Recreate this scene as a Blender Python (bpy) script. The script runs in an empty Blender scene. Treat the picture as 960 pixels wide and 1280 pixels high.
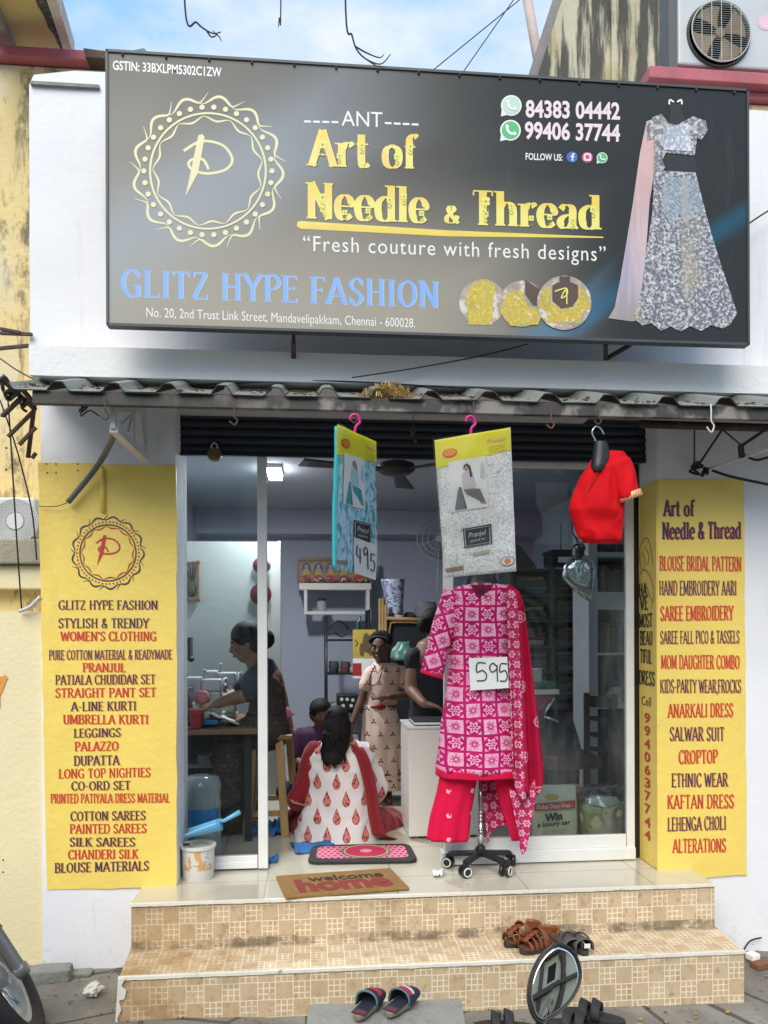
import bpy, bmesh, math, random
from mathutils import Vector as V, Matrix, noise
R = math.radians
sin, cos, pi, sqrt = math.sin, math.cos, math.pi, math.sqrt
random.seed(11)
sc = bpy.context.scene
col = sc.collection

# ------------------------------------------------------------------ camera, sky, sun, exposure
F, CX, CY, H = 980.0, 480.0, 790.0, 1.52      # focal length in photo pixels, lens axis, eye height
YAW, ROLL = R(5.2), R(0.2)
cam = bpy.data.cameras.new('camera')
cam.sensor_fit = 'AUTO'; cam.sensor_width = 36; cam.lens = 36 * F / 1280
cam.shift_y = (CY - 640) / 1280; cam.clip_start = .05; cam.clip_end = 500
camo = bpy.data.objects.new('camera', cam); col.objects.link(camo)
camo.matrix_world = Matrix.Translation((0, 0, H)) @ Matrix.Rotation(-YAW, 4, 'Z') @ Matrix.Rotation(R(90), 4, 'X') @ Matrix.Rotation(-ROLL, 4, 'Z')
sc.camera = camo

SUN_EL, SUN_AZ = 47, 200                       # elevation, compass bearing (0 = into the picture)
w = bpy.data.worlds.new('World'); sc.world = w; w.use_nodes = True
nt = w.node_tree; bg = nt.nodes['Background']
sky = nt.nodes.new('ShaderNodeTexSky'); sky.sky_type = 'NISHITA'; sky.sun_disc = False
sky.sun_elevation = R(SUN_EL); sky.sun_rotation = R(SUN_AZ); sky.air_density = 1.0; sky.dust_density = .6
tc = nt.nodes.new('ShaderNodeTexCoord'); mp = nt.nodes.new('ShaderNodeMapping'); mp.inputs['Scale'].default_value = (1.6, 1.6, 3.4)
mp.inputs['Location'].default_value = (.35, .2, .1)
nz = nt.nodes.new('ShaderNodeTexNoise'); nz.inputs['Scale'].default_value = 2.1; nz.inputs['Detail'].default_value = 9; nz.inputs['Roughness'].default_value = .58
rp = nt.nodes.new('ShaderNodeValToRGB'); rp.color_ramp.elements[0].position = .42; rp.color_ramp.elements[0].color = (.06, .06, .06, 1); rp.color_ramp.elements[1].position = .70
mx = nt.nodes.new('ShaderNodeMix'); mx.data_type = 'RGBA'; mx.inputs['B'].default_value = (5.4, 5.4, 5.4, 1)
nt.links.new(tc.outputs['Generated'], mp.inputs['Vector']); nt.links.new(mp.outputs['Vector'], nz.inputs['Vector'])
nt.links.new(nz.outputs['Fac'], rp.inputs['Fac']); nt.links.new(rp.outputs['Color'], mx.inputs['Factor'])
hz = nt.nodes.new('ShaderNodeMix'); hz.data_type = 'RGBA'; hz.inputs['Factor'].default_value = .75; hz.inputs['B'].default_value = (1.9, 3.9, 6.2, 1)
nt.links.new(sky.outputs['Color'], hz.inputs['A']); nt.links.new(hz.outputs['Result'], mx.inputs['A']); nt.links.new(mx.outputs['Result'], bg.inputs['Color'])
bg.inputs['Strength'].default_value = .08
sl = bpy.data.lights.new('sun', 'SUN'); sl.energy = 1.5; sl.angle = R(46); sl.color = (1, .93, .82)
slo = bpy.data.objects.new('sun', sl); col.objects.link(slo)
_d = V((sin(R(SUN_AZ)) * cos(R(SUN_EL)), cos(R(SUN_AZ)) * cos(R(SUN_EL)), sin(R(SUN_EL))))
slo.rotation_euler = _d.to_track_quat('Z', 'Y').to_euler(); slo.location = (-2, -4, 9)
sc.view_settings.view_transform = 'Standard'; sc.view_settings.look = 'None'
sc.view_settings.gamma = 1; sc.view_settings.exposure = 1.28; sc.view_settings.use_curve_mapping = False
sc.render.engine = 'CYCLES'; sc.cycles.use_denoising = True; sc.cycles.max_bounces = 10; sc.cycles.transparent_max_bounces = 16
sc.cycles.sample_clamp_indirect = 6

# ------------------------------------------------------------------ photo pixel -> point in the place
def ray(px, py):
    x, y = px - CX, CY - py
    x, y = x * cos(ROLL) + y * sin(ROLL), -x * sin(ROLL) + y * cos(ROLL)
    u, v = x / F, y / F
    return V((sin(YAW) + u * cos(YAW), cos(YAW) - u * sin(YAW), v))
def P(px, py, Y):
    d = ray(px, py); t = Y / d.y
    return V((d.x * t, Y, H + d.z * t))
def PXp(px, py, X):
    d = ray(px, py); t = X / d.x
    return V((X, d.y * t, H + d.z * t))
def PZ(px, py, z):
    d = ray(px, py); t = (z - H) / d.z
    return V((d.x * t, d.y * t, z))
def mpp(px, Y): return Y / ray(px, CY).y / F       # metres per photo pixel

# ------------------------------------------------------------------ mesh builder
ORG = {}
class MB:
    def __init__(s): s.v = []; s.f = []; s.uv = []; s.mi = []
    def add(s, vs, fs, uvs=None, mi=0):
        b = len(s.v); s.v += [V(p) for p in vs]; s.f += [[b + i for i in f] for f in fs]
        s.uv += list(uvs) if uvs else [(p[0], p[2]) for p in vs]; s.mi += [mi] * len(fs); return s
    def box(s, x0, x1, y0, y1, z0, z1, mi=0):
        v = [(x, y, z) for x in (x0, x1) for y in (y0, y1) for z in (z0, z1)]
        return s.add(v, [(0, 1, 3, 2), (4, 6, 7, 5), (0, 4, 5, 1), (2, 3, 7, 6), (0, 2, 6, 4), (1, 5, 7, 3)], mi=mi)
    def obox(s, c, size, m=None, mi=0):
        m = m or Matrix.Identity(3); c = V(c)
        v = [c + m @ V((x * size[0] / 2, y * size[1] / 2, z * size[2] / 2)) for x in (-1, 1) for y in (-1, 1) for z in (-1, 1)]
        return s.add(v, [(0, 1, 3, 2), (4, 6, 7, 5), (0, 4, 5, 1), (2, 3, 7, 6), (0, 2, 6, 4), (1, 5, 7, 3)], mi=mi)
    def bar(s, a, b, w, h=None, up=(0, 0, 1), mi=0):
        a, b = V(a), V(b); h = h or w; d = (b - a); L = d.length; d.normalize(); u = V(up)
        if abs(d.dot(u)) > .95: u = V((0, 1, 0))
        x = d.cross(u).normalized(); z = x.cross(d)
        return s.obox((a + b) / 2, (w, L, h), Matrix((x, d, z)).transposed(), mi)
    def px(s, x0, y0, x1, y1, Y0, Y1, mi=0):       # box whose front face covers these photo pixels at depth Y0
        xm, ym = (x0 + x1) / 2, (y0 + y1) / 2
        return s.box(P(x0, ym, Y0).x, P(x1, ym, Y0).x, Y0, Y1, P(xm, y1, Y0).z, P(xm, y0, Y0).z, mi)
    def rings(s, rs, caps=True, mi=0, closed=False, uvs=None):
        n = len(rs[0]); v = [p for r in rs for p in r]; f = []
        m = len(rs) if closed else len(rs) - 1
        for i in range(m):
            for j in range(n):
                a, b = i * n + j, i * n + (j + 1) % n; c, d = ((i + 1) % len(rs)) * n + (j + 1) % n, ((i + 1) % len(rs)) * n + j
                f.append((a, b, c, d))
        if caps and not closed: f += [tuple(range(n))[::-1], tuple((len(rs) - 1) * n + j for j in range(n))]
        return s.add(v, f, uvs, mi)
    def tube(s, pts, r, n=8, mi=0, closed=False, caps=True):
        pts = [V(p) for p in pts]; N = len(pts); rs = r if isinstance(r, (list, tuple)) else [r] * N
        out = []; ref = None
        for i, p in enumerate(pts):
            if closed: d = pts[(i + 1) % N] - pts[i - 1]
            else: d = pts[min(i + 1, N - 1)] - pts[max(i - 1, 0)]
            d.normalize()
            if ref is None: ref = V((0, 0, 1)) if abs(d.z) < .9 else V((0, 1, 0))
            x = (ref - d * ref.dot(d)).normalized(); y = d.cross(x); ref = x
            out.append([p + x * (rs[i] * cos(2 * pi * k / n)) + y * (rs[i] * sin(2 * pi * k / n)) for k in range(n)])
        return s.rings(out, caps, mi, closed)
    def cap(s, a, b, ra, rb, n=10, mi=0):          # capsule, tapered
        a, b = V(a), V(b); d = (b - a); L = d.length or 1e-6; d = d / L if d.length else V((0, 0, 1))
        pts, rr = [], []
        for t in (1, .85, .5): pts.append(a - d * ra * sqrt(max(0, 1 - (1 - t) ** 2)) * 1 if 0 else a - d * ra * sin(t * pi / 2)); rr.append(max(ra * cos(t * pi / 2), ra * .05))
        pts += [a, b]; rr += [ra, rb]
        for t in (.5, .85, 1): pts.append(b + d * rb * sin(t * pi / 2)); rr.append(max(rb * cos(t * pi / 2), rb * .05))
        return s.tube(pts, rr, n, mi)
    def chain(s, pts, rs, n=10):
        for i in range(len(pts) - 1): s.cap(pts[i], pts[i + 1], rs[i], rs[i + 1], n)
        return s
    def ball(s, c, r, n=14, mi=0, m=None):
        r = r if isinstance(r, (tuple, list)) else (r, r, r); c = V(c); rs = []
        for i in range(n // 2 + 1):
            t = -pi / 2 + pi * i / (n // 2); k = max(cos(t), .02)
            ring = [V((r[0] * k * cos(2 * pi * j / n), r[1] * k * sin(2 * pi * j / n), r[2] * sin(t))) for j in range(n)]
            rs.append([c + (m @ p if m else p) for p in ring])
        return s.rings(rs, True, mi)
    def lathe(s, c, prof, n=24, mi=0, sx=1, sy=1, m=None, caps=True):
        c = V(c); rs = []
        for r, z in prof:
            ring = [V((r * sx * cos(2 * pi * j / n), r * sy * sin(2 * pi * j / n), z)) for j in range(n)]
            rs.append([c + (m @ p if m else p) for p in ring])
        return s.rings(rs, caps, mi)
    def prism(s, poly, y0, y1, mi=0):              # poly of (x, z), extruded along Y
        n = len(poly); v = [V((x, y0, z)) for x, z in poly] + [V((x, y1, z)) for x, z in poly]
        f = [tuple(range(n)), tuple(range(2 * n - 1, n - 1, -1))] + [(j, n + j, n + (j + 1) % n, (j + 1) % n) for j in range(n)]
        return s.add(v, f, mi=mi)
    def ppoly(s, pts, Y, th=.004, mi=0):           # polygon of photo pixels at depth Y
        q = [P(x, y, Y) for x, y in pts]; return s.prism([(p.x, p.z) for p in q], Y - th, Y, mi)
    def extr(s, poly, d, mi=0):                    # any planar polygon of points, extruded by vector d
        n = len(poly); d = V(d); v = [V(p) for p in poly] + [V(p) + d for p in poly]
        f = [tuple(range(n)), tuple(range(2 * n - 1, n - 1, -1))] + [(j, n + j, n + (j + 1) % n, (j + 1) % n) for j in range(n)]
        return s.add(v, f, mi=mi)
    def grid(s, fn, nu, nv, uv=None, mi=0):
        v, t, f = [], [], []
        for j in range(nv + 1):
            for i in range(nu + 1):
                a, b = i / nu, j / nv; v.append(fn(a, b)); t.append(uv(a, b) if uv else (a, b))
        for j in range(nv):
            for i in range(nu):
                a = j * (nu + 1) + i; f.append((a, a + 1, a + nu + 2, a + nu + 1))
        return s.add(v, f, t, mi)
    def rows(s, rows, Y, n=36, wr=0, wf=9, sq=1.0, seed=0, uvs=1.0, caps=True, fold=0, nf=9, sub=4):
        """cloth-like body from photo rows (py, x_left, x_right, half depth in m[, dY])."""
        rr = []
        for i in range(len(rows) - 1):
            a, b = rows[i], rows[i + 1]; A = a if len(a) > 4 else (*a, 0); B = b if len(b) > 4 else (*b, 0)
            for k in range(sub): t = k / sub; e = t; rr.append([A[q] * (1 - e) + B[q] * e for q in range(5)])
        l = rows[-1]; rr.append(list(l if len(l) > 4 else (*l, 0)))
        out, uv = [], []
        for i, (py, xl, xr, dp, dy) in enumerate(rr):
            yy = Y + dy; a, b = P(xl, py, yy), P(xr, py, yy); c = (a + b) / 2; hw = (b.x - a.x) / 2; ring = []
            for j in range(n):
                t = 2 * pi * j / n; ct, st = cos(t), sin(t)
                x = hw * math.copysign(abs(ct) ** sq, ct); y = dp * math.copysign(abs(st) ** sq, st)
                k = 1 + fold * (i / len(rr)) * sin(nf * t + seed)
                p = V((c.x + x * k, yy + y * k, c.z))
                if wr:
                    q = noise.noise_vector(V((p.x * wf + seed, p.y * wf, p.z * wf * .7))); p += V((q.x * wr * .6, q.y * wr, q.z * wr * .5))
                ring.append(p); uv.append((p.x * uvs, p.z * uvs))
            out.append(ring)
        return s.rings(out, caps, uvs=uv)
    def build(s, name, mats, parent=None, smooth=False, bevel=0, solid=0, sub=0, remesh=0, rsm=4, ang=None, org=None, mo=0):
        me = bpy.data.meshes.new(name)
        if parent is not None: off = ORG[parent.name]
        elif org is not None: off = V(org)
        else:
            xs = [p.x for p in s.v]; ys = [p.y for p in s.v]; zs = [p.z for p in s.v]
            off = V(((min(xs) + max(xs)) / 2, (min(ys) + max(ys)) / 2, min(zs)))
        me.from_pydata([p - off for p in s.v], [], s.f); me.update()
        ul = me.uv_layers.new(name='uv')
        vi = [0] * len(me.loops); me.loops.foreach_get('vertex_index', vi)
        ul.data.foreach_set('uv', [c for i in vi for c in s.uv[i][:2]])
        mats = mats if isinstance(mats, (list, tuple)) else [mats]
        for m in mats: me.materials.append(m)
        if len(mats) > 1: me.polygons.foreach_set('material_index', s.mi)
        bm = bmesh.new(); bm.from_mesh(me); bmesh.ops.recalc_face_normals(bm, faces=bm.faces); bm.to_mesh(me); bm.free()
        o = bpy.data.objects.new(name, me); col.objects.link(o)
        if remesh:
            md = o.modifiers.new('r', 'REMESH'); md.mode = 'VOXEL'; md.voxel_size = remesh
            if rsm: ms = o.modifiers.new('s', 'SMOOTH'); ms.factor = .5; ms.iterations = rsm
            dg = bpy.context.evaluated_depsgraph_get(); m2 = bpy.data.meshes.new_from_object(o.evaluated_get(dg))
            o.modifiers.clear(); o.data = m2; bpy.data.meshes.remove(me); me = m2; me.name = name
            if not me.materials: me.materials.append(mats[0])
        if smooth or remesh: me.polygons.foreach_set('use_smooth', [True] * len(me.polygons))
        if ang and not remesh:
            me.polygons.foreach_set('use_smooth', [True] * len(me.polygons)); me.set_sharp_from_angle(angle=R(ang))
        if solid: md = o.modifiers.new('solid', 'SOLIDIFY'); md.thickness = solid; md.offset = 0; md.material_offset = md.material_offset_rim = mo
        if bevel: md = o.modifiers.new('bevel', 'BEVEL'); md.width = bevel; md.segments = 2; md.limit_method = 'ANGLE'; md.angle_limit = R(40)
        if sub: md = o.modifiers.new('sub', 'SUBSURF'); md.levels = md.render_levels = sub
        if parent is not None: o.parent = parent; ORG[o.name] = off
        else: o.location = off; ORG[o.name] = off
        return o

def wrinkle(o, amp, freq, st=(1, 1, .45), seed=0):   # cloth creases pushed into a finished mesh
    me = o.data; ns = [v.normal.copy() for v in me.vertices]
    for v, n_ in zip(me.vertices, ns):
        p = v.co * freq; p = V((p.x * st[0] + seed, p.y * st[1], p.z * st[2])); q = p + noise.noise_vector(p * .6) * .9
        v.co += n_ * amp * (1 - 2.2 * abs(noise.noise(q)) + .5 * noise.noise(q * 2.3))
    me.update(); return o
def tag(o, label=None, cat=None, group=None, kind=None):
    if label: o['label'] = label
    if cat: o['category'] = cat
    if group: o['group'] = group
    if kind: o['kind'] = kind
    return o
def thing(name, label, cat, loc, group=None):
    o = bpy.data.objects.new(name, None); col.objects.link(o); o.location = loc; o.empty_display_size = .1
    ORG[o.name] = V(loc); return tag(o, label, cat, group)
def copy_tree(o, parent=None):
    c = o.copy(); col.objects.link(c)
    if parent is not None: c.parent = parent
    for ch in [k for k in o.children]: copy_tree(ch, c)
    return c

# ------------------------------------------------------------------ node expressions and materials
class E:
    nt = None
    def __init__(s, k): s.k = k
    @staticmethod
    def op(o, *a):
        n = E.nt.nodes.new('ShaderNodeMath'); n.operation = o
        for i, q in enumerate(a):
            if isinstance(q, E): E.nt.links.new(q.k, n.inputs[i])
            else: n.inputs[i].default_value = q
        return E(n.outputs[0])
    def __add__(s, o): return E.op('ADD', s, o)
    __radd__ = __add__
    def __sub__(s, o): return E.op('SUBTRACT', s, o)
    def __rsub__(s, o): return E.op('SUBTRACT', o, s)
    def __mul__(s, o): return E.op('MULTIPLY', s, o)
    __rmul__ = __mul__
    def __truediv__(s, o): return E.op('DIVIDE', s, o)
    def __lt__(s, o): return E.op('LESS_THAN', s, o)
    def __gt__(s, o): return E.op('GREATER_THAN', s, o)
def fr(a): return E.op('FRACT', a)
def fl(a): return E.op('FLOOR', a)
def ab(a): return E.op('ABSOLUTE', a)
def emax(a, b): return E.op('MAXIMUM', a, b)
def emin(a, b): return E.op('MINIMUM', a, b)
def esin(a): return E.op('SINE', a)
def ecos(a): return E.op('COSINE', a)
def eatan(a, b): return E.op('ARCTAN2', a, b)
def esq(a): return E.op('SQRT', a)
def hyp(a, b): return esq(a * a + b * b)
def par(a): return fr(a * .5) * 2.0            # 0 / 1 parity of an integer
def sstep(e, lo, hi):
    n = E.nt.nodes.new('ShaderNodeMapRange'); n.interpolation_type = 'SMOOTHSTEP'
    n.inputs['From Min'].default_value = lo; n.inputs['From Max'].default_value = hi
    E.nt.links.new(e.k, n.inputs['Value']); return E(n.outputs[0])
def nse(vec, scale, detail=4, rough=.6, sc3=None, dist=0):
    if sc3:
        m = E.nt.nodes.new('ShaderNodeMapping'); m.inputs['Scale'].default_value = sc3; E.nt.links.new(vec, m.inputs['Vector']); vec = m.outputs[0]
    n = E.nt.nodes.new('ShaderNodeTexNoise'); n.inputs['Scale'].default_value = scale; n.inputs['Detail'].default_value = detail
    n.inputs['Roughness'].default_value = rough; n.inputs['Distortion'].default_value = dist
    E.nt.links.new(vec, n.inputs['Vector']); return E(n.outputs['Fac'])
def vor(vec, scale, out='Distance', feat='F1', sc3=None):
    if sc3:
        m = E.nt.nodes.new('ShaderNodeMapping'); m.inputs['Scale'].default_value = sc3; E.nt.links.new(vec, m.inputs['Vector']); vec = m.outputs[0]
    n = E.nt.nodes.new('ShaderNodeTexVoronoi'); n.feature = feat; n.inputs['Scale'].default_value = scale
    E.nt.links.new(vec, n.inputs['Vector']); return E(n.outputs[out])
def cmix(f, a, b):
    n = E.nt.nodes.new('ShaderNodeMix'); n.data_type = 'RGBA'
    for q, s in ((f, 'Factor'), (a, 'A'), (b, 'B')):
        if isinstance(q, E): E.nt.links.new(q.k, n.inputs[s])
        elif s == 'Factor': n.inputs[s].default_value = q
        else: n.inputs[s].default_value = (*q[:3], 1)
    return E(n.outputs['Result'])
class C: pass
def mat(name, base=(.5, .5, .5), rough=.6, metal=0, var=.14, vs=7, bump=0, bs=80, coord='Object', fn=None, coat=0, emit=None, spec=None, sheen=0, bd=3):
    """fn(c) -> list of (mask, colour) layers; c has x,y,z, vec."""
    m = bpy.data.materials.new(name); m.use_nodes = True; E.nt = m.node_tree; b = E.nt.nodes['Principled BSDF']
    t = E.nt.nodes.new('ShaderNodeTexCoord'); vec = t.outputs[coord]; ob = t.outputs['Object']
    sp = E.nt.nodes.new('ShaderNodeSeparateXYZ'); E.nt.links.new(vec, sp.inputs[0])
    c = C(); c.x, c.y, c.z = (E(o) for o in sp.outputs); c.vec = vec; c.ob = ob
    if var:
        n = nse(ob, vs, 6, .62); cc = cmix(n, [k * (1 - var * 1.5) for k in base], [min(1, k * (1 + var)) for k in base])
    else: cc = cmix(0.0, base, base)
    if fn:
        for mk, lc in fn(c): cc = cmix(mk, cc, lc)
    E.nt.links.new(cc.k, b.inputs['Base Color'])
    b.inputs['Roughness'].default_value = rough; b.inputs['Metallic'].default_value = metal
    if coat: b.inputs['Coat Weight'].default_value = coat; b.inputs['Coat Roughness'].default_value = .08
    if spec is not None: b.inputs['Specular IOR Level'].default_value = spec
    if sheen: b.inputs['Sheen Weight'].default_value = sheen
    if emit:
        b.inputs['Emission Color'].default_value = (*emit[:3], 1); b.inputs['Emission Strength'].default_value = emit[3]
    if rough < .9 and not metal and var:
        rn = nse(ob, vs * 2.3, 3); E.nt.links.new((rn * .24 + (rough - .12)).k, b.inputs['Roughness'])
    if bump:
        bn = E.nt.nodes.new('ShaderNodeBump'); bn.inputs['Strength'].default_value = bump; bn.inputs['Distance'].default_value = .01
        E.nt.links.new(nse(ob, bs, bd, .6).k, bn.inputs['Height']); E.nt.links.new(bn.outputs[0], b.inputs['Normal'])
    return m
def glassmat(name, tint=(.8, .86, .86), refl=.07, rough=0.0, smudge_haze=0):
    m = bpy.data.materials.new(name); m.use_nodes = True; E.nt = n = m.node_tree; n.nodes.clear()
    o = n.nodes.new('ShaderNodeOutputMaterial'); tr = n.nodes.new('ShaderNodeBsdfTransparent'); gl = n.nodes.new('ShaderNodeBsdfGlossy')
    tr.inputs[0].default_value = (*tint, 1); gl.inputs['Roughness'].default_value = rough
    fz = n.nodes.new('ShaderNodeFresnel'); fz.inputs[0].default_value = 1.45
    mxs = n.nodes.new('ShaderNodeMixShader'); f = E(fz.outputs[0]) * .9 + (refl - .03)
    n.links.new(f.k, mxs.inputs[0]); n.links.new(tr.outputs[0], mxs.inputs[1]); n.links.new(gl.outputs[0], mxs.inputs[2])
    last = mxs
    if smudge_haze:
        t = n.nodes.new('ShaderNodeTexCoord'); df = n.nodes.new('ShaderNodeBsdfDiffuse'); df.inputs[0].default_value = (.7, .72, .74, 1)
        k = sstep(nse(t.outputs['Object'], 2.4, 6, .7, (1, 1, .35)), .5, .85) * smudge_haze
        m2 = n.nodes.new('ShaderNodeMixShader'); n.links.new(k.k, m2.inputs[0]); n.links.new(mxs.outputs[0], m2.inputs[1]); n.links.new(df.outputs[0], m2.inputs[2]); last = m2
    n.links.new(last.outputs[0], o.inputs[0]); return m
# ------------------------------------------------------------------ lettering
_fc = {}
def sans(text, bold=0.0, shear=0.0, space=1.0):
    k = (text, bold, shear, space)
    if k not in _fc:
        c = bpy.data.curves.new('t', 'FONT'); c.body = text; c.resolution_u = 3; c.offset = bold; c.shear = shear; c.space_character = space
        o = bpy.data.objects.new('t', c); col.objects.link(o)
        dg = bpy.context.evaluated_depsgraph_get(); me = bpy.data.meshes.new_from_object(o.evaluated_get(dg))
        _fc[k] = ([tuple(v.co) for v in me.vertices], [tuple(p.vertices) for p in me.polygons])
        bpy.data.objects.remove(o); bpy.data.curves.remove(c); bpy.data.meshes.remove(me)
    return _fc[k]
def sans_cap():
    v, f = sans('H'); return max(p[1] for p in v)
def smooth_pts(p, k=6):
    out = []; n = len(p)
    for i in range(n - 1):
        p0, p1, p2, p3 = p[max(i - 1, 0)], p[i], p[i + 1], p[min(i + 2, n - 1)]
        for j in range(k):
            t = j / k
            out.append(tuple(.5 * ((2 * p1[q]) + (-p0[q] + p2[q]) * t + (2 * p0[q] - 5 * p1[q] + 4 * p2[q] - p3[q]) * t * t + (-p0[q] + 3 * p1[q] - 3 * p2[q] + p3[q]) * t ** 3) for q in range(len(p1))))
    out.append(tuple(p[-1])); return out
def c(*a): return ['c', *a]
G = {
 'A': (.76, [[(.38, 1), (.06, 0)], [(.38, 1), (.70, 0)], [(.17, .32), (.58, .32)]], [(.06, 0), (.70, 0)]),
 'B': (.66, [[(.14, 0), (.14, 1)], c((.14, .98), (.40, .97), (.53, .76), (.42, .55), (.14, .53)), c((.14, .53), (.44, .52), (.58, .28), (.44, .03), (.14, .02))], [(.1, 0), (.1, 1)]),
 'C': (.68, [c((.60, .80), (.50, .97), (.30, .97), (.10, .72), (.10, .30), (.30, .03), (.50, .03), (.62, .22))], [(.60, .80, 'v')]),
 'D': (.72, [[(.14, 0), (.14, 1)], c((.14, .98), (.42, .97), (.62, .70), (.62, .30), (.42, .03), (.14, .02))], [(.1, 0), (.1, 1)]),
 'E': (.60, [[(.14, 0), (.14, 1)], [(.14, .98), (.52, .98)], [(.14, .52), (.44, .52)], [(.14, .02), (.55, .02)]], [(.52, .92, 'v'), (.44, .52, 'v'), (.55, .08, 'v'), (.1, 0), (.1, 1)]),
 'F': (.56, [[(.14, 0), (.14, 1)], [(.14, .98), (.52, .98)], [(.14, .52), (.42, .52)]], [(.52, .92, 'v'), (.42, .52, 'v'), (.14, 0), (.1, 1)]),
 'G': (.74, [c((.60, .80), (.50, .97), (.30, .97), (.10, .72), (.10, .30), (.30, .03), (.50, .03), (.60, .12)), [(.61, .02), (.61, .42)], [(.42, .42), (.68, .42)]], [(.60, .80, 'v')]),
 'H': (.76, [[(.15, 0), (.15, 1)], [(.61, 0), (.61, 1)], [(.15, .52), (.61, .52)]], [(.15, 0), (.15, 1), (.61, 0), (.61, 1)]),
 'I': (.34, [[(.17, 0), (.17, 1)]], [(.17, 0), (.17, 1)]),
 'J': (.46, [c((.30, 1), (.30, .25), (.22, .03), (.10, .03), (.05, .15))], [(.30, 1)]),
 'K': (.72, [[(.14, 0), (.14, 1)], [(.60, 1), (.16, .48)], [(.28, .60), (.62, 0)]], [(.14, 0), (.14, 1), (.60, 1), (.62, 0)]),
 'L': (.58, [[(.14, 0), (.14, 1)], [(.14, .02), (.52, .02)]], [(.14, 1), (.1, 0), (.53, .1, 'v')]),
 'M': (.92, [[(.12, 0), (.15, 1)], [(.15, 1), (.45, .1)], [(.45, .1), (.76, 1)], [(.76, 1), (.79, 0)]], [(.12, 0), (.12, 1), (.79, 0), (.79, 1)]),
 'N': (.80, [[(.14, 0), (.14, 1)], [(.14, 1), (.64, 0)], [(.64, 0), (.64, 1)]], [(.14, 0), (.11, 1), (.64, 1)]),
 'O': (.76, [c((.38, .98), (.16, .82), (.09, .5), (.16, .18), (.38, .02), (.60, .18), (.67, .5), (.60, .82), (.38, .98))], []),
 'P': (.62, [[(.14, 0), (.14, 1)], c((.14, .98), (.42, .97), (.56, .74), (.42, .50), (.14, .48))], [(.14, 0), (.1, 1)]),
 'R': (.70, [[(.14, 0), (.14, 1)], c((.14, .98), (.40, .97), (.54, .75), (.40, .53), (.14, .51)), [(.32, .52), (.60, 0)]], [(.14, 0), (.1, 1), (.62, 0)]),
 'S': (.60, [c((.50, .82), (.42, .96), (.26, .98), (.11, .80), (.20, .58), (.40, .44), (.50, .24), (.36, .03), (.20, .03), (.08, .20))], [(.50, .82, 'v'), (.08, .2, 'v')]),
 'T': (.66, [[(.33, 0), (.33, 1)], [(.05, .98), (.61, .98)]], [(.33, 0), (.06, .90, 'v'), (.60, .90, 'v')]),
 'U': (.74, [c((.15, 1), (.15, .30), (.26, .04), (.40, .02), (.54, .08), (.60, .30), (.60, 1))], [(.15, 1), (.60, 1)]),
 'V': (.72, [[(.06, 1), (.36, 0)], [(.36, 0), (.66, 1)]], [(.06, 1), (.66, 1)]),
 'W': (1.0, [[(.05, 1), (.27, 0)], [(.27, 0), (.50, .9)], [(.50, .9), (.70, 0)], [(.70, 0), (.94, 1)]], [(.06, 1), (.94, 1)]),
 'X': (.70, [[(.08, 1), (.62, 0)], [(.60, 1), (.08, 0)]], [(.08, 1), (.62, 0), (.6, 1), (.08, 0)]),
 'Y': (.70, [[(.06, 1), (.35, .48)], [(.64, 1), (.35, .48)], [(.35, .5), (.35, 0)]], [(.06, 1), (.64, 1), (.35, 0)]),
 'Z': (.62, [[(.08, .98), (.54, .98)], [(.54, .98), (.07, .02)], [(.07, .02), (.56, .02)]], [(.09, .9, 'v'), (.56, .1, 'v')]),
 '&': (.72, [c((.64, .02), (.40, .32), (.20, .72), (.24, .94), (.38, .96), (.44, .78), (.30, .58), (.12, .36), (.12, .12), (.28, .02), (.48, .12), (.60, .46))], []),
 '-': (.40, [[(.06, .42), (.34, .42)]], []), "'": (.20, [[(.1, 1), (.08, .75)]], []), ',': (.2, [[(.1, .08), (.05, -.14)]], []), ' ': (.34, [], []),
 'a': (.60, [c((.10, .54), (.20, .66), (.34, .66), (.44, .54), (.44, .12), (.50, .02), (.58, .06)), c((.44, .42), (.20, .34), (.08, .18), (.16, .02), (.32, .04), (.44, .18))], []),
 'd': (.66, [[(.50, 0), (.50, 1)], c((.50, .56), (.34, .68), (.14, .54), (.10, .32), (.16, .08), (.34, .01), (.50, .12))], [(.46, 1), (.53, 0)]),
 'e': (.58, [c((.12, .38), (.48, .39), (.46, .58), (.30, .68), (.14, .56), (.09, .33), (.16, .08), (.32, .01), (.50, .14))], []),
 'f': (.44, [c((.46, .92), (.36, 1), (.23, .9), (.21, .70), (.21, 0)), [(.06, .65), (.40, .65)]], [(.21, 0)]),
 'h': (.68, [[(.15, 0), (.15, 1)], c((.15, .52), (.30, .67), (.46, .62), (.52, .45), (.52, 0))], [(.15, 0), (.11, 1), (.52, 0)]),
 'l': (.34, [[(.17, 0), (.17, 1)]], [(.17, 0), (.12, 1)]),
 'o': (.62, [c((.31, .67), (.14, .56), (.09, .34), (.14, .11), (.31, .01), (.48, .11), (.53, .34), (.48, .56), (.31, .67))], []),
 'r': (.50, [[(.15, 0), (.15, .66)], c((.15, .46), (.26, .63), (.38, .67), (.46, .58))], [(.15, 0), (.10, .66)]),
 't': (.44, [c((.20, .92), (.20, .16), (.28, .02), (.42, .10)), [(.05, .65), (.40, .65)]], []),
}
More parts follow.
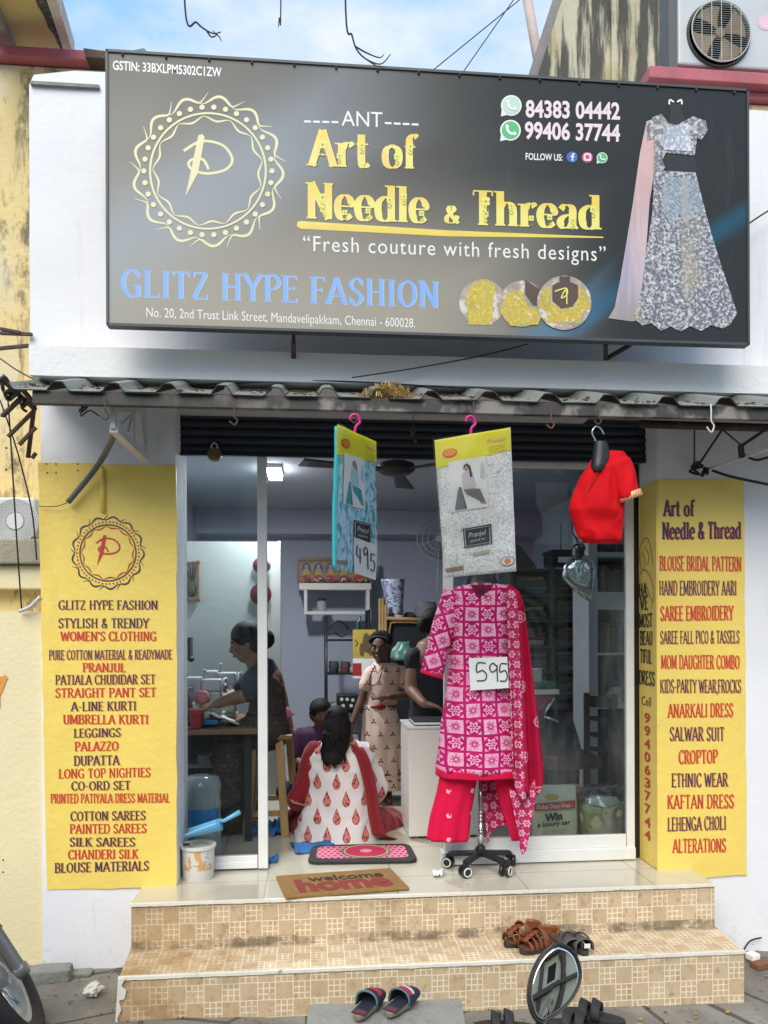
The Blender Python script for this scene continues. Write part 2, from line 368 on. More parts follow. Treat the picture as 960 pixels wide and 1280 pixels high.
def serif(text, thick=.17, thin=.06, sl=.10, nib=R(14), gap=.03, jit=0.0):
    vs, fs, ns = [], [], []; X = 0; L = 0; hw = thick / 2
    def strip(pts, w=None):
        nonlocal L
        L += 1; n = len(pts); b = len(vs); nbx, nby = cos(nib), sin(nib)
        for i, p in enumerate(pts):
            q0, q1 = pts[max(i - 1, 0)], pts[min(i + 1, n - 1)]; dx, dy = q1[0] - q0[0], q1[1] - q0[1]; l = math.hypot(dx, dy) or 1; dx, dy = dx / l, dy / l
            ww = w or max(thin, math.hypot(thick * abs(dx * nby - dy * nbx), thin * .5)); ox, oy = -dy * ww / 2, dx * ww / 2
            vs.append((X + p[0] + ox, p[1] + oy, L + .9 * i / n)); vs.append((X + p[0] - ox, p[1] - oy, L + .9 * i / n))
        for i in range(n - 1): a = b + 2 * i; fs.append((a, a + 1, a + 3, a + 2))
    for ch in text:
        L = 0; wd, st, sf = G[ch]; k = 1 + random.uniform(-jit, jit)
        for s in st:
            pts = smooth_pts(s[1:]) if s[0] == 'c' else s
            strip([(p[0] * k, p[1]) for p in pts])
        if sl:
            for q in sf:
                if len(q) == 3: strip([(q[0] * k, q[1] - sl * .9), (q[0] * k, q[1] + sl * .9)], thin)
                else:
                    e = thin / 2 if q[1] < .01 else -thin / 2
                    strip([(q[0] * k - hw - sl * .6, q[1] + e), (q[0] * k + hw + sl * .6, q[1] + e)], thin)
        X += wd * k + gap + (random.uniform(-jit, jit) * .1)
    return vs, fs
def put_text(vf, A, B, cap, nrm, off, cap0, parent, m, name='lettering', label=None):
    """lay flat lettering between A and B (baseline), cap height in metres, nrm = outward normal."""
    v, f = vf; x0 = min(p[0] for p in v); x1 = max(p[0] for p in v); A, B, nrm = V(A), V(B), V(nrm); mb = MB()
    mb.add([A + (B - A) * ((p[0] - x0) / (x1 - x0)) + V((0, 0, cap * p[1] / cap0)) + nrm * (off + p[2] * .000035) for p in v], f)
    o = mb.build(name, m, parent)
    if label: o['label'] = label
    return o
SC0 = None
def line(parent, text, x0, x1, yb0, yb1, cap, Y, m, st='serif', off=.0006, **k):
    """one painted line given by photo pixels on a wall facing the street at depth Y."""
    global SC0
    vf = serif(text, **k) if st == 'serif' else sans(text, **k)
    if st != 'serif' and SC0 is None: SC0 = sans_cap()
    return put_text(vf, P(x0, yb0, Y), P(x1, yb1, Y), cap * mpp((x0 + x1) / 2, Y), (0, -1, 0), off, 1.0 if st == 'serif' else SC0, parent, m)
def ribbon(mb, pts, w, fn=None):
    """flat painted stroke through 3D points lying in a plane facing -Y; w number or list."""
    n = len(pts); pts = [V(p) for p in pts]; vs = []
    for i, p in enumerate(pts):
        d = pts[min(i + 1, n - 1)] - pts[max(i - 1, 0)]; d.normalize(); o = V((-d.z, 0, d.x)) * ((w[i] if isinstance(w, list) else w) / 2)
        vs += [p + o, p - o]
    mb.add(vs, [(2 * i, 2 * i + 1, 2 * i + 3, 2 * i + 2) for i in range(n - 1)]); return mb
def disc(mb, px, py, r, Y, off=0, n=28, ry=None):
    q = []
    for k in range(n): q.append(P(px + r * cos(2 * pi * k / n), py + (ry or r) * sin(2 * pi * k / n), Y) - V((0, off, 0)))
    return mb.add(q, [tuple(range(n))])
def pstroke(mb, pts, w, Y, off=0, sm=True, taper=False):
    p = smooth_pts(pts, 7) if sm and len(pts) > 2 else pts; n = len(p)
    k = mpp(p[0][0], Y)
    ws = [w * k * (max(.18, sin(pi * (i + .5) / n)) if taper else 1) for i in range(n)]
    return ribbon(mb, [P(x, y, Y) - V((0, off + .000006 * i, 0)) for i, (x, y) in enumerate(p)], ws)
# ------------------------------------------------------------------ materials of the setting
def stains(scale, lo, hi, colr, st=(1, 1, .25), det=8): return lambda c: [(sstep(nse(c.ob, scale, det, .68, st), lo, hi), colr)]
M = {}
M['white'] = mat('white_wall_paint', (.80, .80, .83), .75, var=.06, vs=3, bump=.16, bs=30, fn=lambda c: [(sstep(nse(c.ob, 2.2, 8, .7, (1, 1, .5)), .62, .8) * .35, (.55, .54, .52)), (sstep(nse(c.ob, 40, 3, .6), .72, .78) * .5, (.45, .44, .42)), (sstep(nse(c.ob, 11, 6, .7, (1, 1, .07)), .56, .74) * .32, (.42, .40, .37)), (sstep(nse(c.ob, 5, 8, .75), .52, .7) * sstep(c.z * -1.0, -.30, .02) * .75, (.40, .36, .30))])
M['ledge'] = mat('ledge_paint', (.78, .78, .79), .75, var=.06, vs=3, bump=.3, bs=40, fn=lambda c: [(sstep(nse(c.ob, 3, 8, .75, (1, 1, 2.5)), .6, .78) * .55, (.40, .39, .37))])
M['yellow'] = mat('yellow_wall_paint', (.87, .65, .145), .45, var=.08, vs=4, bump=.28, bs=30, fn=lambda c: [(sstep(nse(c.ob, 3, 6, .6), .58, .8) * .3, (.70, .48, .08)), (sstep(nse(c.ob, 4, 8, .75, (1, 1, .25)), .60, .78) * .35, (.52, .38, .12)), (sstep(nse(c.ob, 26, 5, .7), .66, .74) * .4, (.42, .32, .14))])
M['cream'] = mat('cream_wall_paint', (.78, .68, .42), .7, var=.06, vs=3, bump=.3, bs=40, fn=lambda c: [(sstep(nse(c.ob, 1.6, 8, .7, (1, 1, .4)), .55, .8) * .4, (.62, .54, .33))])
M['oldyellow'] = mat('weathered_yellow_plaster', (.74, .58, .28), .85, var=.1, vs=3, bump=.4, bs=40, fn=lambda c: [(sstep(nse(c.ob, 1.4, 6, .6, (1, 1, .5)), .5, .68), (.66, .60, .44)), (emin(sstep(nse(c.ob, 2.5, 9, .72, (1.8, 1, .30)), .48, .58), sstep(nse(c.ob, 14, 5, .7, (1, 1, .6)), .42, .62)) * .85, (.10, .085, .05))])
M['stained'] = mat('black_streaked_plaster', (.52, .48, .35), .9, var=.2, vs=4, bump=.4, bs=40, fn=lambda c: [(sstep(nse(c.ob, 3, 6, .6, (1, 1, .3)), .5, .65), (.40, .34, .17)), (sstep(nse(c.ob, 7.5, 7, .66, (1, 1, .09)), .44, .54) * .94, (.05, .05, .045)), (sstep(nse(c.ob, 30, 4, .7), .6, .7) * .6, (.08, .07, .05))])
M['red'] = mat('faded_red_coping', (.46, .13, .16), .75, var=.3, vs=5, bump=.3, bs=50, fn=lambda c: [(sstep(nse(c.ob, 4, 6, .7, (.4, 1, 2)), .56, .72) * .6, (.42, .22, .22))])
M['dark'] = mat('opening_dark', (.02, .02, .02), .8)  # near-black standing for the shade inside holes and openings
M['iron'] = mat('rusty_iron', (.07, .045, .035), .75, var=.4, vs=14, bump=.3, bs=90, fn=lambda c: [(sstep(nse(c.ob, 9, 6, .7), .5, .7), (.16, .075, .04))])
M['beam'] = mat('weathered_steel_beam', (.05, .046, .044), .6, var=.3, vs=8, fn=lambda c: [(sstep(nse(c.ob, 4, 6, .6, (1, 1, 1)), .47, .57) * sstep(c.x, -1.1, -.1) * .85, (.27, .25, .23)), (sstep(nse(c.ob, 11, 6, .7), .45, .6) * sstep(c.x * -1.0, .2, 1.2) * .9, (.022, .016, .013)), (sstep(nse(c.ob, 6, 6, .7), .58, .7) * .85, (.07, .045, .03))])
M['sheet'] = mat('grey_corrugated_sheet', (.23, .25, .23), .6, var=.2, vs=6, fn=lambda c: [(sstep(nse(c.ob, 5, 8, .7), .5, .7) * .7, (.10, .10, .085))])
M['steelw'] = mat('white_painted_steel', (.62, .63, .63), .45, var=.1, vs=9)
M['alu'] = mat('white_aluminium_frame', (.76, .77, .76), .35, var=.08, vs=9, fn=lambda c: [(sstep(nse(c.ob, 12, 6, .7), .64, .75) * .5, (.3, .29, .27))])
M['navy'] = mat('navy_shutter_paint', (.010, .018, .032), .38, var=.2, vs=5)
M['black'] = mat('black_plastic', (.015, .015, .016), .4, var=.1)
M['wire'] = mat('black_cable', (.018, .018, .018), .5, var=.1)
M['chrome'] = mat('chrome', (.75, .75, .76), .18, 1, var=.05)
M['rubber'] = mat('black_rubber', (.022, .022, .023), .75, var=.2, vs=20)
M['glass'] = glassmat('window_glass', (.88, .93, .94), .026, smudge_haze=.012)
M['iwall'] = mat('lilac_interior_wall', (.46, .49, .58), .7, var=.05, vs=2)
M['iceil'] = mat('white_ceiling', (.40, .43, .48), .8, var=.04)
def tilefloor(c):
    gx, gy = ab(fr(c.x / .6 + .18) - .5), ab(fr(c.y / .6 + .1) - .5)
    return [(sstep(nse(c.ob, 1.1, 6, .7, None, 1.5), .5, .62) * .35, (.46, .40, .30)), (emax(gx, gy) > .4945, (.33, .29, .23)), (sstep(nse(c.ob, 9, 5, .7), .63, .75) * .35, (.34, .29, .22))]
M['glass_right'] = glassmat('hazy_window_glass', (.84, .89, .90), .045, smudge_haze=.13)  # pale diffuse film puts a hazy reflection into the right pane
M['vit'] = mat('cream_vitrified_tile', (.56, .52, .42), .16, var=.05, vs=3, fn=tilefloor, coat=.3)
def steptile(c):
    s = .0715; u, v = c.x / s, (c.y + c.z * 1.0) / s
    cu, cv = fl(u), fl(v); fu, fv = fr(u), fr(v)
    g = par(cu + cv); big = emax(ab(fu - .5), ab(fv - .5)) > .478
    k3u, k3v = ab(fr(fu * 3.0 + par(cv) * .0) - .5), ab(fr(fv * 3.0) - .5)
    small = (emax(k3u, k3v) > .395) * g
    skip = sstep(nse(c.ob, 26, 3), .28, .48) * .9
    tone = fr(esin(cu * 12.9898 + cv * 78.233) * 43758.5)
    out = [(tone * .7, (.50, .365, .215)), (sstep(nse(c.ob, 22, 8, .75), .48, .7) * .75, (.30, .185, .075)), (sstep(nse(c.ob, 7, 5, .6), .52, .7) * .4, (.60, .45, .27)),
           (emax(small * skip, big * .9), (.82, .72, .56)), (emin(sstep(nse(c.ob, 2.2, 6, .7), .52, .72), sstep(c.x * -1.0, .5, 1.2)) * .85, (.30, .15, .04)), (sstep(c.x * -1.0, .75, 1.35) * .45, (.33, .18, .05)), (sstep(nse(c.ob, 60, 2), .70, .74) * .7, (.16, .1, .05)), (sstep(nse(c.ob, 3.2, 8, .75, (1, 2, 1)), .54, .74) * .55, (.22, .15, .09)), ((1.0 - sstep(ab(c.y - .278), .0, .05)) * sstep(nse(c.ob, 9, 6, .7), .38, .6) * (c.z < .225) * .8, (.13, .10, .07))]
    return out
M['step'] = mat('tan_patterned_tile', (.60, .465, .305), .42, var=.15, vs=9, fn=steptile)
M['grout'] = mat('white_nosing_grout', (.74, .70, .62), .7, var=.15, vs=20, fn=lambda c: [(sstep(nse(c.ob, 9, 6, .7, (1, 1, 1)), .62, .72) * .8, (.24, .19, .14))])
def ground(c):
    d = vor(c.vec, 2.1, 'Distance', 'DISTANCE_TO_EDGE', (1, 1, .01))
    return [(sstep(nse(c.ob, 1.3, 8, .7), .42, .7) * .7, (.30, .275, .24)), (sstep(nse(c.ob, 16, 8, .75), .5, .72) * .7, (.11, .095, .075)), ((d < .018) * .9, (.07, .06, .05)), (sstep(nse(c.ob, .9, 4, .6), .55, .75) * .5, (.20, .155, .11))]
M['ground'] = mat('broken_stone_paving', (.205, .185, .16), .88, var=.5, vs=4, bump=.6, bs=22, fn=ground, bd=8)
M['conc'] = mat('old_grey_concrete', (.27, .265, .24), .85, var=.25, vs=9, bump=.7, bs=40, fn=lambda c: [(sstep(nse(c.ob, 12, 8, .7), .55, .72) * .7, (.13, .125, .11))])

def bump_build(mb, *a, **k): return mb.build(*a, **k)
# ------------------------------------------------------------------ ground
def gz(x, y): return -.045 - .018 * x + .010 * noise.noise(V((x * 2.1, y * 2.1, 0))) + .006 * noise.noise(V((x * 9, y * 9, 3)))
g = MB(); g.grid(lambda a, b: V((-3.2 + 6.4 * a, .2 + 3.6 * b, gz(-3.2 + 6.4 * a, .2 + 3.6 * b))), 110, 70)
tag(g.build('pavement', M['ground'], smooth=True), 'broken grey stone paving in front of the shop steps', 'pavement', kind='structure')
g = MB(); g.grid(lambda a, b: V((-60 + 120 * a, -60 + 120 * b, -.16)), 4, 4)
tag(g.build('ground', M['ground']), 'bare street ground around the shop', 'ground', kind='structure')

# ------------------------------------------------------------------ the shop building
YF, YG, YS = 3.73, 3.95, 3.30                   # wall face, glass, sign face
XW0, XD0, XD1, XW1 = P(52, 900, YF).x, P(220, 800, YF).x, P(822, 850, YF).x, 3.3
ZF, ZC, YB = .34, 2.64, 7.5
shop = thing('shop_building', 'white shop building with yellow painted pillars and glass sliding doors', 'shop', ((XW0 + XD1) / 2, YF, -.05))
def wob(x0, x1, y0, y1, z0, z1, amp, nu, nv):    # slightly uneven plaster front on a box
    b = MB(); b.box(x0, x1, y0 + .004, y1, z0, z1)
    b.grid(lambda a, t: V((x0 + (x1 - x0) * a, y0 + amp * noise.noise(V((a * (x1 - x0) * 3, 5, t * (z1 - z0) * 3))), z0 + (z1 - z0) * t)), nu, nv); return b
wob(XW0, XD0, YF, 4.06, -.12, 2.66, .003, 20, 60).build('front_wall', M['white'], shop)
wob(XD1, XW1, YF, 4.06, -.2, 2.66, .003, 30, 60).build('front_wall', M['white'], shop)
xu0 = P(37, 300, 3.70).x
b = wob(xu0, XW1, 3.70, 3.99, 2.765, 4.02, .003, 60, 40)
_pts = [(xu0 + .0, 4.02), (xu0 + .02, 4.065), (xu0 + .2, 4.095), (xu0 + .6, 4.10), (XW1, 4.10), (XW1, 4.02)]
b.prism(_pts, 3.702, 3.99); b.build('parapet_wall', M['white'], shop)
b = MB(); b.box(xu0 + .01, P(125, 107, 3.7).x, 3.684, 3.699, P(80, 110, 3.7).z, P(80, 106, 3.7).z); b.build('plaster_ridge', M['conc'], shop)
xl0 = P(36, 450, 3.5).x
b = wob(xl0, XW1, 3.50, 3.72, 2.632, 2.762, .004, 90, 6); b.build('ledge', M['ledge'], shop, bevel=.006)
b = MB(); b.box(XW0 + .02, XW1, 3.74, YB + .3, 2.668, 2.75); b.build('roof_slab', M['white'], shop)
b = MB(); b.box(XD0, XD1, 3.90, 4.06, 2.56, 2.664); b.build('lintel', M['white'], shop)
# interior shell
XI0, XI1 = -1.05, 2.15
b = MB(); b.box(XI0, XI1, 4.0, YB, ZC, ZC + .02); b.build('ceiling', M['iceil'], shop)
b = MB(); b.box(XI0, XI1, YB, YB + .1, ZF, ZC); b.build('back_wall', M['iwall'], shop)
b = MB(); b.box(XI0 - .1, XI0, 4.06, YB + .1, ZF, ZC); b.box(XI1, XI1 + .1, 4.06, YB + .1, ZF, ZC); b.build('side_wall', M['iwall'], shop)
b = MB(); b.box(XI0, XI1, 7.2, YB, 2.42, ZC - .001); b.build('ceiling_beam', M['iwall'], shop)
b = MB(); b.box(XI0, XI1, 4.06, YB, .30, ZF); b.build('floor', M['vit'], shop)
# shutter and its housing
b = MB(); zt, zb = P(500, 519, 3.86).z, P(500, 570, 3.86).z; n = 5
pr = []
for i in range(n * 6 + 1):
    t = i / (n * 6); pr.append((3.862 - .012 * abs(sin(pi * t * n)), zt + (zb - zt) * t))
v = [V((x, y, z)) for x in (XD0 + .002, XD1 - .002) for y, z in pr]; m_ = len(pr)
b.add(v, [(i, i + 1, m_ + i + 1, m_ + i) for i in range(m_ - 1)]); b.box(XD0 + .002, XD1 - .002, 3.85, 3.875, zb - .014, zb + .004)
b.build('rolling_shutter', M['navy'], shop, smooth=False)
b = MB(); b.px(216, 509, 735, 514, 3.79, 3.9); b.px(216, 514.5, 735, 519, 3.775, 3.9); b.build('shutter_rail', M['steelw'], shop)
b = MB(); b.box(XD1 - .030, XD1 - .002, 3.945, 4.05, ZF, zb); b.build('shutter_guide', M['black'], shop)
# glass doors
def frame(nm, parts, parent=shop):
    q = MB()
    for p in parts: q.px(*p)
    return q.build(nm, M['alu'], parent, bevel=.003)
fx = frame('fixed_window', [(322, 566, 334, 1086, 3.925, 3.975), (224, 1071, 322, 1078, 3.935, 3.97), (224, 1078.5, 322, 1087, 3.925, 3.985)])
q = MB(); q.px(222, 568, 323, 1073, YG, YG + .005); q.build('pane', M['glass'], fx)
sd = frame('sliding_door', [(555, 576, 567, 1076, 3.915, 3.945), (783, 576, 793, 1066, 3.915, 3.945), (567, 578, 783, 585, 3.915, 3.945), (567, 1046, 783, 1062, 3.915, 3.945)])
q = MB(); q.px(566, 583, 784, 1048, 3.928, 3.933); q.build('pane', M['glass_right'], sd)
frame('door_track', [(553, 1063, 795, 1078, 3.90, 3.99)])
# lock hanging from the shutter
t = thing('padlock', 'old brass padlock hanging from the shutter bottom above the left window', 'padlock', P(268, 573, 3.83))
q = MB(); cc = P(268, 568, 3.83)
q.lathe(cc, [(.004, -.016), (.03, -.016), (.034, -.01), (.034, .006), (.03, .012), (.004, .014)], 20, m=Matrix.Rotation(R(80), 3, 'X')); q.build('lock_body', mat('old_brass', (.30, .22, .10), .45, .6, var=.3), t, ang=40)
q = MB(); q.tube([cc + V((-.014, 0, .02)), cc + V((-.014, 0, .045)), cc + V((0, 0, .058)), cc + V((.014, 0, .045)), cc + V((.014, 0, .02))], .004); q.build('shackle', M['chrome'], t, smooth=True)

# painted panels
def jag(pts, amp=.004, step=.05, seed=0):
    out = []
    for i, a in enumerate(pts):
        b_ = pts[(i + 1) % len(pts)]; a, b2 = V(a), V(b_); n = max(1, int((b2 - a).length / step))
        for k in range(n):
            p = a.lerp(b2, k / n); out.append((p.x + amp * noise.noise(V((p.x * 9 + seed, p.y * 9, 1))), p.y + amp * noise.noise(V((p.x * 9, p.y * 9 + seed, 7)))))
    return out
def panel(px, Y, nm, label, seed):
    q = [P(x, y, Y) for x, y in px]; b = MB(); b.prism(jag([(p.x, p.z) for p in q], .006, .04, seed), Y - .0055, Y + .001); o = b.build(nm, M['yellow'], shop); o['label'] = label; return o
lp = panel([(47.5, 578), (221, 582), (221, 1108), (59, 1112)], YF, 'painted_panel', 'yellow painted panel with product list left of the door', 1)
rpn = panel([(821.5, 600), (929, 598), (933, 1093), (905, 1095), (868, 1098), (821.5, 1091)], YF, 'painted_panel', 'yellow painted panel with service list right of the door', 2)
q = MB(); s = [PXp(822, 600, XD1), PXp(799, 607, XD1)]
q.extr([V((XD1 - .001, YF - .004, s[0].z)), V((XD1 - .001, 3.935, s[1].z - .02)), V((XD1 - .001, 3.935, ZF + .005)), V((XD1 - .001, YF - .004, ZF + .005))], (-.005, 0, 0))
sp_ = q.build('painted_reveal', M['yellow'], shop); sp_['label'] = 'yellow inner side of the right pillar with vertical phone number'
INK = {'n': mat('navy_sign_paint', (.035, .045, .085), .5, var=.25, vs=30), 'r': mat('red_sign_paint', (.52, .045, .035), .5, var=.15, vs=30), 'o': mat('orange_sign_paint', (.78, .30, .05), .55, var=.1), 'k': mat('black_sign_paint', (.03, .028, .03), .5, var=.2, vs=30)}
def painted(par_, rows_, Y, **k):
    for tx, x0, x1, y0, y1, cap, ink in rows_:
        line(par_, tx, x0 + 1.3, x1 + 1.3, y0 + .8, y1 + .8, cap, Y, INK['r' if ink == 'n' and k.get('rs') else 'o'], off=.0003, **{a: b for a, b in k.items() if a != 'rs'})
        line(par_, tx, x0, x1, y0, y1, cap, Y, INK[ink], off=.0009, **{a: b for a, b in k.items() if a != 'rs'})
L_ = [("GLITZ HYPE FASHION", 73, 197, 762, 762, 11.5, 'n'), ("STYLISH & TRENDY", 73, 187, 785, 785, 12, 'n'), ("WOMEN'S CLOTHING", 75, 195, 801, 801, 11.5, 'r'), ("PURE COTTON MATERIAL & READYMADE", 61, 215, 825, 824, 12, 'n'), ("PRANJUL", 103, 157, 840, 840, 11, 'r'),
 ("PATIALA CHUDIDAR SET", 69, 194, 856, 855, 12, 'n'), ("STRAIGHT PANT SET", 69, 195, 872, 871, 11.5, 'r'), ("A-LINE KURTI", 88, 170, 889, 888, 11.5, 'n'), ("UMBRELLA KURTI", 79, 185, 905, 905, 11.5, 'r'), ("LEGGINGS", 92, 151, 922, 921, 11, 'n'), ("PALAZZO", 93, 148, 939, 938, 11.5, 'r'), ("DUPATTA", 92, 150, 957, 956, 12, 'n'),
 ("LONG TOP NIGHTIES", 73, 188, 973, 971, 11.5, 'r'), ("CO-ORD SET", 89, 163, 988, 987, 11, 'n'), ("PRINTED PATIYALA DRESS MATERIAL", 63, 212, 1004, 1003, 11.5, 'r'), ("COTTON SAREES", 88, 182, 1026, 1025, 11.5, 'n'), ("PAINTED SAREES", 87, 183, 1042, 1041, 11.5, 'r'), ("SILK SAREES", 87, 169, 1058, 1058, 11, 'n'), ("CHANDERI SILK", 85, 173, 1074, 1073, 11.5, 'r'), ("BLOUSE MATERIALS", 68, 186, 1091, 1088, 12, 'n')]
painted(lp, L_, YF - .0055, thick=.18, thin=.075, sl=.06, jit=.04)
R_ = [("Art of", 828, 868, 645, 645, 20, 'n'), ("Needle & Thread", 827, 926, 674, 673, 21, 'n'), ("BLOUSE BRIDAL PATTERN", 824, 926, 713, 714, 18, 'r'), ("HAND EMBROIDERY AARI", 824, 920, 744, 744, 18, 'n'), ("SAREE EMBROIDERY", 825, 917, 776, 775, 18, 'r'), ("SAREE FALL PICO & TASSELS", 825, 924, 805, 804, 16, 'n'), ("MOM DAUGHTER COMBO", 826, 924, 836, 836, 17, 'r'), ("KIDS-PARTY WEAR,FROCKS", 825, 926, 866, 866, 16.5, 'n'),
 ("ANARKALI DRESS", 834, 916, 897, 896, 17, 'r'), ("SALWAR SUIT", 837, 905, 926, 926, 17, 'n'), ("CROPTOP", 848, 897, 955, 954, 17, 'r'), ("ETHNIC WEAR", 839, 910, 984, 983, 17, 'n'), ("KAFTAN DRESS", 834, 917, 1011, 1010, 17, 'r'), ("LEHENGA CHOLI", 834, 907, 1039, 1037, 17, 'n'), ("ALTERATIONS", 840, 907, 1066, 1065, 17, 'r')]
painted(rpn, R_[:2], YF - .0055, thick=.20, thin=.08, sl=.07, rs=1)
painted(rpn, R_[2:], YF - .0055, thick=.175, thin=.08, sl=.05, jit=.04)
# vertical writing on the pillar's inner face
def sideline(tx, y, cap, ink, y0=3.915, y1=3.75, st='serif', ht=None, **k):
    z = PXp(810, y, XD1).z; A, B = V((XD1 - .006, y0, z)), V((XD1 - .006, y1, z)); vf = serif(tx, **k) if st == 'serif' else sans(tx, **k)
    put_text(vf, A, B, cap * mpp(810, 3.84), (-1, 0, 0), .002, 1 if st == 'serif' else sans_cap(), sp_, INK[ink])
for tx, y, a, b_ in (("HA", 745, 3.93, 3.83), ("VE", 762, 3.92, 3.82), ("MOST", 784, 3.93, 3.77), ("BEAU", 806, 3.92, 3.77), ("TIFUL", 829, 3.92, 3.78), ("DRESS", 856, 3.935, 3.745)): sideline(tx, y, 17, 'k', a, b_, thick=.2, thin=.12, sl=.04)
sideline('Cell', 882, 11, 'k', 3.90, 3.79, 'sans')
for i, ch in enumerate('9940637744'): sideline(ch, 903 + i * 16.2, 11.5, 'r', 3.87, 3.80, 'sans', bold=.03)
q = MB()
def side_stroke(pts, wd):
    a = [PXp(x, y, XD1) for x, y in smooth_pts(pts, 6)]; n = len(a); vs = []
    for i, p in enumerate(a):
        d = a[min(i + 1, n - 1)] - a[max(i - 1, 0)]; d.normalize(); o = V((0, -d.z, d.y)) * wd / 2; vs += [p + o - V((.0085, 0, 0)), p - o - V((.0085, 0, 0))]
    q.add(vs, [(2 * i, 2 * i + 1, 2 * i + 3, 2 * i + 2) for i in range(n - 1)])
for s in ([(803, 712), (801, 690), (806, 675), (812, 674), (816, 690), (818, 706)], [(804, 690), (808, 700), (806, 712)], [(808, 683), (813, 695), (811, 706)], [(802, 718), (806, 712), (811, 715)], [(811, 715), (816, 724), (819, 742), (816, 760)], [(810, 732), (814, 745), (818, 752)]): side_stroke(s, .004)
q.build('line_drawing', INK['k'], sp_)
# emblem painted on the left panel
def emblem(parent, cx, cy, rx, ry, Y, mats3, nm, n=13, wave=.10, lw=2.6, dots=34, off=.002):
    out, inn, dot, let = MB(), MB(), MB(), MB(); k = 0
    def pol(a, r): return (cx + rx * r * cos(a), cy - ry * r * sin(a))
    for i in range(n):                             # scalloped outer ring of curling strokes
        a0 = 2 * pi * i / n + .2; da = 2 * pi / n; pts = []
        for j in range(17):
            t = -.08 + 1.24 * j / 16; r = .92 - wave * .42 * cos(2 * pi * t) + (max(0, t - .9) * .45); pts.append(pol(a0 - da * t, r))
        pstroke(out, pts, lw, Y, off + .00005 * i, sm=False, taper=True)
        pts = [pol(a0 - da * (-.05 + 1.12 * j / 16), .68 - wave * .26 * cos(2 * pi * j / 16 + pi)) for j in range(17)]
        pstroke(inn, pts, lw * .75, Y, off + .00005 * i, sm=False, taper=True)
    pstroke(out, [pol(2 * pi * i / 72, .745) for i in range(73)], lw * .7, Y, off + .0007, sm=False)
    for i in range(dots): a = 2 * pi * i / dots; p = pol(a, .825); disc(dot, p[0], p[1], lw * (.95 if dots < 40 else .55), Y, off + .0012, 10)
    s = rx / 96
    pstroke(let, [(cx - 30 * s, cy - 25 * s), (cx - 8 * s, cy - 37 * s), (cx + 18 * s, cy - 32 * s), (cx + 30 * s, cy - 15 * s), (cx + 22 * s, cy - 2 * s), (cx, cy + 3 * s), (cx - 18 * s, cy - 1 * s), (cx - 24 * s, cy - 9 * s), (cx - 18 * s, cy - 15 * s), (cx - 6 * s, cy - 14 * s), (cx + 1 * s, cy - 2 * s)], lw * .95, Y, off)
    q = [(cx - 12 * s, cy - 44 * s), (cx - 7 * s, cy - 46 * s), (cx - 4 * s, cy - 42 * s), (cx - 12 * s, cy + 2 * s), (cx - 28 * s, cy + 32 * s)]
    let.add([P(x, y, Y) - V((0, off + .0008, 0)) for x, y in q], [(0, 1, 2, 3, 4)])
    out.build(nm, mats3[0], parent); inn.build(nm, mats3[1], parent); dot.build(nm, mats3[1], parent); let.build(nm, mats3[2], parent)
emblem(lp, 135, 691, 47, 47, YF - .0055, (INK['n'], INK['r'], INK['r']), 'painted_emblem', 13, .10, 2.0, 54)
# conduit stub under the plaster, screw holes
q = MB(); q.tube([P(127.5, 585, YF - .012), P(129, 640, YF - .012)], .011, 8); q.build('conduit', M['yellow'], shop, smooth=True)
q = MB()
for x, y in ((58, 580), (70, 580), (97, 580), (97, 588), (59, 591), (70, 591), (128, 584)): q.ball(P(x, y, YF - .005), .004, 8)
q.build('screw_hole', M['dark'], shop)

# ------------------------------------------------------------------ entrance steps
t = steps = thing('entrance_steps', 'two tan patterned tile steps up to the shop door', 'steps', P(540, 1262, 3.22))
x0, x1 = P(164, 1134, 3.5).x, P(893, 1113, 3.5).x
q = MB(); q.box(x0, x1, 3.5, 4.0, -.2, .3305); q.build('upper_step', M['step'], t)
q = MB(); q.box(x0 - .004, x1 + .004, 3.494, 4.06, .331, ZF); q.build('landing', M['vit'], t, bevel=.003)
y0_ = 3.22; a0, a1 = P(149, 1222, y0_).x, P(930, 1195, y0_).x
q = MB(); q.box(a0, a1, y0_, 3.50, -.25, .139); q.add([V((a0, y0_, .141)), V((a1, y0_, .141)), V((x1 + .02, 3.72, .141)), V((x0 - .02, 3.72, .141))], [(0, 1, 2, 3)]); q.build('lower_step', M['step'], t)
def nosing(xa, xb, y, z, h):
    b = MB(); n = 120
    def fn(a, bb):
        x = xa + (xb - xa) * a; j = .0025 * noise.noise(V((x * 40, z * 9, bb * 3))) + .002 * noise.noise(V((x * 9, z * 7, 1)))
        k = bb * 2
        return V((x, y - .004 + (k - 1) * .016, z + .0022 + j * .3)) if k > 1 else V((x, y - .004, z - h - j + (h + .0022 + j) * k))
    b.grid(fn, n, 6); return b
nosing(x0 - .006, x1 + .006, 3.492, ZF, .010).build('nosing', M['grout'], t)
nosing(a0 - .004, a1 + .004, 3.218, .1415, .010).build('nosing', M['grout'], t)
q = MB()                                          # chipped white mortar at the left corner
poly = [(148, 1223), (157, 1222), (152, 1232), (158, 1238), (156, 1248), (149, 1250), (152, 1262), (147, 1272), (149, 1284), (144, 1284)]
q.ppoly(poly, 3.216, .006); q.build('corner_mortar', M['grout'], t)

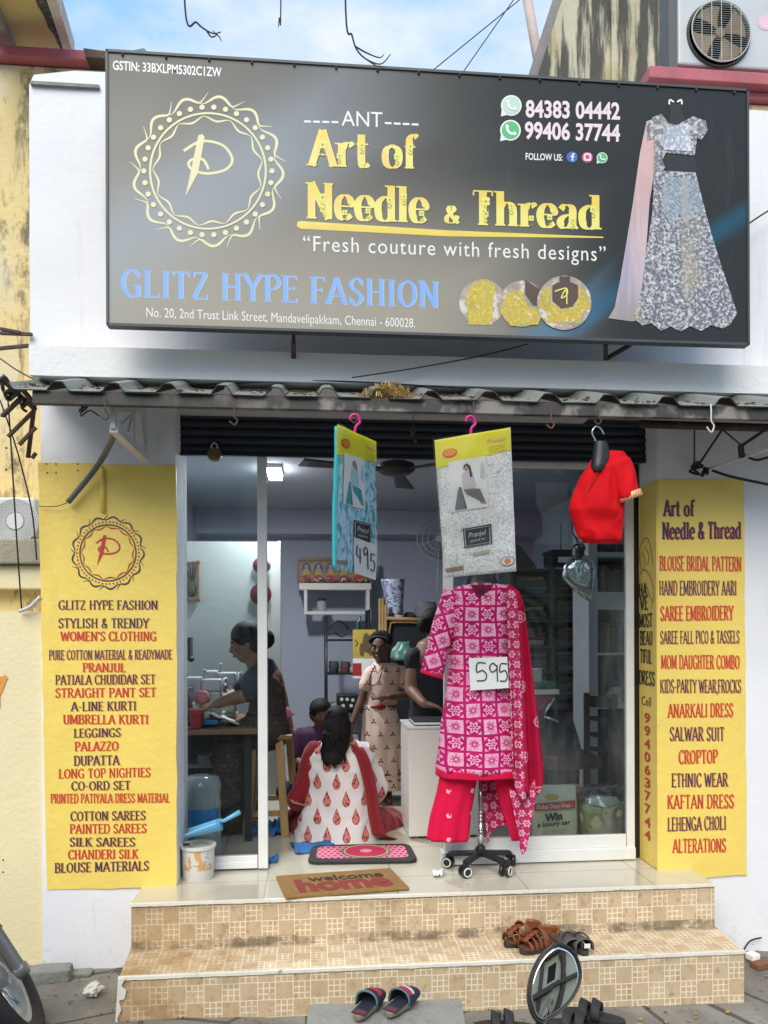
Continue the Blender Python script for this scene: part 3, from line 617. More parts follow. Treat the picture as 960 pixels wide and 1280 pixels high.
# ------------------------------------------------------------------ awning
t = awn = thing('awning', 'corrugated sheet awning on a rusty steel beam above the shopfront', 'awning', P(500, 510, 3.2))
def corr(x):
    p = .212 if x < .55 else .255; k = (x + .9) / p if x < .55 else (.55 + .9) / .212 + (x - .55) / p
    f_ = k - math.floor(k); d = abs(f_ - .55)
    return .036 * max(0, min(1, (.20 - d) / .11)) + .004 * noise.noise(V((x * 3, 0, 0)))
xa, xb = P(12, 490, 3.2).x, 2.9
NX = 340
def shf(a, b):
    x = xa + (xb - xa) * a; y = 3.185 + .44 * b
    return V((x, y + .012 * noise.noise(V((x * 2.3, 1, 0))) * (1 - b), P(480, 500.5, 3.2).z + .004 + .155 * b + corr(x)))
q = MB(); q.grid(shf, NX, 6); q.build('corrugated_sheet', [M['sheet'], mat('shade_and_soot_underside', (.035, .034, .032), .9, var=.5, vs=9)], t, solid=.005, mo=1)  # dark underside and rim: shade under the sheet put into colour, with soot
def beamz(px): return 0
q = MB(); L0, L1, R0, R1 = P(40, 488, 3.2), P(40, 504.5, 3.2), P(962, 509.5, 3.2), P(962, 525, 3.2); R0.x += .5; R1.x += .5
q.extr([L0, L1, R1, R0], (0, .028, 0)); q.build('beam', M['beam'], t, bevel=.003)
q = MB(); q.tube([P(800, 530, 3.55), P(1000, 536, 3.55)], .02, 10); q.tube([P(780, 517, 3.45), P(1000, 524, 3.45)], .016); q.build('purlin', M['iron'], t, smooth=True)
# left triangular bracket of white angle steel, right bracket with lattice
q = MB()
A, B_, C_ = P(142, 508, 3.30), P(142, 536, 3.30), P(182, 574, 3.70)
q.bar(A, B_, .02, .03); q.bar(B_, C_, .035, .03); q.bar(P(180, 512, 3.70), C_, .02); q.bar(P(150, 512, 3.34), P(180, 512, 3.70), .025)
for a, b_ in (((152, 530, 3.4), (172, 512, 3.62)), ((160, 540, 3.5), (168, 512, 3.58)), ((168, 552, 3.58), (168, 514, 3.6)), ((172, 514, 3.62), (180, 556, 3.69))): q.bar(P(*a), P(*b_), .008)
q.build('bracket', M['steelw'], t)
q = MB(); q.bar(P(880, 588, 3.66), P(975, 556, 3.3), .012); q.build('bracket', M['steelw'], t)
q = MB(); q.bar(P(870, 586, 3.68), P(902, 538, 3.5), .008); q.bar(P(902, 536, 3.5), P(926, 556, 3.5), .006); q.bar(P(926, 558, 3.5), P(960, 535, 3.4), .012); q.bar(P(926, 556, 3.45), P(927, 572, 3.45), .02); q.bar(P(868, 530, 3.6), P(868, 590, 3.72), .008); q.build('bracket', M['iron'], t)
q = MB()
def squig(c, r, n, seed, th=.004, sx=1):
    rd = random.Random(seed); pts = []
    for i in range(n): pts.append(tuple(V(c) + V((rd.uniform(-r, r) * sx, rd.uniform(-r, r) * .6, rd.uniform(-r, r)))))
    return q.tube(smooth_pts(pts, 4), th, 6)
squig(P(873, 585, 3.64), .035, 10, 3, .006); squig(P(880, 590, 3.62), .03, 9, 4, .008, .6)
q.tube(smooth_pts([P(890, 588, 3.64)[:], P(915, 596, 3.62)[:], P(962, 606, 3.6)[:]], 5), .007); q.tube(smooth_pts([P(930, 568, 3.6)[:], P(945, 575, 3.5)[:], P(965, 570, 3.4)[:]], 5), .006)
tag(q.build('cable_bundle', M['wire'], smooth=True), 'tangled black cable under the right end of the awning', 'cable')
def hook(px, py, Y=3.18, h=.058, m='iron', sw=.02):
    a = P(px, py, Y); b = MB(); pts = [a + V((0, .004, .03)), a, a + V((0, 0, -h * .45)), a + V((sw * .6, 0, -h * .7)), a + V((0, 0, -h)), a + V((-sw, 0, -h * .75))]
    b.tube(smooth_pts([tuple(p) for p in pts], 5), .0035, 6); b.build('hook', M[m], awn, smooth=True)
for x, y in ((132, 506), (293, 513), (689, 518), (443, 511), (592, 511), (748, 513)): hook(x, y)
hook(889, 514, m='steelw', h=.09)
q = MB(); squig(P(104, 510, 3.25), .02, 7, 8, .004); q.tube(smooth_pts([tuple(P(103, 505, 3.22)), tuple(P(101, 520, 3.24)), tuple(P(112, 513, 3.3)), tuple(P(124, 520, 3.3))], 5), .003)
tag(q.build('rusty_wire', M['iron'], smooth=True), 'rusty wire stub hanging from the left end of the awning beam', 'wire')
# grey hose sloping over the left panel
q = MB(); q.tube(smooth_pts([tuple(P(144, 538, 3.32)), tuple(P(137, 556, 3.5)), tuple(P(120, 585, 3.66)), tuple(P(85, 628, 3.69))], 6), .013, 10)
tag(q.build('conduit_pipe', mat('grey_conduit', (.11, .12, .12), .5), smooth=True), 'grey conduit pipe sloping out of the left bracket over yellow wall', 'pipe')
q = MB(); q.tube(smooth_pts([tuple(P(85, 628, 3.69)), tuple(P(70, 633, 3.7)), tuple(P(49, 633, 3.71))], 5), .002, 5)
tag(q.build('thin_wire', M['wire'], smooth=True), 'thin wire leaving the lower end of the grey conduit', 'wire')
q = MB(); pts = [P(440, 472, 3.45), P(520, 460, 3.45), P(600, 445, 3.5), P(660, 430, 3.55)]; q.tube(smooth_pts([tuple(p) for p in pts], 6), .0028, 6); pts = [P(230, 482, 3.55), P(400, 476, 3.5), P(560, 484, 3.5), P(640, 490, 3.5), P(760, 482, 3.55), P(960, 496, 3.6)]; q.tube(smooth_pts([tuple(p) for p in pts], 6), .003, 6)
tag(q.build('power_cable', M['wire'], smooth=True), 'black power cable sagging between the awning and the ledge', 'cable')
# leaf litter caught in the troughs of the sheet, and dry straw
rd = random.Random(5); q = MB()
for i in range(520):
    a, b_ = rd.random(), rd.random() * .5; p = shf(a, b_)
    if corr(xa + (xb - xa) * a) > .012: continue
    s = rd.uniform(.008, .018); an = rd.random() * 6; u = V((cos(an), sin(an) * .9, .3 * sin(an))) * s; v_ = V((-sin(an), cos(an) * .9, .3)) * s * .6
    p = p + V((0, 0, .007 + rd.random() * .006)); q.add([p - u, p + v_, p + u, p - v_], [(0, 1, 2, 3)])
tag(q.build('dry_leaves', mat('dry_leaf', (.40, .25, .11), .8, var=.5, vs=40, fn=lambda c: [(sstep(nse(c.ob, 20, 2), .5, .6) * .7, (.55, .42, .25))])), 'dry leaves caught in the awning troughs', 'leaves', kind='stuff')
q = MB(); ct = P(486, 492, 3.2)
for i in range(420):
    a = rd.gauss(0, 1); p = ct + V((a * .045, rd.uniform(-.01, .08), rd.uniform(-.004, .038) * max(0, 1 - abs(a) * .42))); an = rd.uniform(0, 6.3); L = rd.uniform(.012, .035)
    d = V((cos(an), rd.uniform(-.6, .6), sin(an) * .7)).normalized() * L; o = V((0, .5, 1)).cross(d).normalized() * .0022; q.add([p - d + o, p - d - o, p + d - o, p + d + o], [(0, 1, 2, 3)])
tag(q.build('dry_straw', mat('dry_straw', (.62, .43, .17), .8, var=.3, vs=50)), 'clump of dry yellow straw lying on the awning edge', 'straw')
# ------------------------------------------------------------------ the big shop sign
SX0, SX1 = P(135, 230, YS).x, P(934.5, 270, YS).x; SZ0, SZ1 = 2.785, 3.902
sign = thing('shop_sign', 'large dark printed shop sign with gold lettering above the awning', 'sign', (SX0, YS, SZ0))
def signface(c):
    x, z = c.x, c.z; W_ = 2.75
    taupe = sstep(x * -1.0 - z * .5, -2.35, -.35)  # taupe, warm and left streak put sky gloss into the print colour
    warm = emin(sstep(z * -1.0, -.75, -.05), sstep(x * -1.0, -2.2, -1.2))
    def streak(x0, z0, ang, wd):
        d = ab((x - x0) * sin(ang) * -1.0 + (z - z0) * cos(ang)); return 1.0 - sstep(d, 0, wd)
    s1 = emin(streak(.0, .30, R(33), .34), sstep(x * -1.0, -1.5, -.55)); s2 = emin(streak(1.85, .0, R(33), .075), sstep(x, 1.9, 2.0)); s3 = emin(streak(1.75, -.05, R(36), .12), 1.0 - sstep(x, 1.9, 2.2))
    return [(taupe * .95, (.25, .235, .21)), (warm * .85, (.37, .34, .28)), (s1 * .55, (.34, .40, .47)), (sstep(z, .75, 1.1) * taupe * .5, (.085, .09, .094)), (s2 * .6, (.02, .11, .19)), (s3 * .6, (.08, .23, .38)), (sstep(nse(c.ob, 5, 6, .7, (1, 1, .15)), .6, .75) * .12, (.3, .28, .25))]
mface = mat('sign_print_with_sheen', (.030, .034, .036), .36, var=.06, vs=2, fn=signface, spec=.2)
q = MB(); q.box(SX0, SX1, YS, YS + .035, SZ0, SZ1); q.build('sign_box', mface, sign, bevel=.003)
q = MB(); q.box(SX0, SX1, YS + .036, 3.699, SZ1 - .012, SZ1 - .008); q.build('added_light_blocker', M['iron'], sign)  # unseen plate added to keep sky light off the wall behind
q = MB()
for z in (SZ0 - .003, SZ1): q.box(SX0 - .003, SX1 + .003, YS - .006, YS + .038, z - .004, z + .007)
for x in (SX0 - .004, SX1): q.box(x - .004, x + .006, YS - .006, YS + .038, SZ0 - .004, SZ1 + .006)
q.build('frame', mat('sign_frame_metal', (.07, .075, .08), .5, .3), sign)
q = MB(); rd = random.Random(2)
for i in range(16): q.ball(V((SX0 + .06 + i * .175, YS - .004, SZ1 - .012)), .006, 8)
q.build('rivet', M['iron'], sign)
for xs in (367, 757):
    q = MB(); a = P(xs, 416, 3.36); q.bar(a + V((0, 0, .02)), P(xs, 446, 3.66), .016, .016); q.bar(P(xs, 430, 3.36), P(xs, 448, 3.52), .02)
    if xs > 500: q.bar(P(xs + 2, 448, 3.50), P(788, 431, 3.40), .016)
    q.build('support', M['iron'], sign)
Yp = YS
PR = {k: mat('print_' + k, v, .4, var=.06, vs=8) for k, v in dict(white=(.78, .78, .76), pink=(.80, .66, .68), blue=(.20, .40, .80), pale=(.42, .52, .66), cream=(.72, .68, .40), green=(.07, .48, .16), mint=(.50, .68, .58), fblue=(.04, .13, .46), insta=(.62, .07, .22), orange=(.75, .33, .12), lime=(.74, .72, .16), dk=(.02, .02, .022)).items()}
PR['gold'] = mat('print_gold', (.78, .60, .09), .35, var=.05, fn=lambda c: [(sstep(esin(c.z * 26.0 + 1.0), -.4, .8) * .75, (.82, .76, .22)), (sstep(nse(c.ob, 5, 2), .5, .7) * .5, (.76, .42, .13))])
S_ = lambda *a, **k: line(sign, *a, **k)
S_("GSTIN: 33BXLPM5302C1ZW", 141, 277, 87, 96, 11, Yp, PR['white'], st='sans', bold=.02)
S_("----", 380, 423, 158, 159, 19, Yp, PR['white'], st='sans'); S_("ANT", 427, 478, 157, 159, 18.5, Yp, PR['white'], st='sans'); S_("----", 481, 523, 160, 162, 19, Yp, PR['white'], st='sans')
for tx, x0, x1, y0, y1, cp in (("Art", 383, 463, 207, 210, 45), ("of", 477, 524, 210, 211, 42), ("Needle", 382, 537, 273, 279, 45), ("&", 555, 575, 279, 280, 22), ("Thread", 591, 752, 281, 287, 43)):
    S_(tx, x0 + .7, x1 + .7, y0 + .8, y1 + .8, cp, Yp, PR['dk'], off=.0002, thick=.235, thin=.05, sl=.06, nib=R(2), gap=.02)
    S_(tx, x0, x1, y0, y1, cp, Yp, PR['gold'], off=.0008, thick=.225, thin=.045, sl=.06, nib=R(2), gap=.02)
fl_, vn = MB(), MB()
for x, y, r in ((403, 181, 7), (424, 195, 4.5), (452, 182, 5), (496, 196, 5), (513, 183, 5), (403, 247, 7), (404, 262, 5), (431, 266, 4.5), (460, 264, 4.5), (487, 250, 5), (505, 246, 5), (527, 267, 4.5), (607, 252, 7), (607, 268, 5), (639, 258, 5), (664, 273, 4.5), (687, 272, 4.5), (716, 276, 4.5), (741, 262, 5)):
    for k in range(4): a = k * pi / 2 + pi / 4; disc(fl_, x + r * .5 * cos(a), y + r * .5 * sin(a), r * .42, Yp, .0016 + .0001 * k, 10)
    disc(vn, x, y, r * .22, Yp, .0022, 8)
    pstroke(vn, [(x - r * .3, y + r), (x + r * .5, y + r * 1.5), (x + r * .1, y + r * 2.1), (x - r * .5, y + r * 1.6)], .7, Yp, .0020)
fl_.build('ornament', PR['lime'], sign); vn.build('ornament', mat('print_olive', (.36, .30, .05), .5), sign)
q = MB(); q.add([P(x, y, Yp) - V((0, .0006, 0)) for x, y in ((372, 277), (378, 276.5), (560, 288), (754, 296), (754, 297.5), (560, 295.5), (376, 286), (371, 283))], [tuple(range(8))]); q.build('underline', PR['gold'], sign)
S_("“Fresh couture with fresh designs”", 379, 757, 313.5, 326.5, 18.5, Yp, PR['white'], st='sans', space=1.12)
for dx, mm, o in ((1.2, PR['pale'], .0003), (0, PR['blue'], .0008)): S_("GLITZ HYPE FASHION", 151 + dx, 548 + dx, 370 + dx, 384 + dx, 33, Yp, mm, off=o, thick=.16, thin=.045, sl=.085, gap=.05)
S_("No. 20, 2nd Trust Link Street, Mandavelipakkam, Chennai - 600028.", 183, 519, 396, 409.5, 11.5, Yp, PR['white'], st='sans')
S_("84383 04442", 657, 775, 146, 149, 20, Yp, PR['pink'], st='sans', bold=.028); S_("99406 37744", 656, 775, 173, 176.5, 20, Yp, PR['pink'], st='sans', bold=.028)
S_("FOLLOW US:", 657, 703, 199.5, 201, 8, Yp, PR['white'], st='sans', bold=.02)
def icon(cx, cy, r, ring, fill, kind):
    a, b, g_ = MB(), MB(), MB(); disc(a, cx, cy, r, Yp, .0012, ry=r)
    if ring is not fill: disc(b, cx, cy, r * .84, Yp, .0020)
    if kind == 'phone':
        pstroke(g_, [(cx - r * .36, cy - r * .38), (cx - r * .26, cy + r * .05), (cx + r * .05, cy + r * .34), (cx + r * .44, cy + r * .36)], r * .26, Yp, .003); disc(g_, cx - r * .32, cy - r * .34, r * .19, Yp, .0033, 10); disc(g_, cx + r * .38, cy + r * .34, r * .19, Yp, .0034, 10)
        if ring is PR['white']: g_.add([P(x, y, Yp) - V((0, .0010, 0)) for x, y in ((cx - r * .9, cy + r * .35), (cx - r * .35, cy + r * .9), (cx - r, cy + r * 1.05))], [(0, 1, 2)])
    elif kind == 'f':
        pstroke(g_, [(cx + r * .45, cy - r * .55), (cx + r * .12, cy - r * .45), (cx + r * .05, cy - r * .1), (cx + r * .05, cy + r * .8)], r * .28, Yp, .003); pstroke(g_, [(cx - r * .3, cy - r * .02), (cx + r * .4, cy - r * .02)], r * .24, Yp, .0033)
    else:
        pstroke(g_, [(cx + r * .5 * cos(k * pi / 12), cy + r * .5 * sin(k * pi / 12)) for k in range(25)], r * .2, Yp, .003, sm=False)
        qd = [(cx + r * .62 * math.copysign(abs(cos(k * pi / 16)) ** .4, cos(k * pi / 16)), cy + r * .62 * math.copysign(abs(sin(k * pi / 16)) ** .4, sin(k * pi / 16))) for k in range(33)]; pstroke(g_, qd, r * .16, Yp, .0032, sm=False)
    ic = a.build('icon', ring, sign)
    if ring is not fill: b.build('icon_fill', fill, ic)
    g_.build('icon_mark', PR['white'], ic)
icon(639, 132, 13, PR['white'], PR['mint'], 'phone'); icon(638, 163, 13, PR['white'], PR['green'], 'phone')
icon(715, 196.5, 6.8, PR['fblue'], PR['fblue'], 'f'); icon(734, 197, 6.8, PR['insta'], PR['insta'], 'camera'); icon(752.5, 197.5, 6.8, PR['white'], PR['green'], 'phone')
emblem(sign, 260, 214, 97, 97, Yp, (PR['cream'],) * 3, 'emblem', 13, .12, 3.6, 34, .0005)
# blouse pictures in circles
def bl(c): return [(sstep(vor(c.ob, 60, 'Distance'), .22, .42), (.56, .40, .06)), (sstep(nse(c.ob, 9, 4, .7), .5, .62) * .55, (.36, .30, .03)), (sstep(nse(c.ob, 60, 4), .55, .62), (.30, .36, .16)), (sstep(nse(c.ob, 45, 3), .6, .68) * .8, (.75, .62, .55))]
mb_y = mat('print_yellow_blouse', (.66, .60, .03), .4, var=.2, vs=20, fn=bl); mb_bg = mat('print_photo_background', (.42, .36, .30), .4, var=.5, vs=14, fn=lambda c: [(sstep(nse(c.ob, 16, 4), .5, .6), (.66, .58, .52))])
mb_sk = mat('print_dark_back', (.10, .06, .045), .45, var=.3)
for i, (cx, cy, r, sh) in enumerate(((603, 378, 29, [(-18, 28), (-20, -10), (-10, -26), (6, -29), (16, -20), (13, 0), (12, 28)]), (652, 380, 29, [(-28, 8), (-18, -14), (-2, -18), (8, 4), (24, 6), (28, 10), (20, 26), (-14, 28)]), (705, 379, 34, [(-32, 4), (-28, -14), (-18, -22), (-16, 0), (-4, 8), (10, 6), (18, -6), (18, -22), (30, -10), (33, 6), (22, 14), (21, 25), (-21, 25), (-22, 12)]))):
    a, b_, d_ = MB(), MB(), MB(); o = .001 + i * .0016
    disc(a, cx, cy, r, Yp, o); pic = a.build('picture', mb_bg, sign)
    b_.add([P(cx + x, cy + y, Yp) - V((0, o + .0005, 0)) for x, y in sh], [tuple(range(len(sh)))]); b_.build('blouse_print', mb_y, pic)
    if i == 2:
        d_.add([P(cx + x, cy + y, Yp) - V((0, o + .001, 0)) for x, y in ((-15, -22), (-15, -2), (-4, 7), (10, 5), (17, -6), (17, -22), (7, -26), (7, -33), (-6, -33), (-6, -26))], [tuple(range(10))]); d_.build('back_print', mb_sk, pic)
        e = MB(); pstroke(e, [(cx - 12, cy - 14), (cx + 2, cy - 18), (cx + 3, cy - 10), (cx - 4, cy - 6), (cx + 2, cy - 16), (cx + 3, cy + 2)], 1.6, Yp, o + .002); e.build('tie_print', PR['lime'], pic)
    if i == 1: d_.add([P(cx + x, cy + y, Yp) - V((0, o + .001, 0)) for x, y in ((4, -30), (26, -16), (28, 4), (14, 2), (4, -12))], [tuple(range(5))]); d_.build('back_print', mb_sk, pic)
# lehenga picture
def lace(c):
    v1 = vor(c.ob, 62, 'Distance'); n1 = nse(c.ob, 70, 4, .7); wv = esin(c.x * 62.0 + nse(c.ob, 5) * 3.0)
    return [(sstep(wv, -.2, .9) * .4, (.12, .16, .26)), (sstep(v1, .30, .46), (.13, .14, .18)), (sstep(n1, .50, .58), (.58, .56, .54)), (sstep(nse(c.ob, 6, 4, .6, (1, 1, .25)), .46, .62) * .55, (.42, .37, .26))]
mlace = mat('print_grey_lace_skirt', (.36, .37, .42), .4, var=.2, vs=20, fn=lace)
def chev(c):
    zz = fr((c.z + ab(fr(c.x * 9.0) - .5) * .10) * 52.0); return [((zz > .5) * .6, (.14, .18, .22)), (sstep(nse(c.ob, 70, 4, .7), .52, .58) * .85, (.44, .47, .50)), (sstep(esin(c.x * 62.0), .3, .9) * .5, (.42, .40, .36))]
mchev = mat('print_blue_chevron', (.27, .33, .39), .4, var=.1, fn=chev)
mveil = mat('print_pink_veil', (.62, .40, .38), .4, var=.15, fn=lambda c: [(sstep(c.z, .75, .25) * .9, (.34, .33, .44)), (sstep(nse(c.ob, 9, 5, .6, (3, 1, .2)), .45, .6) * .5, (.70, .52, .50)), (sstep(c.z, .30, .02) * .8, (.30, .24, .20))])
pic = MB(); pic.add([P(x, y, Yp) - V((0, .001, 0)) for x, y in ((836, 160), (838, 140), (836, 130), (853, 130), (852, 140), (858, 152), (872, 215), (836, 218), (822, 190))], [tuple(range(9))]); lp_ = pic.build('dress_picture', PR['dk'], sign)
def pp(pts, o, m, nm): b = MB(); b.add([P(x, y, Yp) - V((0, o, 0)) for x, y in pts], [tuple(range(len(pts)))]); return b.build(nm, m, lp_)
pp([(814, 150), (822, 190), (812, 250), (806, 330), (800, 400), (790, 402), (760, 398), (768, 385), (775, 350), (790, 260), (800, 190), (808, 152)], .002, mveil, 'veil_print')
sk = [(826, 214), (869, 216), (875, 240), (888, 290), (902, 335), (921, 392), (912, 406), (903, 411), (888, 407), (876, 414), (862, 408), (850, 415), (838, 408), (826, 414), (814, 404), (802, 407), (792, 398), (802, 360), (808, 310), (816, 260)]
pp(sk, .003, mlace, 'skirt_print')
pp([(829, 222), (868, 224), (876, 252), (880, 272), (868, 266), (858, 284), (848, 268), (838, 282), (828, 264), (824, 274), (826, 245)], .0045, mchev, 'skirt_print')
pp([(816, 147), (826, 143), (836, 155), (845, 157), (858, 150), (866, 146), (882, 152), (884, 164), (876, 176), (871, 172), (868, 195), (848, 193), (827, 191), (822, 172), (809, 176), (808, 158)], .0035, mlace, 'blouse_print')
pp([(832, 160), (845, 158), (860, 154), (864, 190), (828, 188)], .005, mat('print_bodice', (.36, .40, .52), .4, var=.15, fn=lambda c: [(sstep(nse(c.ob, 75, 4, .7), .5, .56), (.70, .69, .68))]), 'blouse_print')
rd = random.Random(9); sc_ = []
for i in range(26): y = 165 + i * 9; sc_.append((829 - i * .25 + (3 if i % 2 else -1), y))
pp([(818, 158)] + sc_ + [(822, 402), (806, 398), (812, 320), (816, 240)], .0055, mat('print_lace_border', (.44, .43, .46), .4, var=.2, fn=lace), 'veil_border_print')
q = MB()
for s in (-1, 1): pstroke(q, [(844 + s * 2, 128), (844 + s * 7, 125.5), (844 + s * 8, 131)], 2.2, Yp, .003)
q.build('mannequin_cap_print', PR['white'], lp_)
# ------------------------------------------------------------------ neighbours left and right, across the street, overhead
t = nb = thing('neighbour_house', 'weathered yellow house with red coping and overhanging eave left of the shop', 'house', P(5, 1215, 3.9))
YN = 4.5
xr = P(75, 300, YN).x
q = MB(); q.box(-5, xr + .6, YN, YN + .3, 2.0, P(20, 82, YN).z); q.box(-5, XW0 + .05, 4.25, 4.8, -.2, 2.2); q.build('wall', M['oldyellow'], t)
q = MB(); q.box(-5, P(139, 75, YN - .06).x, YN - .06, YN + .36, P(60, 82, YN).z, P(60, 69, YN).z); q.build('coping', M['red'], t, bevel=.006)
# upper storey set back, with a sloping eave
z0 = P(40, 70, YN).z
q = MB(); q.box(-6, P(14, 60, 5.2).x, 5.2, 5.5, z0 - .3, z0 + 2.5); q.build('upper_wall', M['oldyellow'], t)
A, B_, C_, D_ = P(84, 69, 4.75), P(22, 66, 5.2), P(-20, -40, 5.2), P(46, -30, 4.75)
B_ = P(18, 69, 5.19); C_ = B_ + V((0, 0, 0)); 
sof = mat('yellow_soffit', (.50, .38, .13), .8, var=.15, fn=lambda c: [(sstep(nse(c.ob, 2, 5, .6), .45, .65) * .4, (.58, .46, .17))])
e0, e1 = P(84, 71, 5.0), P(56, -14, 4.0)           # outer eave edge, rising towards the street
i0, i1 = P(20, 69, 5.0), P(-16, -14, 4.0)
q = MB(); q.extr([i0, e0, e1, i1], (0, 0, .05)); q.build('eave', sof, t)
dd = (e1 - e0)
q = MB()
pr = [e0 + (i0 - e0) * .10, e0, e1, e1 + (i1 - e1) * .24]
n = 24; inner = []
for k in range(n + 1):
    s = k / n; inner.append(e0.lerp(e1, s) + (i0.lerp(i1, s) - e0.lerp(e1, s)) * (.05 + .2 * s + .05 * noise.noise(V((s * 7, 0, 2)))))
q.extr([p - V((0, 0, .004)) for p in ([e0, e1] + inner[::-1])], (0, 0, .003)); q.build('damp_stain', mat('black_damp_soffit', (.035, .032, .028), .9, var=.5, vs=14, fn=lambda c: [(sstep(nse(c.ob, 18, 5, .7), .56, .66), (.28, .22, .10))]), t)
q = MB(); q.bar(e0 + V((.02, 0, .04)), e1 + V((.02, 0, .04)), .05, .10); q.build('eave_edge', mat('pale_eave_edge', (.56, .50, .46), .8, var=.3), t)
q = MB(); q.bar(i0 + V((-.02, 0, -.02)), i1 + V((-.02, 0, -.02)), .09, .07); q.build('eave_beam', mat('grey_eave_beam', (.20, .18, .15), .8, var=.3), t)
# low cream wall in front and the ledge over it
yl = 3.77
q = MB(); q.box(-4.6, XW0 - .004, yl, yl + .3, -.2, P(20, 764, yl).z); q.build('low_wall', M['cream'], t)
q = MB(); q.box(-4.6, XW0 - .006, yl + .02, yl + .48, P(20, 736, yl).z, P(20, 706, yl).z); q.build('sunshade', M['cream'], t, bevel=.006)
q = MB(); q.box(-4.6, XW0 - .008, yl + .10, yl + .48, P(20, 764, yl).z, P(20, 736, yl).z); q.build('shadow_gap', M['oldyellow'], t)
q = MB(); q.box(-4.6, XW0 - .008, yl - .02, yl + .48, P(20, 705, yl).z, P(20, 674, yl).z); q.build('ledge', mat('mossy_ledge', (.40, .36, .27), .9, var=.4, vs=9, bump=.5, fn=lambda c: [(sstep(nse(c.ob, 9, 7, .7), .5, .66) * .8, (.10, .09, .06))]), t, bevel=.008)
q = MB(); q.px(-6, 845, 0, 885, yl - .004, yl); pstroke(q, [(-14, 900), (-2, 868), (9, 846)], 6, yl, .004, taper=True); pstroke(q, [(0, 850), (9, 846)], 6, yl, .0042); q.build('painted_mark', INK['o'], t)
q = MB()
for y in (515, 560, 587): q.ball(P(8, y, 4.245), .006, 8)
for x, y in ((4, 1075), (4, 1090)): q.ball(P(x, y, yl), .004, 8)
q.build('screw_hole', M['dark'], t)
# split air conditioner on the ledge
def louvre_disc(c, r, dep, parent, rings=9, spokes=40, hub=.24, mm=None):
    b = MB(); n = 40
    for i in range(rings):
        rr = r * (hub + (1 - hub) * (i + 1) / rings); b.tube([c + V((rr * cos(2 * pi * k / n), -dep, rr * sin(2 * pi * k / n))) for k in range(n)], .0028, 4, closed=True)
    for k in range(spokes): a = 2 * pi * k / spokes; b.tube([c + V((r * hub * cos(a), -dep, r * hub * sin(a))), c + V((r * cos(a), -dep, r * sin(a)))], .0022, 4)
    return b.build('grille', mm or M['steelw'], parent)
t = thing('air_conditioner', 'white air conditioner unit with round grille on left ledge behind hanging wires', 'air conditioner', P(18, 674, 3.95))
ya = 3.86
q = MB(); q.px(-60, 621, 44, 673, ya, ya + .22); q.build('casing', mat('ac_white_casing', (.66, .66, .62), .5, var=.1), t, bevel=.012)
cc = P(20, 652, ya); q = MB(); q.lathe(cc, [(.001, .002), (.10, .002), (.105, .006)], 32, m=Matrix.Rotation(R(90), 3, 'X')); q.build('fan_opening', M['dark'], t, smooth=True)
louvre_disc(cc, .105, .010, t, 9, 44, .40)
q = MB(); q.lathe(cc, [(.001, .016), (.038, .016), (.042, .008)], 28, m=Matrix.Rotation(R(90), 3, 'X')); q.build('hub_cap', M['steelw'], t, ang=40)
# rusty angle irons and cables beside the shop's left corner
t = thing('iron_bracket', 'rusty broken iron lattice bracket at the left end of the awning', 'bracket', P(15, 600, 3.6))
q = MB()
for a, b_ in (((0, 411, 3.7), (26, 416, 3.68)), ((0, 416.5, 3.7), (40, 418, 3.68)), ((-4, 436, 3.7), (36, 432, 3.68)), ((0, 472, 3.3), (44, 512, 3.5)), ((26, 498, 3.4), (3, 520, 3.5)), ((41, 515, 3.5), (10, 546, 3.5)), ((43, 505, 3.6), (35, 572, 3.7)), ((45, 534, 3.6), (24, 556, 3.6)), ((45, 566, 3.65), (40, 573, 3.65)), ((-10, 478, 3.3), (44, 482, 3.4)), ((24, 482, 3.3), (44, 506, 3.4))): q = MB(); q.bar(P(*a), P(*b_), .018, .012); q.build('angle_iron', M['iron'], t)
q = MB(); squig(P(18, 486, 3.4), .05, 10, 8, .008); squig(P(34, 505, 3.42), .03, 8, 12, .006); q.build('cable_knot', M['wire'], t, smooth=True)
def cable(pts, r, label, nm='cable', m='wire', cat='cable'):
    b = MB(); b.tube(smooth_pts([tuple(P(*p)) for p in pts], 6), r, 6); return tag(b.build(nm, M[m], smooth=True), label, cat)
cable([(0, 448, 3.65), (20, 462, 3.62), (42, 474, 3.5)], .003, 'thin black cable sagging to the left end of the ledge')
cable([(0, 500, 3.6), (14, 540, 3.62), (26, 580, 3.64), (40, 640, 3.66), (46, 700, 3.68)], .0035, 'black cable running down over the right side of left air conditioner')
cable([(10, 500, 3.55), (14, 560, 3.6), (20, 660, 3.64), (27, 762, 3.74)], .0035, 'black cable hanging straight down over the grille of left air conditioner')
cable([(24, 764, 3.745), (38, 758, 3.73), (50, 746, 3.72)], .009, 'short thick cable end on top of the low cream wall', m='steelw')

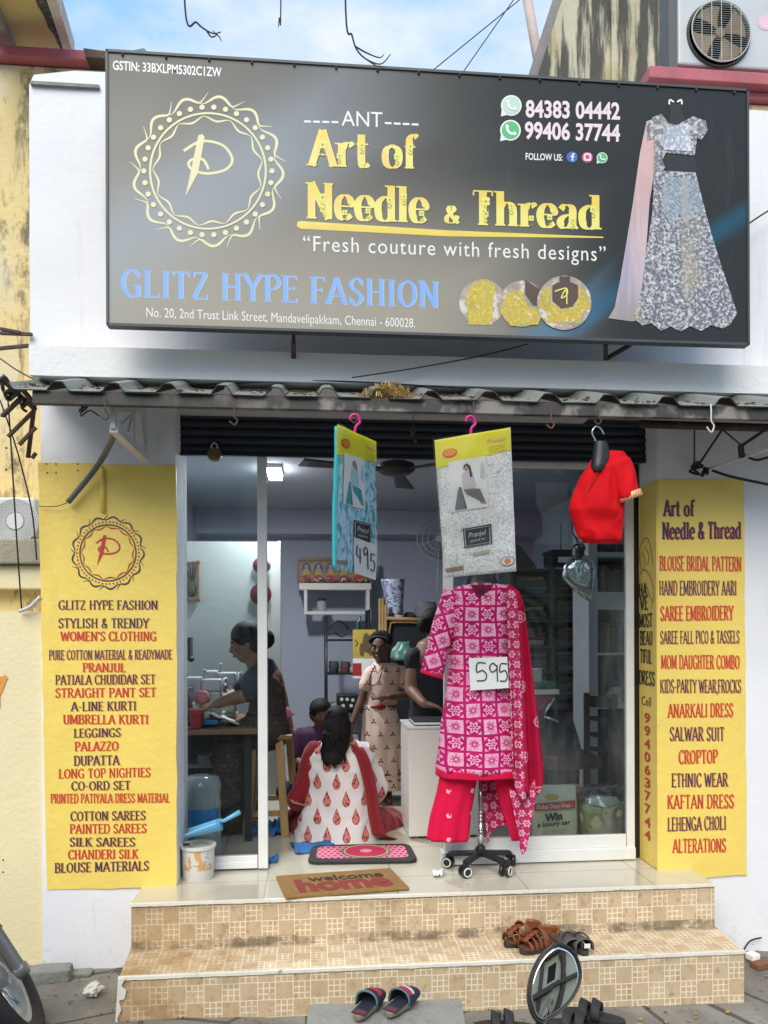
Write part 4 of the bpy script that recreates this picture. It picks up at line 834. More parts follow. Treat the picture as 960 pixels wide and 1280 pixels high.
# right neighbour: streaked gable wall, red ledge, air conditioner
t = thing('neighbour_building', 'tall black streaked plaster building behind the sign at upper right', 'building', (3.2, 6.0, -.1))
yr = 5.6
g0, g1 = P(664, 120, yr), P(722, -60, yr)
q = MB(); p_ = [(g0.x, 2.9), (g0.x, g0.z), (g1.x, g1.z), (g1.x + 3.5, g1.z), (g1.x + 3.5, 2.9)]; q.prism(p_, yr, yr + 2.6); q.build('wall', M['stained'], t)
q = MB(); q.bar(V((g0.x - .03, yr + .05, g0.z)), V((g1.x - .03, yr + .05, g1.z)), .07, .05); q.build('gable_edge', mat('grey_gable_edge', (.24, .22, .22), .8, var=.3), t)
q = MB(); q.bar(P(768, -40, yr - .02), P(768, 130, yr - .02), .05, .03); q.build('pipe', M['stained'], t)
yq = 4.45
q = MB(); q.box(P(812, 95, yq).x, 5.2, yq, yq + .8, P(900, 102, yq).z, P(900, 87, yq).z); q.box(P(820, 95, yq).x, 5.2, yq + .06, yq + .8, P(900, 112, yq).z, P(900, 103, yq).z); q.build('red_ledge', M['red'], t, bevel=.006)
q = MB(); q.box(P(836, 120, yq + .1).x, 5.2, yq + .1, yq + .8, 3.6, P(900, 114, yq).z); q.build('ledge_wall', M['oldyellow'], t)
t = thing('air_conditioner', 'big grey air conditioner with exposed fan on red ledge at top right', 'air conditioner', P(900, 88, yq + .2))
ya = yq + .02
q = MB(); q.px(848, -22, 1040, 86, ya, ya + .15); q.build('casing', mat('ac_grey_casing', (.52, .54, .55), .45, var=.1, fn=lambda c: [(sstep(nse(c.ob, 5, 6, .7, (1, 1, .3)), .6, .75) * .4, (.3, .28, .25))]), t, bevel=.012)
cc = P(898, 44, ya); rr = 38 * mpp(898, ya)
q = MB(); q.lathe(cc, [(.001, .002), (rr, .002), (rr * 1.04, .014), (rr * 1.08, .010), (rr * 1.1, .002)], 40, m=Matrix.Rotation(R(90), 3, 'X')); q.build('fan_opening', mat('ac_inner_dark', (.05, .048, .045), .7), t, smooth=True)
fb = mat('brown_fan_blade', (.30, .22, .12), .5, var=.2); q = MB()
for k in range(4):
    a0 = k * pi / 2 + .5; pts = [cc + V((0, -.012, 0))]
    def fn(u, v, a0=a0): r_ = rr * (.16 + .76 * v); a = a0 + (u - .5) * (.55 + .55 * v); return cc + V((r_ * cos(a), -.012 - .012 * (u - .5), r_ * sin(a)))
    q.grid(fn, 6, 5)
q.build('fan', fb, t, solid=.003)
q = MB(); q.lathe(cc, [(.001, .026), (rr * .16, .026), (rr * .18, .008)], 20, m=Matrix.Rotation(R(90), 3, 'X')); q.build('fan_hub', fb, t, ang=40)
q = MB()
for i in range(-13, 14):
    z = i * rr / 14; hw = sqrt(max(0, rr * rr - z * z)); q.tube([cc + V((-hw, -.034, z)), cc + V((hw, -.034, z))], .0016, 4)
for i in (-2, -1, 0, 1, 2):
    x = i * rr / 3; hw = sqrt(rr * rr - x * x); q.tube([cc + V((x, -.037, -hw)), cc + V((x, -.037, hw))], .0022, 4)
q.tube([cc + V((rr * cos(2 * pi * k / 40), -.034, rr * sin(2 * pi * k / 40))) for k in range(40)], .004, 5, closed=True)
q.build('grille', mat('ac_wire_grille', (.5, .5, .48), .4, .3), t)
q = MB()
for i in range(16): q.obox(P(841.5, -16 + i * 6.3, ya + .02) + V((0, .06, 0)), (.03, .12, .006), Matrix.Rotation(R(30), 3, 'Y'))
q.px(836, -22, 848, 86, ya + .012, ya + .14); q.build('side_fins', mat('ac_fins', (.10, .10, .10), .5), t)
q = MB(); disc(q, 957, 28, 10, ya, .002); disc(q, 957, 28, 8, ya, .003); q.build('round_sticker', mat('pink_sticker', (.75, .5, .6), .5), t)
# overhead: pole, wires, bare creepers
q = MB(); q.tube([P(682, 130, 7.2), P(656, -20, 7.2)], .045, 10); tag(q.build('pole', mat('pale_pole', (.50, .40, .36), .7, var=.3), smooth=True), 'thin leaning pole against the sky behind the sign', 'pole')
q = MB(); q.tube([P(536, 92, 8), P(654, -4, 8)], .0055, 5); tag(q.build('overhead_wire', M['wire']), 'upper one of two overhead wires against the sky', 'wire')
q = MB(); q.tube([P(572, 100, 8), P(646, -6, 8)], .0055, 5); tag(q.build('overhead_wire', M['wire']), 'steeper lower one of two overhead wires against the sky', 'wire')
def vine(paths, label):
    b = MB()
    for p, r in paths: b.tube(smooth_pts([tuple(P(x, y, 2.9)) for x, y in p], 6), [r * (1 - .6 * k / (6 * (len(p) - 1))) for k in range(6 * (len(p) - 1) + 1)], 6)
    return tag(b.build('hanging_creeper', mat('dark_creeper', (.035, .026, .024), .8)), label, 'creeper', 'bare creepers hanging from above')
vine([([(229, -260), (231, 6), (246, 28), (258, 38), (268, 42), (276, 40)], .0042), ([(258, 38), (264, 46), (270, 44), (266, 38)], .0035), ([(268, 41), (274, 46), (277, 52)], .003)], 'bare creeper twig with knotted tip, leftmost in the sky')
vine([([(350, -260), (351, 8), (349, 22), (348, 34)], .0035)], 'short straight creeper twig in the middle of the sky')
vine([([(431, -260), (432, 10), (440, 44), (446, 62), (458, 74), (476, 80), (488, 68)], .0042), ([(444, 58), (458, 66), (474, 72), (480, 68)], .0035), ([(458, 74), (470, 82), (481, 84)], .003)], 'long bare creeper twig with forked tip above the sign')
# roof bits behind the sign's left top corner
q = MB(); q.extr([P(104, 60, 4.4), P(134, 64, 4.4), P(134, 73, 4.4), P(107, 71, 4.4)], (0, .5, 0)); tag(q.build('roof_sheet', M['iron']), 'dark roof sheet corner poking out behind the sign at upper left', 'roof sheet')
q = MB(); q.extr([P(150, 66, 4.0), P(180, 60, 4.0), P(188, 70, 4.0), P(160, 72, 4.0)], (0, .3, 0)); tag(q.build('tarpaulin', mat('green_tarpaulin', (.03, .22, .13), .6)), 'scrap of green tarpaulin behind the top edge of the sign', 'tarpaulin')
cable([(922, 290, 3.6), (950, 270, 3.62), (1000, 240, 3.64)], .004, 'short black cable on the white wall right of the sign')
# house across the street, seen in the mirror and the glass
t = thing('house_across', 'cream house with arches and a column across the street, seen in the mirror', 'house', (0, -8, -.1))
oc = mat('cream_house', (.80, .73, .54), .8, var=.1)
q = MB(); q.box(-9, 9, -9, -8, -.1, 5.4); q.build('wall', oc, t)
q = MB()
for x in (-6.5, -3.5, -.5, 2.5, 5.5): q.box(x - .22, x + .22, -8, -7.6, -.1, 5.4)
q.box(-9, 9, -8, -7.3, 2.9, 3.25); q.box(-9, 9, -8.1, -7.4, 5.3, 5.6); q.build('column', mat('dark_column', (.12, .10, .08), .8, var=.2), t)
for x in (-5, -2, 1, 4):
    q = MB(); n = 20
    for rr in (1.0, .8, .6): q.tube([V((x + rr * cos(pi * k / n), -7.98, 1.4 + rr * sin(pi * k / n))) for k in range(n + 1)], .05, 6)
    q.build('arch', mat('grey_arch', (.3, .3, .26), .7), t)
    q = MB(); q.box(x - .55, x + .55, -8.02, -7.99, .1, 1.4); q.box(x - .6, x + .6, -8.02, -7.985, 3.6, 4.8); q.build('window', M['dark'], t)
# ------------------------------------------------------------------ goods hanging outside
def mpat(name, base, fn, coord='UV', rough=.75, **k): return mat(name, base, rough, fn=fn, coord=coord, **k)
def kurta(c):
    u, v = c.x, c.y; cu, cv = fl(u), fl(v); a, b = fr(u) - .5, fr(v) - .5; r = hyp(a, b); th = eatan(b, a); alt = par(cu + cv)
    sq = emax(ab(a), ab(b)) < .42
    pet = ecos(th * 8.0) * .09 + .25
    star = emin(r < pet, r > .07) * (ab(esin(th * 4.0)) > .25)                       # pink burst in a white square
    wA = sq * (1.0 - star) * (1.0 - emin(r > .34, ab(ab(a) - ab(b)) < .035) * .0)
    pet2 = ecos(th * 6.0) * .08 + .30
    wB = emin(emin(r < pet2, r > pet2 - .13), sq) + emin(r < .09, r > .04) + emin(sq, (ab(a) + ab(b)) > .62)
    w_ = alt * wA + (1.0 - alt) * emin(wB, 1.0)
    return [(sstep(nse(c.ob, 6, 4), .4, .7) * .5, (.62, .01, .20)), (w_ * sstep(nse(c.ob, 90, 3), .25, .5) * .92, (.78, .42, .58))]
KUR = mpat('pink_block_print', (.44, .002, .10), kurta, var=.16, spec=.25)
PNK = mat('hot_pink_cotton', (.66, .004, .055), .8, var=.16, vs=9, spec=.25, fn=lambda c: [])
def dots(c):
    u, v = fr(c.x * 6.0 + par(fl(c.z * 6.0)) * .5) - .5, fr(c.z * 6.0) - .5; r = hyp(u, v); th = eatan(v, u)
    ring = emin(r < .17, r > .13) * (ab(esin(th * 7.0)) > .3) + emin(r < .085 + ecos(th * 6.0) * .02, r > .03)
    return [(emin(ring, 1.0) * .85, (.74, .34, .46))]
DUP = mat('crimson_bandhani_dupatta', (.42, .003, .04), .8, var=.2, vs=10, spec=.25, fn=dots)
def dense(c):
    u, v = fr(c.x * 21.0 + par(fl(c.z * 21.0)) * .5) - .5, fr(c.z * 21.0) - .5; r = hyp(u, v); th = eatan(v, u)
    return [(emin(emin(r < .33 + ecos(th * 6.0) * .08, r > .17) + (r < .07), 1.0) * .8, (.80, .45, .58)), (vor(c.ob, 70, 'Distance') < .22, (.7, .3, .45))]
DUB = mat('crimson_printed_border', (.46, .008, .09), .8, var=.15, fn=dense)
CARD = mat('white_card', (.80, .80, .79), .7, var=.04)
PEN = mat('black_marker', (.02, .02, .022), .6)
def pxl(pts, Y): return [P(x, y, Y) for x, y in pts]
YM = 3.80
man = thing('clothes_mannequin', 'headless mannequin in pink block print kurta set on black castor base', 'mannequin', V((P(602, 900, YM).x, YM, ZF)))
mo = ORG[man.name]; cell = 19.6 * mpp(600, YM)
def uvk(o, ox=0, oz=0, rot=0):
    ul = o.data.uv_layers[0]; me = o.data
    for l in me.loops:
        p = me.vertices[l.vertex_index].co; x, z = p.x - ox, p.z - oz; wv = noise.noise_vector(p * 5.0) * .010 + noise.noise_vector(p * 14.0) * .004; x += wv.x; z += wv.z; ul.data[l.index].uv = ((x * cos(rot) - z * sin(rot)) / cell + .35, (x * sin(rot) + z * cos(rot)) / cell + .1)
q = MB()
q.rows([(731, 582, 623, .050), (734, 568, 637, .085), (742, 560, 648, .10), (765, 561, 647, .115), (800, 562, 645, .12), (838, 562, 644, .105), (870, 559, 648, .125), (910, 554, 653, .14), (940, 550, 655, .148), (961, 547, 657, .155)], YM, 64, wr=.010, wf=8, sq=.85, sub=6, fold=.02, nf=7)
ku = q.build('kurta', KUR, man, smooth=True); uvk(ku); wrinkle(ku, .007, 9, (1, 1, .5), 2)
q = MB(); q.rows([(959, 546.5, 657.5, .157), (963, 546, 658, .158), (968, 546, 658, .158)], YM, 64, wr=.008, wf=8, sq=.85, sub=3, fold=.02, nf=7, caps=False); q.build('hem', PNK, man, smooth=True, solid=.003)
q = MB(); a, b_ = P(571, 741, YM - .02), P(540, 842, YM - .05); sl = []
n = 12
for i in range(n + 1):
    s = i / n; c_ = a.lerp(b_, s) + V((-.010 * sin(pi * s), 0, 0)); r_ = .062 - .008 * s; d = (b_ - a).normalized(); x = d.cross(V((0, 1, 0))).normalized()
    sl.append([c_ + x * r_ * cos(2 * pi * k / 28) * (1 + .04 * sin(5 * s + k)) + V((0, r_ * .75 * sin(2 * pi * k / 28), 0)) for k in range(28)])
q.rings(sl, False); so = q.build('sleeve', KUR, man, smooth=True, solid=.003); uvk(so, a.x - mo.x, a.z - mo.z, R(-17))
q = MB(); q.rings([[p + (b_ - a).normalized() * .004 * k + (p - b_) * .03 for p in sl[-1]] for k in (-1, 1, 3)], False); q.build('cuff', PNK, man, smooth=True, solid=.003)
q = MB(); q.rows([(716, 584, 619, .045), (722, 584, 619, .047), (729, 580, 623, .05), (736, 574, 629, .06)], YM, 24, sq=.9); q.build('neck', M['black'], man, smooth=True)
q = MB()                                           # neck slit lacing
for a, b_ in (((590, 731), (606, 740)), ((612, 731), (596, 740)), ((592, 737), (608, 746)), ((613, 737), (598, 746))): q.tube([P(*a, YM - .105), P(*b_, YM - .112)], .003, 5)
q.extr(pxl([(588, 731), (616, 731), (606, 746), (601, 748), (597, 745)], YM - .1045), (0, -.003, 0)); q.build('neck_lacing', mat('dark_crimson', (.14, .004, .03), .8), man)
q = MB(); q.rows([(955, 553, 600, .075), (990, 547, 594, .06), (1020, 540, 588, .05), (1050, 536, 585, .045)], YM - .02, 72, wr=.012, wf=7, fold=.13, nf=7, caps=False, sub=8); q.build('trouser_leg', mat('hot_pink_trouser', (.68, .004, .055), .8, var=.12, spec=.25, fn=lambda c: [(emin(hyp(fr(c.x * 8.5) - .5, fr(c.z * 8.5) - .5) < .10, nse(c.ob, 60) > .42), (.82, .45, .52))]), man, smooth=True, solid=.003)
q = MB(); q.rows([(955, 612, 652, .06), (975, 618, 652, .055), (1000, 624, 650, .045), (1025, 632, 652, .035), (1050, 640, 654, .02)], YM - .02, 60, wr=.012, fold=.14, nf=6, sub=7, caps=False); q.build('trouser_leg', PNK, man, smooth=True, solid=.003)
def drape(top, bot, Yt, Yb, nm, m, amp=.018, folds=4, sag=0):
    b = MB(); n = len(top)
    T, B = smooth_pts(top, 6), smooth_pts(bot, 6)
    def fn(u, v):
        i = u * (len(T) - 1); i0 = min(int(i), len(T) - 2); f_ = i - i0
        tp = [T[i0][k] * (1 - f_) + T[i0 + 1][k] * f_ for k in (0, 1)]; bp = [B[i0][k] * (1 - f_) + B[i0 + 1][k] * f_ for k in (0, 1)]
        y = Yt + (Yb - Yt) * v; p = P(tp[0] * (1 - v) + bp[0] * v, tp[1] * (1 - v) + bp[1] * v, y)
        return p + V((0, -amp * sin(folds * 2 * pi * u + 1.5 * v) * (.3 + v) + .006 * noise.noise(p * 9), 0))
    b.grid(fn, 44, 40); return b.build(nm, m, man, smooth=True, solid=.003)
drape([(634, 730), (643, 734), (652, 745), (655, 762)], [(640, 955), (654, 985), (669, 998), (682, 962)], 3.70, 3.66, 'dupatta', DUP, .020, 2.5)
drape([(633, 740), (639, 736), (646, 741)], [(640, 966), (650, 1000), (660, 1000)], 3.675, 3.645, 'dupatta_border', DUB, .012, 1.5)
drape([(636, 985), (655, 990), (680, 955)], [(647, 1040), (655, 1068), (668, 1000)], 3.67, 3.68, 'dupatta_end', DUB, .010, 1.5)
drape([(600, 960), (622, 958), (640, 962)], [(608, 1052), (628, 1030), (648, 1035)], 3.86, 3.84, 'dupatta_back', DUB, .02, 2)
# price card 595
q = MB(); cp = pxl([(586, 823), (634, 821), (636, 860), (588, 863)], YM - .150); q.extr(cp, (0, .002, 0)); card = q.build('price_card', CARD, man)
q = MB(); yq_ = YM - .152
for s in ([(607, 829), (597, 829), (596, 840), (603, 838), (608, 843), (606, 850), (596, 851)], [(621, 833), (616, 829), (612, 834), (615, 840), (621, 836), (621, 832), (622, 852)], [(634, 830), (626, 830), (625, 840), (631, 838), (634, 844), (632, 851), (625, 851)]): pstroke(q, s, 1.5, yq_, .0008, sm=len(s) > 3)
q.build('number', PEN, card)
# pole, base, castors
q = MB(); q.tube([V((mo.x, YM + .03, ZF + .10)), V((mo.x, YM + .03, P(600, 960, YM).z))], .010, 12); q.tube([V((mo.x, YM + .03, ZF + .10)), V((mo.x, YM + .03, ZF + .25))], .014, 12)
for i in range(7): q.lathe(V((mo.x, YM + .03, ZF + .17 + i * .02)), [(.0145, -.004), (.017, 0), (.0145, .004)], 14)
q.build('pole', M['chrome'], man, smooth=True)
q = MB(); q.lathe(V((mo.x, YM + .03, ZF + .065)), [(.022, 0), (.026, .01), (.022, .05), (.014, .055)], 20)
feet = []
for k in range(5):
    a = R(-128 + 72 * k); e = V((mo.x + .165 * cos(a), YM + .03 + .165 * sin(a) * .9, ZF + .068)); feet.append(e); q.bar(V((mo.x, YM + .03, ZF + .085)), e, .032, .024)
q.build('base', M['black'], man, bevel=.005)
wht = mat('white_wheel_ring', (.7, .7, .68), .5)
for k, e in enumerate(feet):
    cw = MB(); ax = Matrix.Rotation(R(20 + 33 * k), 3, 'Z') @ Matrix.Rotation(R(90), 3, 'X')
    for s in (-.016, .016): cw.lathe(e + V((0, 0, -.038)), [(.01, s - .009), (.026, s - .009), (.028, s - .004), (.028, s + .004), (.026, s + .009), (.01, s + .009)], 20, m=ax)
    cw.tube([e + V((0, 0, .0)), e + V((0, 0, -.03))], .012, 10); o = cw.build('castor', M['black'], man, ang=35)
    rg = MB()
    for s in (-.026, .026): rg.tube([e + V((0, 0, -.038)) + ax @ V((.020 * cos(2 * pi * j / 20), .020 * sin(2 * pi * j / 20), s)) for j in range(20)], .0035, 6, closed=True)
    rg.build('wheel_ring', wht, o, smooth=True)

# two packed dress sets hanging from the beam
def pack(c4, Y0, Y1, name, label, pm, price, sd):
    """c4 = photo corners tl, tr, br, bl; Y0 left depth, Y1 right depth."""
    tl, tr, br, bl = P(*c4[0], Y0), P(*c4[1], Y1), P(*c4[2], Y1), P(*c4[3], Y0)
    nrm = (tr - tl).cross(bl - tl).normalized(); nrm = nrm if nrm.y < 0 else -nrm
    def at(u, v, o=0): return tl.lerp(tr, u).lerp(bl.lerp(br, u), v) + nrm * (o + .006 * sin(3.1 * u + sd) * sin(4 * v + sd) + .003 * noise.noise(V((u * 5, v * 9, sd))))
    t = thing(name, label, 'dress packet', (tl + tr) / 2, 'packed dress sets hanging from the awning beam')
    b = MB(); b.grid(lambda u, v: at(u, v), 16, 30, lambda u, v: (u, (1 - v) * 1.9)); bk = b.v[:]; n0 = len(bk)
    b.build('folded_dress', pm, t, smooth=True, solid=.010)
    b = MB(); b.grid(lambda u, v: at(u * 1.004, -.012 + v * (.155 + .055 * (1 - u)), .0075), 12, 6); hd = b.build('header_card', mat('lime_yellow_card', (.80, .74, .025), .4, var=.05), t, smooth=True)
    def dec(u0, u1, v0, v1, o, m, nm, par_, sk=0):
        b = MB(); b.grid(lambda u, v: at(u0 + (u1 - u0) * u, v0 + (v1 - v0) * v + sk * u, o), 8, 8, lambda u, v: (u, 1 - v)); return b.build(nm, m, par_, smooth=True)
    def blot(pts, o, m, nm, par_):
        b = MB(); b.add([at(u, v, o) for u, v in pts], [tuple(range(len(pts)))]); return b.build(nm, m, par_)
    def ell(u, v, ru, rv, n=20, s=1.0): return [(u + ru * cos(2 * pi * k / n), v + rv * sin(2 * pi * k / n)) for k in range(n)]
    og = mat('orange_print', (.80, .28, .02), .4); rdm = mat('red_print', (.6, .06, .03), .4)
    blot(ell(.2, .10, .10, .032), .0105, rdm, 'sun_logo', hd); blot(ell(.2, .10, .085, .026), .0110, og, 'sun_logo', hd)
    def txt(tx, u0, u1, v, ch, o, m, par_, sk=0, **k):
        vf = sans(tx, **k); x0_ = min(p[0] for p in vf[0]); x1_ = max(p[0] for p in vf[0]); b = MB(); c0 = sans_cap()
        b.add([at(u0 + (u1 - u0) * (p[0] - x0_) / (x1_ - x0_), v - ch * p[1] / c0 + sk * (p[0] - x0_) / (x1_ - x0_), o) for p in vf[0]], vf[1]); b.build('lettering', m, par_)
    txt('Pranjul', .70, .94, .075, .028, .0105, mat('pink_print', (.75, .35, .35), .5), hd, shear=.3)
    for k in range(3): dec(.72, .93, .10 + k * .018, .104 + k * .018, .0100, mat('faint_print', (.55, .5, .05), .5), 'small_print', hd)
    # photo card of a seated model in the set
    ph = dec(.17, .68, .165, .53, .0095, CARD, 'photo_card', t, -.005)
    sk_ = mat('print_skin', (.50, .27, .18), .5); hr = mat('print_hair', (.03, .02, .02), .5); cl = mat('print_outfit', (.20, .20, .21) if price is None else (.02, .36, .42), .5, var=.3, vs=60); lt = mat('print_top', (.60, .58, .60) if price is None else (.45, .66, .70), .5)
    for pts, m, nm in (([(.34, .27), (.42, .24), (.50, .27), (.53, .36), (.47, .39), (.36, .38)], lt, 'top_print'), ([(.36, .38), (.47, .38), (.58, .39), (.64, .48), (.60, .49), (.50, .45), (.40, .42)], cl, 'trouser_print'), ([(.28, .38), (.33, .36), (.37, .52), (.22, .52), (.25, .45)], cl, 'dupatta_print'), (ell(.415, .225, .035, .026), sk_, 'face_print'), ([(.37, .24), (.38, .205), (.43, .195), (.47, .22), (.49, .29), (.46, .30), (.445, .23), (.41, .205)], hr, 'hair_print'), ([(.57, .48), (.66, .485), (.65, .50), (.58, .495)], sk_, 'foot_print'), ([(.60, .22), (.64, .20), (.66, .29), (.64, .33), (.59, .31)], lt, 'back_view_print'), ([(.33, .36), (.29, .36), (.35, .52), (.39, .52)], PEN, 'scarf_print')): blot(pts, .0112 + .0002 * random.random(), m, nm, ph)
    u0, u1, v0, v1, skw = ((.31, .70, .66, .80, -.012) if price is None else (.42, .83, .62, .77, .0))
    lb = dec(u0, u1, v0, v1, .0095, PEN, 'brand_label', t, skw); wt = mat('label_white', (.8, .8, .8), .5)
    txt('Pranjul', u0 + .07, u1 - .07, (v0 + v1) / 2 + .0, .035, .0108, wt, lb, skw, shear=.25); txt('FASHION & YOU', u0 + .09, u1 - .09, (v0 + v1) / 2 + .035, .014, .0108, wt, lb, skw)
    for a, b2, c_, d_ in ((u0 + .02, u1 - .02, v0 + .010, v0 + .0125), (u0 + .02, u1 - .02, v1 - .0125, v1 - .010), (u0 + .02, u0 + .028, v0 + .01, v1 - .01), (u1 - .028, u1 - .02, v0 + .01, v1 - .01)): dec(a, b2, c_, d_, .0106, wt, 'label_border', lb, skw * (b2 - a) / (u1 - u0))
    br_ = mat('brown_sticker', (.35, .25, .18), .5, var=.4, vs=80); dec(.03, .28, .935, .965, .0095, br_, 'sticker', t, -.01)
    if price is None:
        dec(.42, .66, .84, .865, .0095, mat('gold_sticker', (.55, .46, .33), .5, var=.4, vs=80), 'sticker', t, -.01)
        s_ = blot(ell(.9, .925, .10, .034), .0098, mat('violet_ring', (.28, .2, .4), .4), 'round_sticker', t); blot(ell(.9, .925, .085, .028), .0103, CARD, 'sticker_white', s_); blot(ell(.9, .925, .045, .022), .0106, og, 'sticker_sun', s_)
    else:
        pc = dec(.42, .97, .745, 1.0, .0100, CARD, 'price_card', t, .02); b = MB()
        def st(pts, w_=.0045):
            pts = smooth_pts(pts, 5) if len(pts) > 2 else pts
            for i in range(len(pts) - 1): b.bar(at(*pts[i], .0118), at(*pts[i + 1], .0118), w_ * 1.2, w_ * .6)
        st([(.49, .80), (.48, .87), (.58, .885)]); st([(.55, .815), (.56, .925)]); st([(.73, .815), (.67, .80), (.64, .83), (.67, .86), (.73, .83)]); st([(.73, .82), (.75, .955)]); st([(.92, .84), (.82, .835)]); st([(.82, .835), (.82, .89)]); st([(.82, .89), (.89, .885), (.92, .92), (.89, .96), (.81, .95)])
        b.build('number', PEN, pc)
    # clear plastic sleeve margin and hanger hook
    b = MB(); b.grid(lambda u, v: at(-.02 + 1.04 * u, -.02 + 1.025 * v, .0140), 10, 20); b.build('plastic_sleeve', glassmat('clear_plastic', (.99, .99, .99), .035, .10), t, smooth=True)
    h = (tl + tr) / 2 + V((0, 0, .0)); um = .48; b = MB(); hk = at(um, -.01); pts = [hk + V((0, 0, -.01)), hk + V((.004, 0, .025)), hk + V((.020, 0, .045)), hk + V((.010, 0, .072)), hk + V((-.012, 0, .070)), hk + V((-.018, 0, .052))]
    b.tube(smooth_pts([tuple(p) for p in pts], 6), .006, 8); b.build('hanger_hook', mat('magenta_plastic', (.55, .01, .20), .35), t, smooth=True)
    return t
def leafy(c):
    n1 = nse(c.vec, 17, 2, .5, None, 2.6); return [(sstep(n1, .53, .56), (.52, .54, .54)), (sstep(vor(c.vec, 26, 'Distance', sc3=(1, 1, 1)), .28, .22) * .6, (.46, .48, .48)), (sstep(nse(c.vec, 7, 2), .62, .7) * .35, (.72, .74, .75))]
pack([(544, 553), (638, 537), (645, 714), (556, 722)], 3.16, 3.02, 'dress_packet', 'white and grey leaf print dress packet with yellow header hanging above mannequin', mpat('grey_leaf_print', (.86, .87, .87), leafy, rough=.35, var=.03), None, .4)
def teal(c):
    a = nse(c.vec, 8, 3, .5, (1.6, .7, 1), 1.4); s = vor(c.vec, 5, 'Distance', sc3=(1.3, .8, 1)); return [(sstep(a, .46, .52), (.26, .58, .72)), (sstep(a, .56, .60), (.02, .33, .42)), (sstep(s, .22, .16) * .8, (.03, .40, .50)), (sstep(c.x, .12, .02), (.03, .40, .46))]
pack([(418, 533), (470, 554), (468, 722), (418, 711)], 2.98, 3.19, 'dress_packet', 'narrow turned teal print dress packet with handwritten price card', mpat('teal_leaf_print', (.62, .76, .84), teal, rough=.35, var=.03), '495', 1.7)

# red blouse on a black hanger bust
t = thing('blouse', 'red short sleeve blouse with gold cuff on black hanger under awning', 'blouse', P(752, 620, 3.24))
RED = mat('red_silk', (.58, .001, .006), .85, var=.2, vs=9, spec=.25, fn=lambda c: [(sstep(nse(c.ob, 7, 4, .6), .55, .75) * .35, (.70, .004, .035))])
yb = 3.26
q = MB(); a, b_ = P(768, 579, yb - .01), P(787, 621, yb - .035); d = (b_ - a).normalized(); x = d.cross(V((0, 1, 0))).normalized()
q.rows([(566, 752, 778, .022), (574, 742, 784, .036), (586, 733, 787, .046), (600, 725, 784, .052), (620, 717, 779, .058), (638, 713, 778, .06), (650, 717, 777, .05), (664, 722, 777, .048), (672, 724, 777, .05), (677, 729, 775, .047)], yb, 48, wr=.006, wf=11, seed=3, sub=5)
rs = [[a.lerp(b_, i / 8) + x * (.068 - .016 * i / 8) * cos(2 * pi * k / 24) + V((0, (.040 + .006 * i / 8) * sin(2 * pi * k / 24), 0)) for k in range(24)] for i in range(9)]
q.rings(rs); wrinkle(q.build('bodice', RED, t, remesh=.0065, rsm=6), .0075, 13, (1, 1, .5), 4)
q = MB(); q.rings([[p + (b_ - a).normalized() * k + (p - b_) * .04 for p in rs[-1]] for k in (-.018, -.004, .012)], False); q.build('gold_cuff', mat('gold_brocade', (.62, .30, .16), .5, .2, var=.4, vs=60, fn=lambda c: [(fr(c.x * 90.0) > .6, (.70, .45, .25))]), t, smooth=True, solid=.003)
q = MB()
for pts in ([(747, 590), (743, 598), (739, 606), (736, 614)],): q.tube(smooth_pts([tuple(P(x, y, yb - .058 + .0006 * abs(x - 745))) for x, y in pts], 5), .0022, 5)
q.build('seam', mat('dark_red_seam', (.30, .003, .01), .8), t)
q = MB(); q.rows([(552, 743, 759, .02), (560, 742, 761, .024), (572, 740, 762, .028), (584, 738, 757, .032), (590, 740, 752, .03)], yb - .028, 20); q.build('bust_neck', M['black'], t, smooth=True)
q = MB(); pts = [P(748, 558, yb - .02), P(744, 550, yb - .02), P(740, 540, yb - .02), P(745, 533, yb - .02), P(751, 536, yb - .02), P(755, 543, yb - .02)]; q.tube(smooth_pts([tuple(p) for p in pts], 6), .0035, 8); q.build('hanger_hook', M['chrome'], t, smooth=True)
# charm hanging in the shutter, dark
q = MB(); q.ball(P(516, 538, 3.6), (.014, .012, .028), 10); q.ball(P(519, 549, 3.6), (.010, .01, .018), 10); q.tube([P(517, 518, 3.6), P(516, 534, 3.6)], .002, 5); tag(q.build('door_charm', mat('brown_charm', (.10, .05, .035), .6, var=.4, vs=30), smooth=True), 'small brown shell charm hanging in front of the shutter', 'charm')

# bucket and scoop outside the left window
YK = 3.845
t = thing('paint_bucket', 'white paint bucket with printed sides outside the left window', 'bucket', V((P(248, 1090, YK).x, YK, ZF)))
bo = ORG[t.name]; h_ = 45 * mpp(248, YK); r_ = 20.5 * mpp(248, YK)
def bprint(c):
    return [(emin(c.z > .05, c.z < .155) * sstep(nse(c.ob, 20, 3, .6, (1, 1, .6)), .52, .56) * .8, (.66, .30, .03)), (emin(c.z > .07, c.z < .13) * sstep(nse(c.ob, 60, 2, .5, (.4, 1, 2.5)), .6, .64) * .6, (.05, .05, .12))]
q = MB(); q.lathe(bo, [(r_ * .90, 0), (r_ * .92, .004), (r_ * .985, h_ * .84)], 36); q.build('pail', mat('white_printed_plastic', (.66, .65, .60), .4, var=.05, fn=bprint), t, ang=50)
q = MB(); q.lathe(bo, [(r_, h_ * .84), (r_ * 1.07, h_ * .85), (r_ * 1.07, h_ * .93), (r_, h_ * .94), (r_ * .93, h_ * .93), (r_ * .9, h_ * .7)], 36, caps=False); q.build('rim', mat('white_plastic', (.68, .68, .64), .4), t, ang=40)
q = MB(); a = P(239, 1059, YK - r_ * .98); q.px(228.5, 1054, 237, 1058, YK - r_ * .985, YK - r_ * .90); q.build('label', PEN, t)
